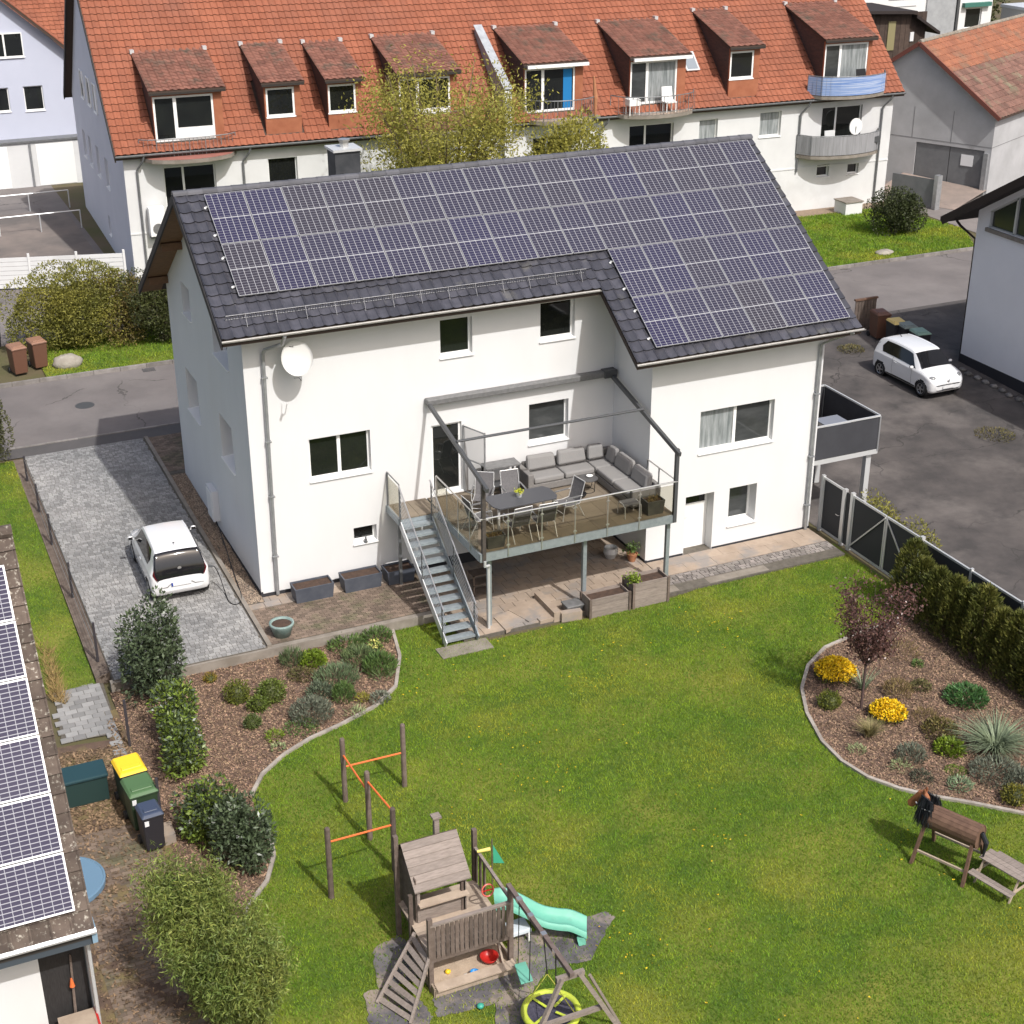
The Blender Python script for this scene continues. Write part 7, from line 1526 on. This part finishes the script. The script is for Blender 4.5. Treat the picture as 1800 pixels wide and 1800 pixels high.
# things on the balconies
db = thing('satellite_dish', 'white satellite dish on the grey-screened balcony of the apartment house', 'satellite dish', (39.9, 28.0, 4.3))
q = MB(); 
def aw_(x, y, z): return Vector((2.93+x*math.cos(AA)-y*math.sin(AA), 30.54+x*math.sin(AA)+y*math.cos(AA), z))
c_ = aw_(37.1, -1.0, 4.72); k = 20; vs = [c_+Vector((.36*math.cos(2*math.pi*a/k), -.05*math.cos(2*math.pi*a/k), .42*math.sin(2*math.pi*a/k))) for a in range(k)]
q.extrude(vs, (0, .05, 0)); q.build('reflector', WF, db); MB().tube([c_, (c_.x, c_.y+.1, 3.4)], .03, 6).build('mast', DZINC, db)
for i, (x, z, lab) in enumerate(((35.9, 3.35, 'pale folding chair on the grey-screened balcony'), (38.4, 3.35, 'dark grill cover on the grey-screened balcony'), (36.2, 6.35, 'white balcony table behind the blue screen'), (37.5, 6.35, 'dark lounge chair behind the blue screen'), (26.3, 6.2, 'pale covered chair on the balcony above the solar roof'), (24.3, 6.2, 'white planter on the round balcony above the solar roof'), (22.3, 6.25, 'folded terracotta parasol on the barred balcony'))):
    p = aw_(x, -.75, z); nm = ('balcony_chair', 'grill', 'balcony_table', 'lounge_chair', 'covered_chair', 'planter', 'folded_parasol')[i]; t_ = thing(nm, lab, nm.split('_')[-1], p)
    mm = (LZINC, ANTH, WF, BLACKP, WF, WF, TERRA)[i]
    if i == 6: MB().tube([p, p+Vector((0, 0, .9)), p+Vector((-.1, 0, 1.9))], [.05, .12, .04], 8).build('cloth', mm, t_); MB().box(p.x-.2, p.x+.2, p.y-.2, p.y+.2, p.z, p.z+.06).build('foot', CONC, t_); continue
    for sx in (-.25, .25):
        for sy in (-.2, .2): MB().box(p.x+sx-.02, p.x+sx+.02, p.y+sy-.02, p.y+sy+.02, p.z, p.z+.45).build('leg', mm, t_)
    MB().box(p.x-.3, p.x+.3, p.y-.25, p.y+.25, p.z+.45, p.z+(.75 if i in (1, 5) else .5)).build('body', mm, t_)
    if i in (0, 3, 4): MB().hexa([(p.x-.3, p.y+.2, p.z+.5), (p.x+.3, p.y+.2, p.z+.5), (p.x+.3, p.y+.25, p.z+.5), (p.x-.3, p.y+.25, p.z+.5), (p.x-.28, p.y+.33, p.z+1.15), (p.x+.28, p.y+.33, p.z+1.15), (p.x+.28, p.y+.38, p.z+1.15), (p.x-.28, p.y+.38, p.z+1.15)]).build('backrest', mm, t_)
ac = thing('air_conditioner', 'white outdoor heat pump unit on the apartment wall next to the gable', 'air conditioner', (3.7, 30.0, 2.4))
p = aw_(1.15, -.3, 2.5); MB().box(p.x-.35, p.x+.35, p.y-.2, p.y+.2, p.z, p.z+1.3).build('casing', WF, ac, bevel=.03); MB().tube([(p.x, p.y-.22, p.z+.35), (p.x, p.y-.19, p.z+.35)], .24, 16).build('fan_grille', ANTHL, ac); MB().box(p.x-.3, p.x+.3, p.y+.15, p.y+.35, p.z-.15, p.z).build('bracket', DZINC, ac)
eb = thing('light_shaft', 'white rendered light-well block at the foot of the apartment house', 'block', (39.9, 28.2, .3)); p = aw_(36.8, -1.3, .3); MB().box(p.x-.45, p.x+.6, p.y-.5, p.y+.5, .25, .95).build('block', W_, eb); MB().box(p.x-.5, p.x+.65, p.y-.55, p.y+.55, .95, 1.0).build('cover', CONC, eb)
gp = sheet('gravel_bed', [(31, 28.2), (43, 27.9), (43, 29.3), (31, 29.8)], .325, mat('tan_gravel', (.27, .20, .14), .95, (.20, .15, .11), 8))
yg = thing('yard_gate', 'low grey metal gate beside the end of the apartment house', 'gate', (43.4, 28.5, .3))
for a, b in (((43.3, 29.0), (44.4, 26.6)),): MB().beam((*a, 1.1), (*b, 1.1), .04, 1.5).build('leaf', GREYGATE, yg); MB().box(b[0]-.15, b[0]+.15, b[1]-.15, b[1]+.15, .28, 2.1).build('post', ZINC, yg)

# ------------------------------------------------------------------ grey concrete hall
A_ = Vector((45.0, 35.5, 0)); tg = Vector((4.2, -8.5, 0)).normalized(); ga = math.atan2(tg.y, tg.x)
hl = thing('concrete_hall', 'grey concrete hall with mossy orange and brown tiled roof', 'hall', A_, ga, local=True)
# local x along the gable (0..8.6), local y to the inside (+x side), outward to the right of U
TA, TB, ZA, ZE = -.8, 8.6, 8.0, 4.75; HL = 26.0
wall('wall', (TA, 0), (1, 0), TB-TA, .1, ZE, [(5.0, 9.0, .6, 2.7, .15)], GREYW, hl, top=[(0, ZE), (TB-TA, ZE), ((TB-TA)/2, ZA)])
wall('wall', (TB, 0), (0, 1), HL, .1, ZE, [], GREYW, hl); wall('wall', (TB, HL), (-1, 0), TB-TA, .1, ZE, [], GREYW, hl); wall('wall', (TA, HL), (0, -1), HL, .1, ZE, [], GREYW, hl)
mid = (TA+TB)/2; sl_h = (ZA-ZE)/(TB-mid)
for s_, nm in ((1, 'a'), (-1, 'b')):
    xe = mid+s_*(TB-mid+.35); ze = ZE-.35*sl_h; q = MB(); q.hexa([(mid, -.3, ZA-.05), (xe, -.3, ze-.05), (xe, HL, ze-.05), (mid, HL, ZA-.05), (mid, -.3, ZA+.05), (xe, -.3, ze+.05), (xe, HL, ze+.05), (mid, HL, ZA+.05)]); rf = q.build('roof', MATS['roof_board_dark'], hl)
    MB().beam((mid, -.33, ZA), (xe, -.33, ze), .08, .22).build('verge_board', mat('verge_red', (.16, .055, .04), .8), rf)
L_s = math.hypot(TB-mid+.35, ZA-ZE+.35*sl_h); nv_ = 15; nu_ = 62
Uh = (0, 1, 0); Vh = Vector((-(TB-mid+.35), 0, ZA-ZE+.35*sl_h)).normalized()
ORT = mat('hall_orange_tile', (.30, .12, .065), .85, (.24, .095, .055), 1.0, var=.12, col3=(.19, .12, .08), scale3=.8, thr=(.5, .7))
tile_grid(hl, (TB+.35, -.3, ZE-.35*sl_h+.06), Uh, Vh, nu_, 9, HL/nu_, L_s/nv_, pant, mat('mossy_hall_tile', (.15, .082, .062), .9, (.20, .105, .08), 1.5, var=.22, col3=(.17, .145, .095), scale3=.9, thr=(.5, .66)), 'roof_tile', lambda i, j: i < 16, lip=.03, stuffname='roof_tiles')
tile_grid(hl, tuple(Vector((TB+.35, -.3, ZE-.35*sl_h+.06))+Vh*(9*L_s/nv_)), Uh, Vh, nu_, 6, HL/nu_, L_s/nv_, pant, ORT, 'roof_tile', lambda i, j: i < 14, lip=.03, stuffname='roof_tiles')
MB().tube([(mid, -.3, ZA+.08), (mid, HL, ZA+.08)], .12, 8).build('ridge', mat('mossy_ridge', (.28, .25, .21), .9, (.2, .17, .13), 4), hl)
for a, b in ((4.24, 6.18), (6.22, 8.16)): MB().box(a, b, .06, .10, .6, 2.7).build('gate_leaf', GREYGATE, hl)
MB().box(6.9, 7.6, .03, .055, 1.75, 2.35).build('sign_board', PLATE, hl); MB().box(8.25, 8.5, -.2, .05, .2, 2.6).build('gate_post', ZINC, hl)
for z in (2.9, ): MB().box(TA, TB, -.012, 0, z, z+.03).build('panel_joint', mat('joint_grey', (.2, .2, .2), .9), hl)
for x in (1.4, 3.9, 6.2): MB().box(x, x+.03, -.012, 0, 2.93, 4.6).build('panel_joint', MATS['joint_grey'], hl)
MB().box(TB+.0, TB+.012, 0, HL, 2.9, 2.93).build('panel_joint', MATS['joint_grey'], hl)
rp = MB(); w0_ = A_+tg*3.6; w1_ = A_+tg*8.6; nn = Vector((tg.y, -tg.x, 0)); rp.add([(w0_.x, w0_.y, .9), (w1_.x, w1_.y, .62), (w1_.x+nn.x*4, w1_.y+nn.y*4, .30), (w0_.x+nn.x*4, w0_.y+nn.y*4, .31)], [(0, 1, 2, 3), (3, 2, 1, 0)][:1]); structure('hall_ramp', rp, mat('reddish_concrete', (.30, .235, .20), .9, (.22, .18, .155), .8))

# ------------------------------------------------------------------ blue-grey house, far left
bh = thing('blue_house', 'pale blue rendered house with red roof and white garages below', 'house', (-6, 53, .2))
bo = [(-.4+16, 2.25+16-1.2+1.2, 7.25, 8.55, .15), (-.6+16, 1.1+16, 4.35, 5.66, .15), (1.9+16, 2.95+16, 4.3, 5.66, .15)]
wall('wall', (-16, 53), (1, 0), 20.6, 2.8, 7.3, [(15.1, 17.1, 4.35, 5.66, .15), (17.9, 18.95, 4.3, 5.66, .15)], BLUEW, bh)
q = MB(); q.poly([(-16, 53, 7.3), (4.6, 53, 7.3), (-5.7, 53, 16.6)]); q.build('gable', BLUEW, bh)
window(bh, (-16, 53), (1, 0), (15.1, 17.1, 4.35, 5.66, .15), 2); window(bh, (-16, 53), (1, 0), (17.9, 18.95, 4.3, 5.66, .15)); window(bh, (-16, 52.96), (1, 0), (16.2, 18.2, 7.25, 8.55, .02), 2)
wall('wall', (4.6, 53), (0, 1), 12, .2, 7.3, [], BLUEW, bh)
q = MB(); sb_ = (16.6-7.3)/10.3
q.hexa([(-5.7, 52.5, 16.65), (5.3, 52.5, 6.7), (5.3, 66, 6.7), (-5.7, 66, 16.65), (-5.7, 52.5, 16.85), (5.3, 52.5, 6.9), (5.3, 66, 6.9), (-5.7, 66, 16.85)]); br_ = q.build('roof', MATS['roof_board_dark'], bh)
Vb = Vector((-11, 0, 9.95)).normalized(); tile_grid(bh, (5.3, 52.5, 6.92), (0, 1, 0), Vb, 44, 40, 13.5/44, 14.83/40, pant, RED, 'roof_tile', lambda i, j: False, stuffname='roof_tiles', edge=REDLIP)
wall('garage_wall', (-16, 52.2), (1, 0), 20.6, .2, 2.75, [], WHITE2, bh)
for x in (-5.4, -1.55, 2.05): MB().box(x, x+2.05, 52.17, 52.2, .3, 2.6).build('garage_door', WF, bh)
MB().tube([(1.72, 52.1, 2.7), (1.72, 52.1, .3)], .06, 8).build('downpipe', ZINC, bh)
MB().box(-16, 4.7, 52.1, 53, 2.75, 2.85).build('garage_roof_edge', DZINC, bh)
# parking bay rails and white fence
rl = thing('bay_railing', 'thin white tube railing round the rear parking bay', 'railing', (0, 42, .3))
for y, xa, xb in ((46.5, -3.5, 2.7), (41.8, -3.5, 2.5)):
    MB().tube([(xa, y, 1.2), (xb, y, 1.2)], .03, 6).build('rail', LZINC, rl)
    for x in np.linspace(xa, xb, 4): MB().tube([(x, y, .25), (x, y, 1.2)], .03, 6).build('post', LZINC, rl)
sheet('parking_bay', [(-5, 33.5), (2.2, 33), (2.4, 46), (-5, 46.5)], .282, mat('bay_concrete', (.23, .19, .165), .9, (.13, .115, .105), .35))
fw_ = thing('white_fence', 'white horizontal board fence beside the gable of the apartment house', 'fence', (0, 31.5, .3))
a, b = Vector((-3.4, 32.4, 0)), Vector((2.55, 30.75, 0))
for i in range(7): MB().beam(a+Vector((0, 0, .45+i*.2)), b+Vector((0, 0, .45+i*.2)), .03, .18).build('board', WHITE2, fw_)
for f in np.linspace(0, 1, 4): p = a.lerp(b, f); MB().box(p.x-.05, p.x+.05, p.y-.05, p.y+.05, .25, 1.9).build('post', WHITE2, fw_)

# ------------------------------------------------------------------ neighbour on the right
nh = thing('neighbour_house', 'pale grey house with dark brown roof beside the asphalt yard', 'house', (33, 4, -.1))
NX, NY0, NY1 = 30.3, -9.0, 7.4
so1 = (5.0, 6.95, 5.5, 6.45, .12)
yr_ = (NY0+NY1)/2; def_n = .588
def nz(y): return 6.25+(NY1-y)*def_n if y > yr_ else 6.25+(y-NY0)*def_n
wall('wall', (NX, NY1), (0, -1), NY1-NY0, -.4, 5.4, [], RHW, nh)
q = MB(); w_y0, w_y1, w_z = 6.75, 4.2, 5.55
q.poly([(NX, NY1, 5.4), (NX, w_y0, 5.4), (NX, w_y0, nz(w_y0)-.2), (NX, NY1, nz(NY1)-.2)]); q.poly([(NX, w_y0, 5.4), (NX, w_y1, 5.4), (NX, w_y1, w_z), (NX, w_y0, w_z)]); q.poly([(NX, w_y1, 5.4), (NX, NY0, 5.4), (NX, NY0, nz(NY0)-.2), (NX, yr_, nz(yr_)-.2), (NX, w_y1, nz(w_y1)-.2)])
q.poly([(NX, w_y0, nz(w_y0)-.45), (NX, w_y1, nz(w_y1)-.45), (NX, w_y1, nz(w_y1)-.2), (NX, w_y0, nz(w_y0)-.2)]); q.build('gable', RHW, nh)
q = MB(); q.poly([(NX+.1, w_y0, w_z), (NX+.1, w_y1, w_z), (NX+.1, w_y1, nz(w_y1)-.45), (NX+.1, w_y0, nz(w_y0)-.45)]); wn = q.build('window', mat('gable_pane', (.03, .035, .033), .08, spec=.6), nh)
fq = MB(); f_ = .09
for p_, r_ in (((w_y0, w_z), (w_y1, w_z)), ((w_y0, nz(w_y0)-.48), (w_y1, nz(w_y1)-.48)), ((w_y0, w_z), (w_y0, nz(w_y0)-.46)), ((w_y1, w_z), (w_y1, nz(w_y1)-.46)), ((5.45, w_z), (5.45, nz(5.45)-.47))): fq.beam((NX+.06, *p_), (NX+.06, *r_), f_, .09, (1, 0, 0))
fq.build('frame', LZINC, wn); MB().box(NX-.10, NX+.05, w_y1, w_y0+.1, w_z-.16, w_z-.02).build('sill', CONC, wn)
wall('wall', (41, NY1), (-1, 0), 10.7, -.4, 6.1, [], RHW, nh); wall('wall', (NX, NY0), (1, 0), 10.7, -.4, 6.1, [], RHW, nh)
for ya, yb in ((NY1+1.1, yr_), (NY0-1.1, yr_)):
    q = MB(); za = nz(NY1)-1.1*def_n; zb = nz(yr_); q.hexa([(NX-.75, ya, za-.2), (41.5, ya, za-.2), (41.5, yb, zb-.2), (NX-.75, yb, zb-.2), (NX-.75, ya, za), (41.5, ya, za), (41.5, yb, zb), (NX-.75, yb, zb)]); rf = q.build('roof', mat('brown_black_roof', (.022, .016, .014), .7), nh)
    q = MB(); q.beam((NX-.78, ya, za-.12), (NX-.78, yb, zb-.12), .06, .30); q.build('verge_board', mat('dark_verge', (.03, .02, .016), .7), rf)
gt = MB(); q = MB(); q.tube([(NX-.75, NY1+1.16, nz(NY1)-1.1*def_n-.1), (41.5, NY1+1.16, nz(NY1)-1.1*def_n-.1)], .08, 8); q.build('gutter', MATS['dark_verge'], nh)
MB().tube([(NX-.05, NY1+1.1, nz(NY1)-.85), (NX-.02, NY1+.9, nz(NY1)-1.0), (NX+.1, NY1+.1, 4.9), (NX+.1, NY1+.1, .2)], .05, 8).build('downpipe', MATS['dark_verge'], nh)
MB().box(NX-.03, NX+.02, NY0, NY1+.03, -.4, .38).build('plinth', PLINTH, nh)
ps = structure('wall_gravel', MB().box(29.75, NX-.03, NY0, NY1, -.4, -.10+.0), mat('dark_gravel', (.16, .145, .135), .95, (.09, .085, .08), 14, bump=.8, bscale=40))
kb = thing('yard_kerb', 'row of rough pale stones along the foot of the neighbouring wall', 'kerb', (29.7, 2, -.2))
for i in range(24):
    y = -4+i*.46; MB().blob((29.72+random.uniform(-.05, .05), y, gh(y)+.06), .14, .17, .09, 8, 5, .15).build('stone', mat('rough_stone', (.20, .19, .18), .9, (.12, .115, .11), 5, var=.3), kb, smooth=True)

# ------------------------------------------------------------------ neighbour roof at lower left
RX = -7.03; EY, EZ2, RY, RZ2 = -14.72, 2.3, -10.34, 8.03
lh = thing('tiled_house', 'neighbouring house with lichen-spotted brown roof and solar panels', 'house', (-11, -11, -.3))
rs = math.hypot(RY-EY, RZ2-EZ2); VL = ((0, (RY-EY)/rs, (RZ2-EZ2)/rs)); NL = Vector((1, 0, 0)).cross(Vector(VL))
q = MB(); WX = -22.0
for ya, za, yb, zb in ((EY, EZ2, RY, RZ2), (2*RY-EY, EZ2, RY, RZ2)): q.hexa([(WX, ya, za-.2), (RX-.02, ya, za-.2), (RX-.02, yb, zb-.2), (WX, yb, zb-.2), (WX, ya, za-.03), (RX-.02, ya, za-.03), (RX-.02, yb, zb-.03), (WX, yb, zb-.03)])
rf = q.build('roof', mat('old_underlay', (.05, .045, .04), .9), lh)
flat = [(0, .014), (.06, .02), (.14, 0), (.86, 0), (.94, .02), (1, .014)]
nvl = 21; dvl = rs/nvl; dul = .345; nul = 30
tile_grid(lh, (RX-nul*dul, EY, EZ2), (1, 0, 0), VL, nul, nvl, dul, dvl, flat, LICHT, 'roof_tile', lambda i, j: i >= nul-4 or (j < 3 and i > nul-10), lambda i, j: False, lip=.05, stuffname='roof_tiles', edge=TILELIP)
for i in range(12): x = RX-i*.4; MB().tube([(x, RY, RZ2+.02), (x-.39, RY, RZ2+.03)], [.13, .115], 10).build('ridge_tile', LICHT, lh)
q = MB(); q.poly([(RX-.16, EY+.35, EZ2+.2), (RX-.16, RY, RZ2-.2), (RX-.16, 2*RY-EY-.35, EZ2+.2)]); q.build('gable', W_, lh)
gg = MB(); gutter(gg, WX, RX+.02, EY-.07, EZ2+.02, .07); gg.build('gutter', LZINC, lh)
MB().box(WX, RX-.02, EY+.02, EY+.06, EZ2-.34, EZ2-.02).build('fascia', mat('fascia_slate', (.06, .075, .09), .5), lh)
wall('wall', (WX, EY+.75), (1, 0), RX-.35-WX-.62, -.4, EZ2+.3, [], W_, lh)
MB().box(RX-.97, RX-.18, EY+.75, EY+.80, -.3, EZ2+.3).build('wall_recess', mat('dark_boards', (.022, .02, .02), .6, (.035, .033, .033), 8, stretch=(8, 1, 1)), lh)
wall('wall', (RX-.16, EY+.35), (0, 1), 2*(RY-EY)-.7, -.4, EZ2+.25, [], W_, lh)
MB().box(RX-.06, RX+.03, EY-.05, EY+.35, EZ2-.28, EZ2-.03).build('verge_end', mat('blue_flashing', (.22, .33, .42), .4), lh)
MB().tube([(RX-.12, EY+.30, EZ2-.2), (RX-.12, EY+.34, -.2)], .035, 8).build('downpipe', LZINC, lh)
sa2 = thing('solar_array', 'column of bright-framed solar panels on the lichen-spotted roof', 'solar panels', (-9, -12, 5))
pw2, ph2 = 1.66, 1.02; e = .032
f2 = MB()
for x0, x1, y0, y1 in ((0, pw2, 0, e), (0, pw2, ph2-e, ph2), (0, e, e, ph2-e), (pw2-e, pw2, e, ph2-e)): f2.box(x0, x1, y0, y1, -.035, 0)
fm2 = f2.mesh('panel_frame'); fm2.materials.append(FRAMEB); g2_ = MB().quad((e, e, -.006), (pw2-e, e, -.006), (pw2-e, ph2-e, -.006), (e, ph2-e, -.006)).mesh('panel_glass'); g2_.materials.append(SOLAR2)
b2 = MB().quad((0, 0, -.034), (0, ph2, -.034), (pw2, ph2, -.034), (pw2, 0, -.034)).mesh('panel_back'); b2.materials.append(BLACKP)
BL_ = Matrix(((1, VL[0], NL.x, 0), (0, VL[1], NL.y, 0), (0, VL[2], NL.z, 0), (0, 0, 0, 1)))
for r_ in range(6):
    for c in range(2): p = Vector((RX-.24-(c+1)*(pw2+.02), EY, EZ2))+Vector(VL)*(.38+r_*(ph2+.02))+NL*.17; solar(sa2, fm2, g2_, None, b2, p, BL_)
br2 = thing('garden_broom', 'orange-handled tool leaning against the dark boarded recess', 'tool', (-7.5, -14.1, -.3)); MB().tube([(-7.52, -14.06, -.1), (-7.45, -14.02, 1.3)], [.03, .02], 6).build('handle', WOODD, br2); MB().lathe([(.05, 0), (.02, .16), (.015, .18)], (-7.5, -14.1, .65), 10).build('head', ORANGE, br2)
bx2 = thing('wooden_bench', 'pale wooden box seat with red edge below the neighbouring eave', 'box', (-7.4, -14.6, -.3)); MB().box(-7.85, -7.2, -14.75, -14.2, -.3, .12).build('box', WOODP, bx2); MB().box(-7.2, -7.16, -14.77, -14.2, -.3, .14).build('edge', REDP, bx2)
# ------------------------------------------------------------------ far buildings at the upper right
wh = thing('white_workshop', 'white workshop with grey roller gate beyond the grey hall', 'workshop', (83, 76, .3))
wall('wall', (72, 75), (1, 0), 17, .2, 7.5, [(14.1, 15.9, 1.4, 3.1, .2)], W_, wh); wall('wall', (89, 75), (0, 1), 12, .2, 7.5, [], W_, wh)
window(wh, (72, 75), (1, 0), (14.1, 15.9, 1.4, 3.1, .2)); MB().box(81.6, 84.8, 74.85, 75, .3, 7.5).build('roller_gate', mat('grey_gate', (.36, .37, .38), .6, (.30, .31, .32), 2), wh); MB().box(84.85, 85.1, 74.7, 75, .3, 7.5).build('gate_jamb', ANTH, wh)
MB().box(85.6, 88.6, 74.6, 75, 3.25, 3.6).build('sign_board', mat('green_band', (.05, .16, .13), .5), wh); MB().box(71.8, 89.2, 74.7, 87.2, 7.5, 7.7).build('roof', DZINC, wh)
for z in (3.6, 4.2): MB().box(77.5, 80.5, 74.97, 75, z, z+.05).build('panel_joint', MATS['joint_grey'], wh)
ws_ = thing('wooden_shed', 'dark brown timber shed with sloping roof beyond the apartment house', 'shed', (58.5, 51, .3))
for i in range(14): MB().box(55.5+i*.43, 55.91+i*.43, 50, 50.1, .3, 6.9-.0*i).build('board', mat('shed_board', (.055, .038, .03), .8, (.08, .055, .042), 4, var=.25), ws_)
MB().box(55.5, 61.5, 50.1, 54, .3, 6.4).build('body', MATS['shed_board'], ws_)
q = MB(); q.hexa([(55.2, 49.4, 7.1), (60.2, 49.4, 6.85), (60.2, 54.5, 6.85), (55.2, 54.5, 7.1), (55.2, 49.4, 7.3), (60.2, 49.4, 7.05), (60.2, 54.5, 7.05), (55.2, 54.5, 7.3)]); q.hexa([(60.2, 49.4, 6.6), (62.3, 49.4, 5.4), (62.3, 54.5, 5.4), (60.2, 54.5, 6.6), (60.2, 49.4, 6.8), (62.3, 49.4, 5.6), (62.3, 54.5, 5.6), (60.2, 54.5, 6.8)]); q.build('roof', mat('shed_roof', (.03, .022, .02), .8), ws_)
MB().box(58.3, 58.9, 49.93, 50, 4.5, 6.4).build('window', mat('ochre_pane', (.26, .23, .12), .5), ws_); MB().box(60.2, 60.5, 49.93, 50, 5.0, 5.6).build('window', PLATE, ws_)
ct_ = thing('grey_container', 'pale grey container at the far right beyond the hall roof', 'container', (93, 76, .3)); MB().box(91, 97, 73, 76, .3, 2.9).build('body', mat('container_grey', (.42, .43, .44), .6), ct_); MB().box(90.9, 97.1, 72.9, 76.1, 2.9, 3.15).build('lid', mat('container_lid', (.50, .53, .58), .5), ct_)
for i, (x, y, r, h) in enumerate(((90.3, 79, 2.6, 7.5), (94.5, 82, 3.2, 8.5), (74, 92, 4, 9), (66, 88, 4, 9))):
    shrub('far_tree', ('dark tree between the white workshop and the grey container', 'tree rising behind the grey container', 'tree behind the white workshop roof', 'tree beyond the timber shed')[i], (x, y, .3), r, r, h, 2600, .35, .2, EVERG, 14, cat='tree', z0=.4)

rh = thing('red_roof_house', 'house with red tiled roof rising behind the pale blue house', 'house', (4, 74, .3))
wall('wall', (-12, 70), (1, 0), 24, .2, 4.0, [], WHITE2, rh); MB().box(-12, 12, 70.05, 84, .2, 4.0).build('body', WHITE2, rh)
q = MB(); q.hexa([(-12.5, 69.5, 3.7), (12.5, 69.5, 3.7), (12.5, 77, 10.6), (-12.5, 77, 10.6), (-12.5, 69.5, 3.9), (12.5, 69.5, 3.9), (12.5, 77, 10.8), (-12.5, 77, 10.8)]); q.hexa([(-12.5, 77, 10.6), (12.5, 77, 10.6), (12.5, 84.5, 3.7), (-12.5, 84.5, 3.7), (-12.5, 77, 10.8), (12.5, 77, 10.8), (12.5, 84.5, 3.9), (-12.5, 84.5, 3.9)]); q.build('roof', MATS['roof_board_dark'], rh)
vv = Vector((0, 7.5, 6.9)).normalized(); tile_grid(rh, (-12.5, 69.5, 3.92), (1, 0, 0), vv, 70, 28, 25/70, 10.19/28, pant, RED, 'roof_tile', lambda i, j: False, lip=.045, stuffname='roof_tiles', edge=REDLIP)

mh = thing('drain_cover', 'round iron manhole cover in the road beside the driveway', 'manhole cover', (-1.9, 16.3, .27)); MB().lathe([(.34, .0), (.34, .008), (.30, .010), (.0, .010)], (-1.9, 16.3, .272), 24).build('cover', ANTH, mh)
mh = thing('drain_cover', 'square gully grate at the kerb of the roadside verge', 'drain', (1.0, 19.15, .27)); [MB().box(.78+i*.07, .82+i*.07, 18.9, 19.3, .272, .284).build('bar', ANTH, mh) for i in range(7)]
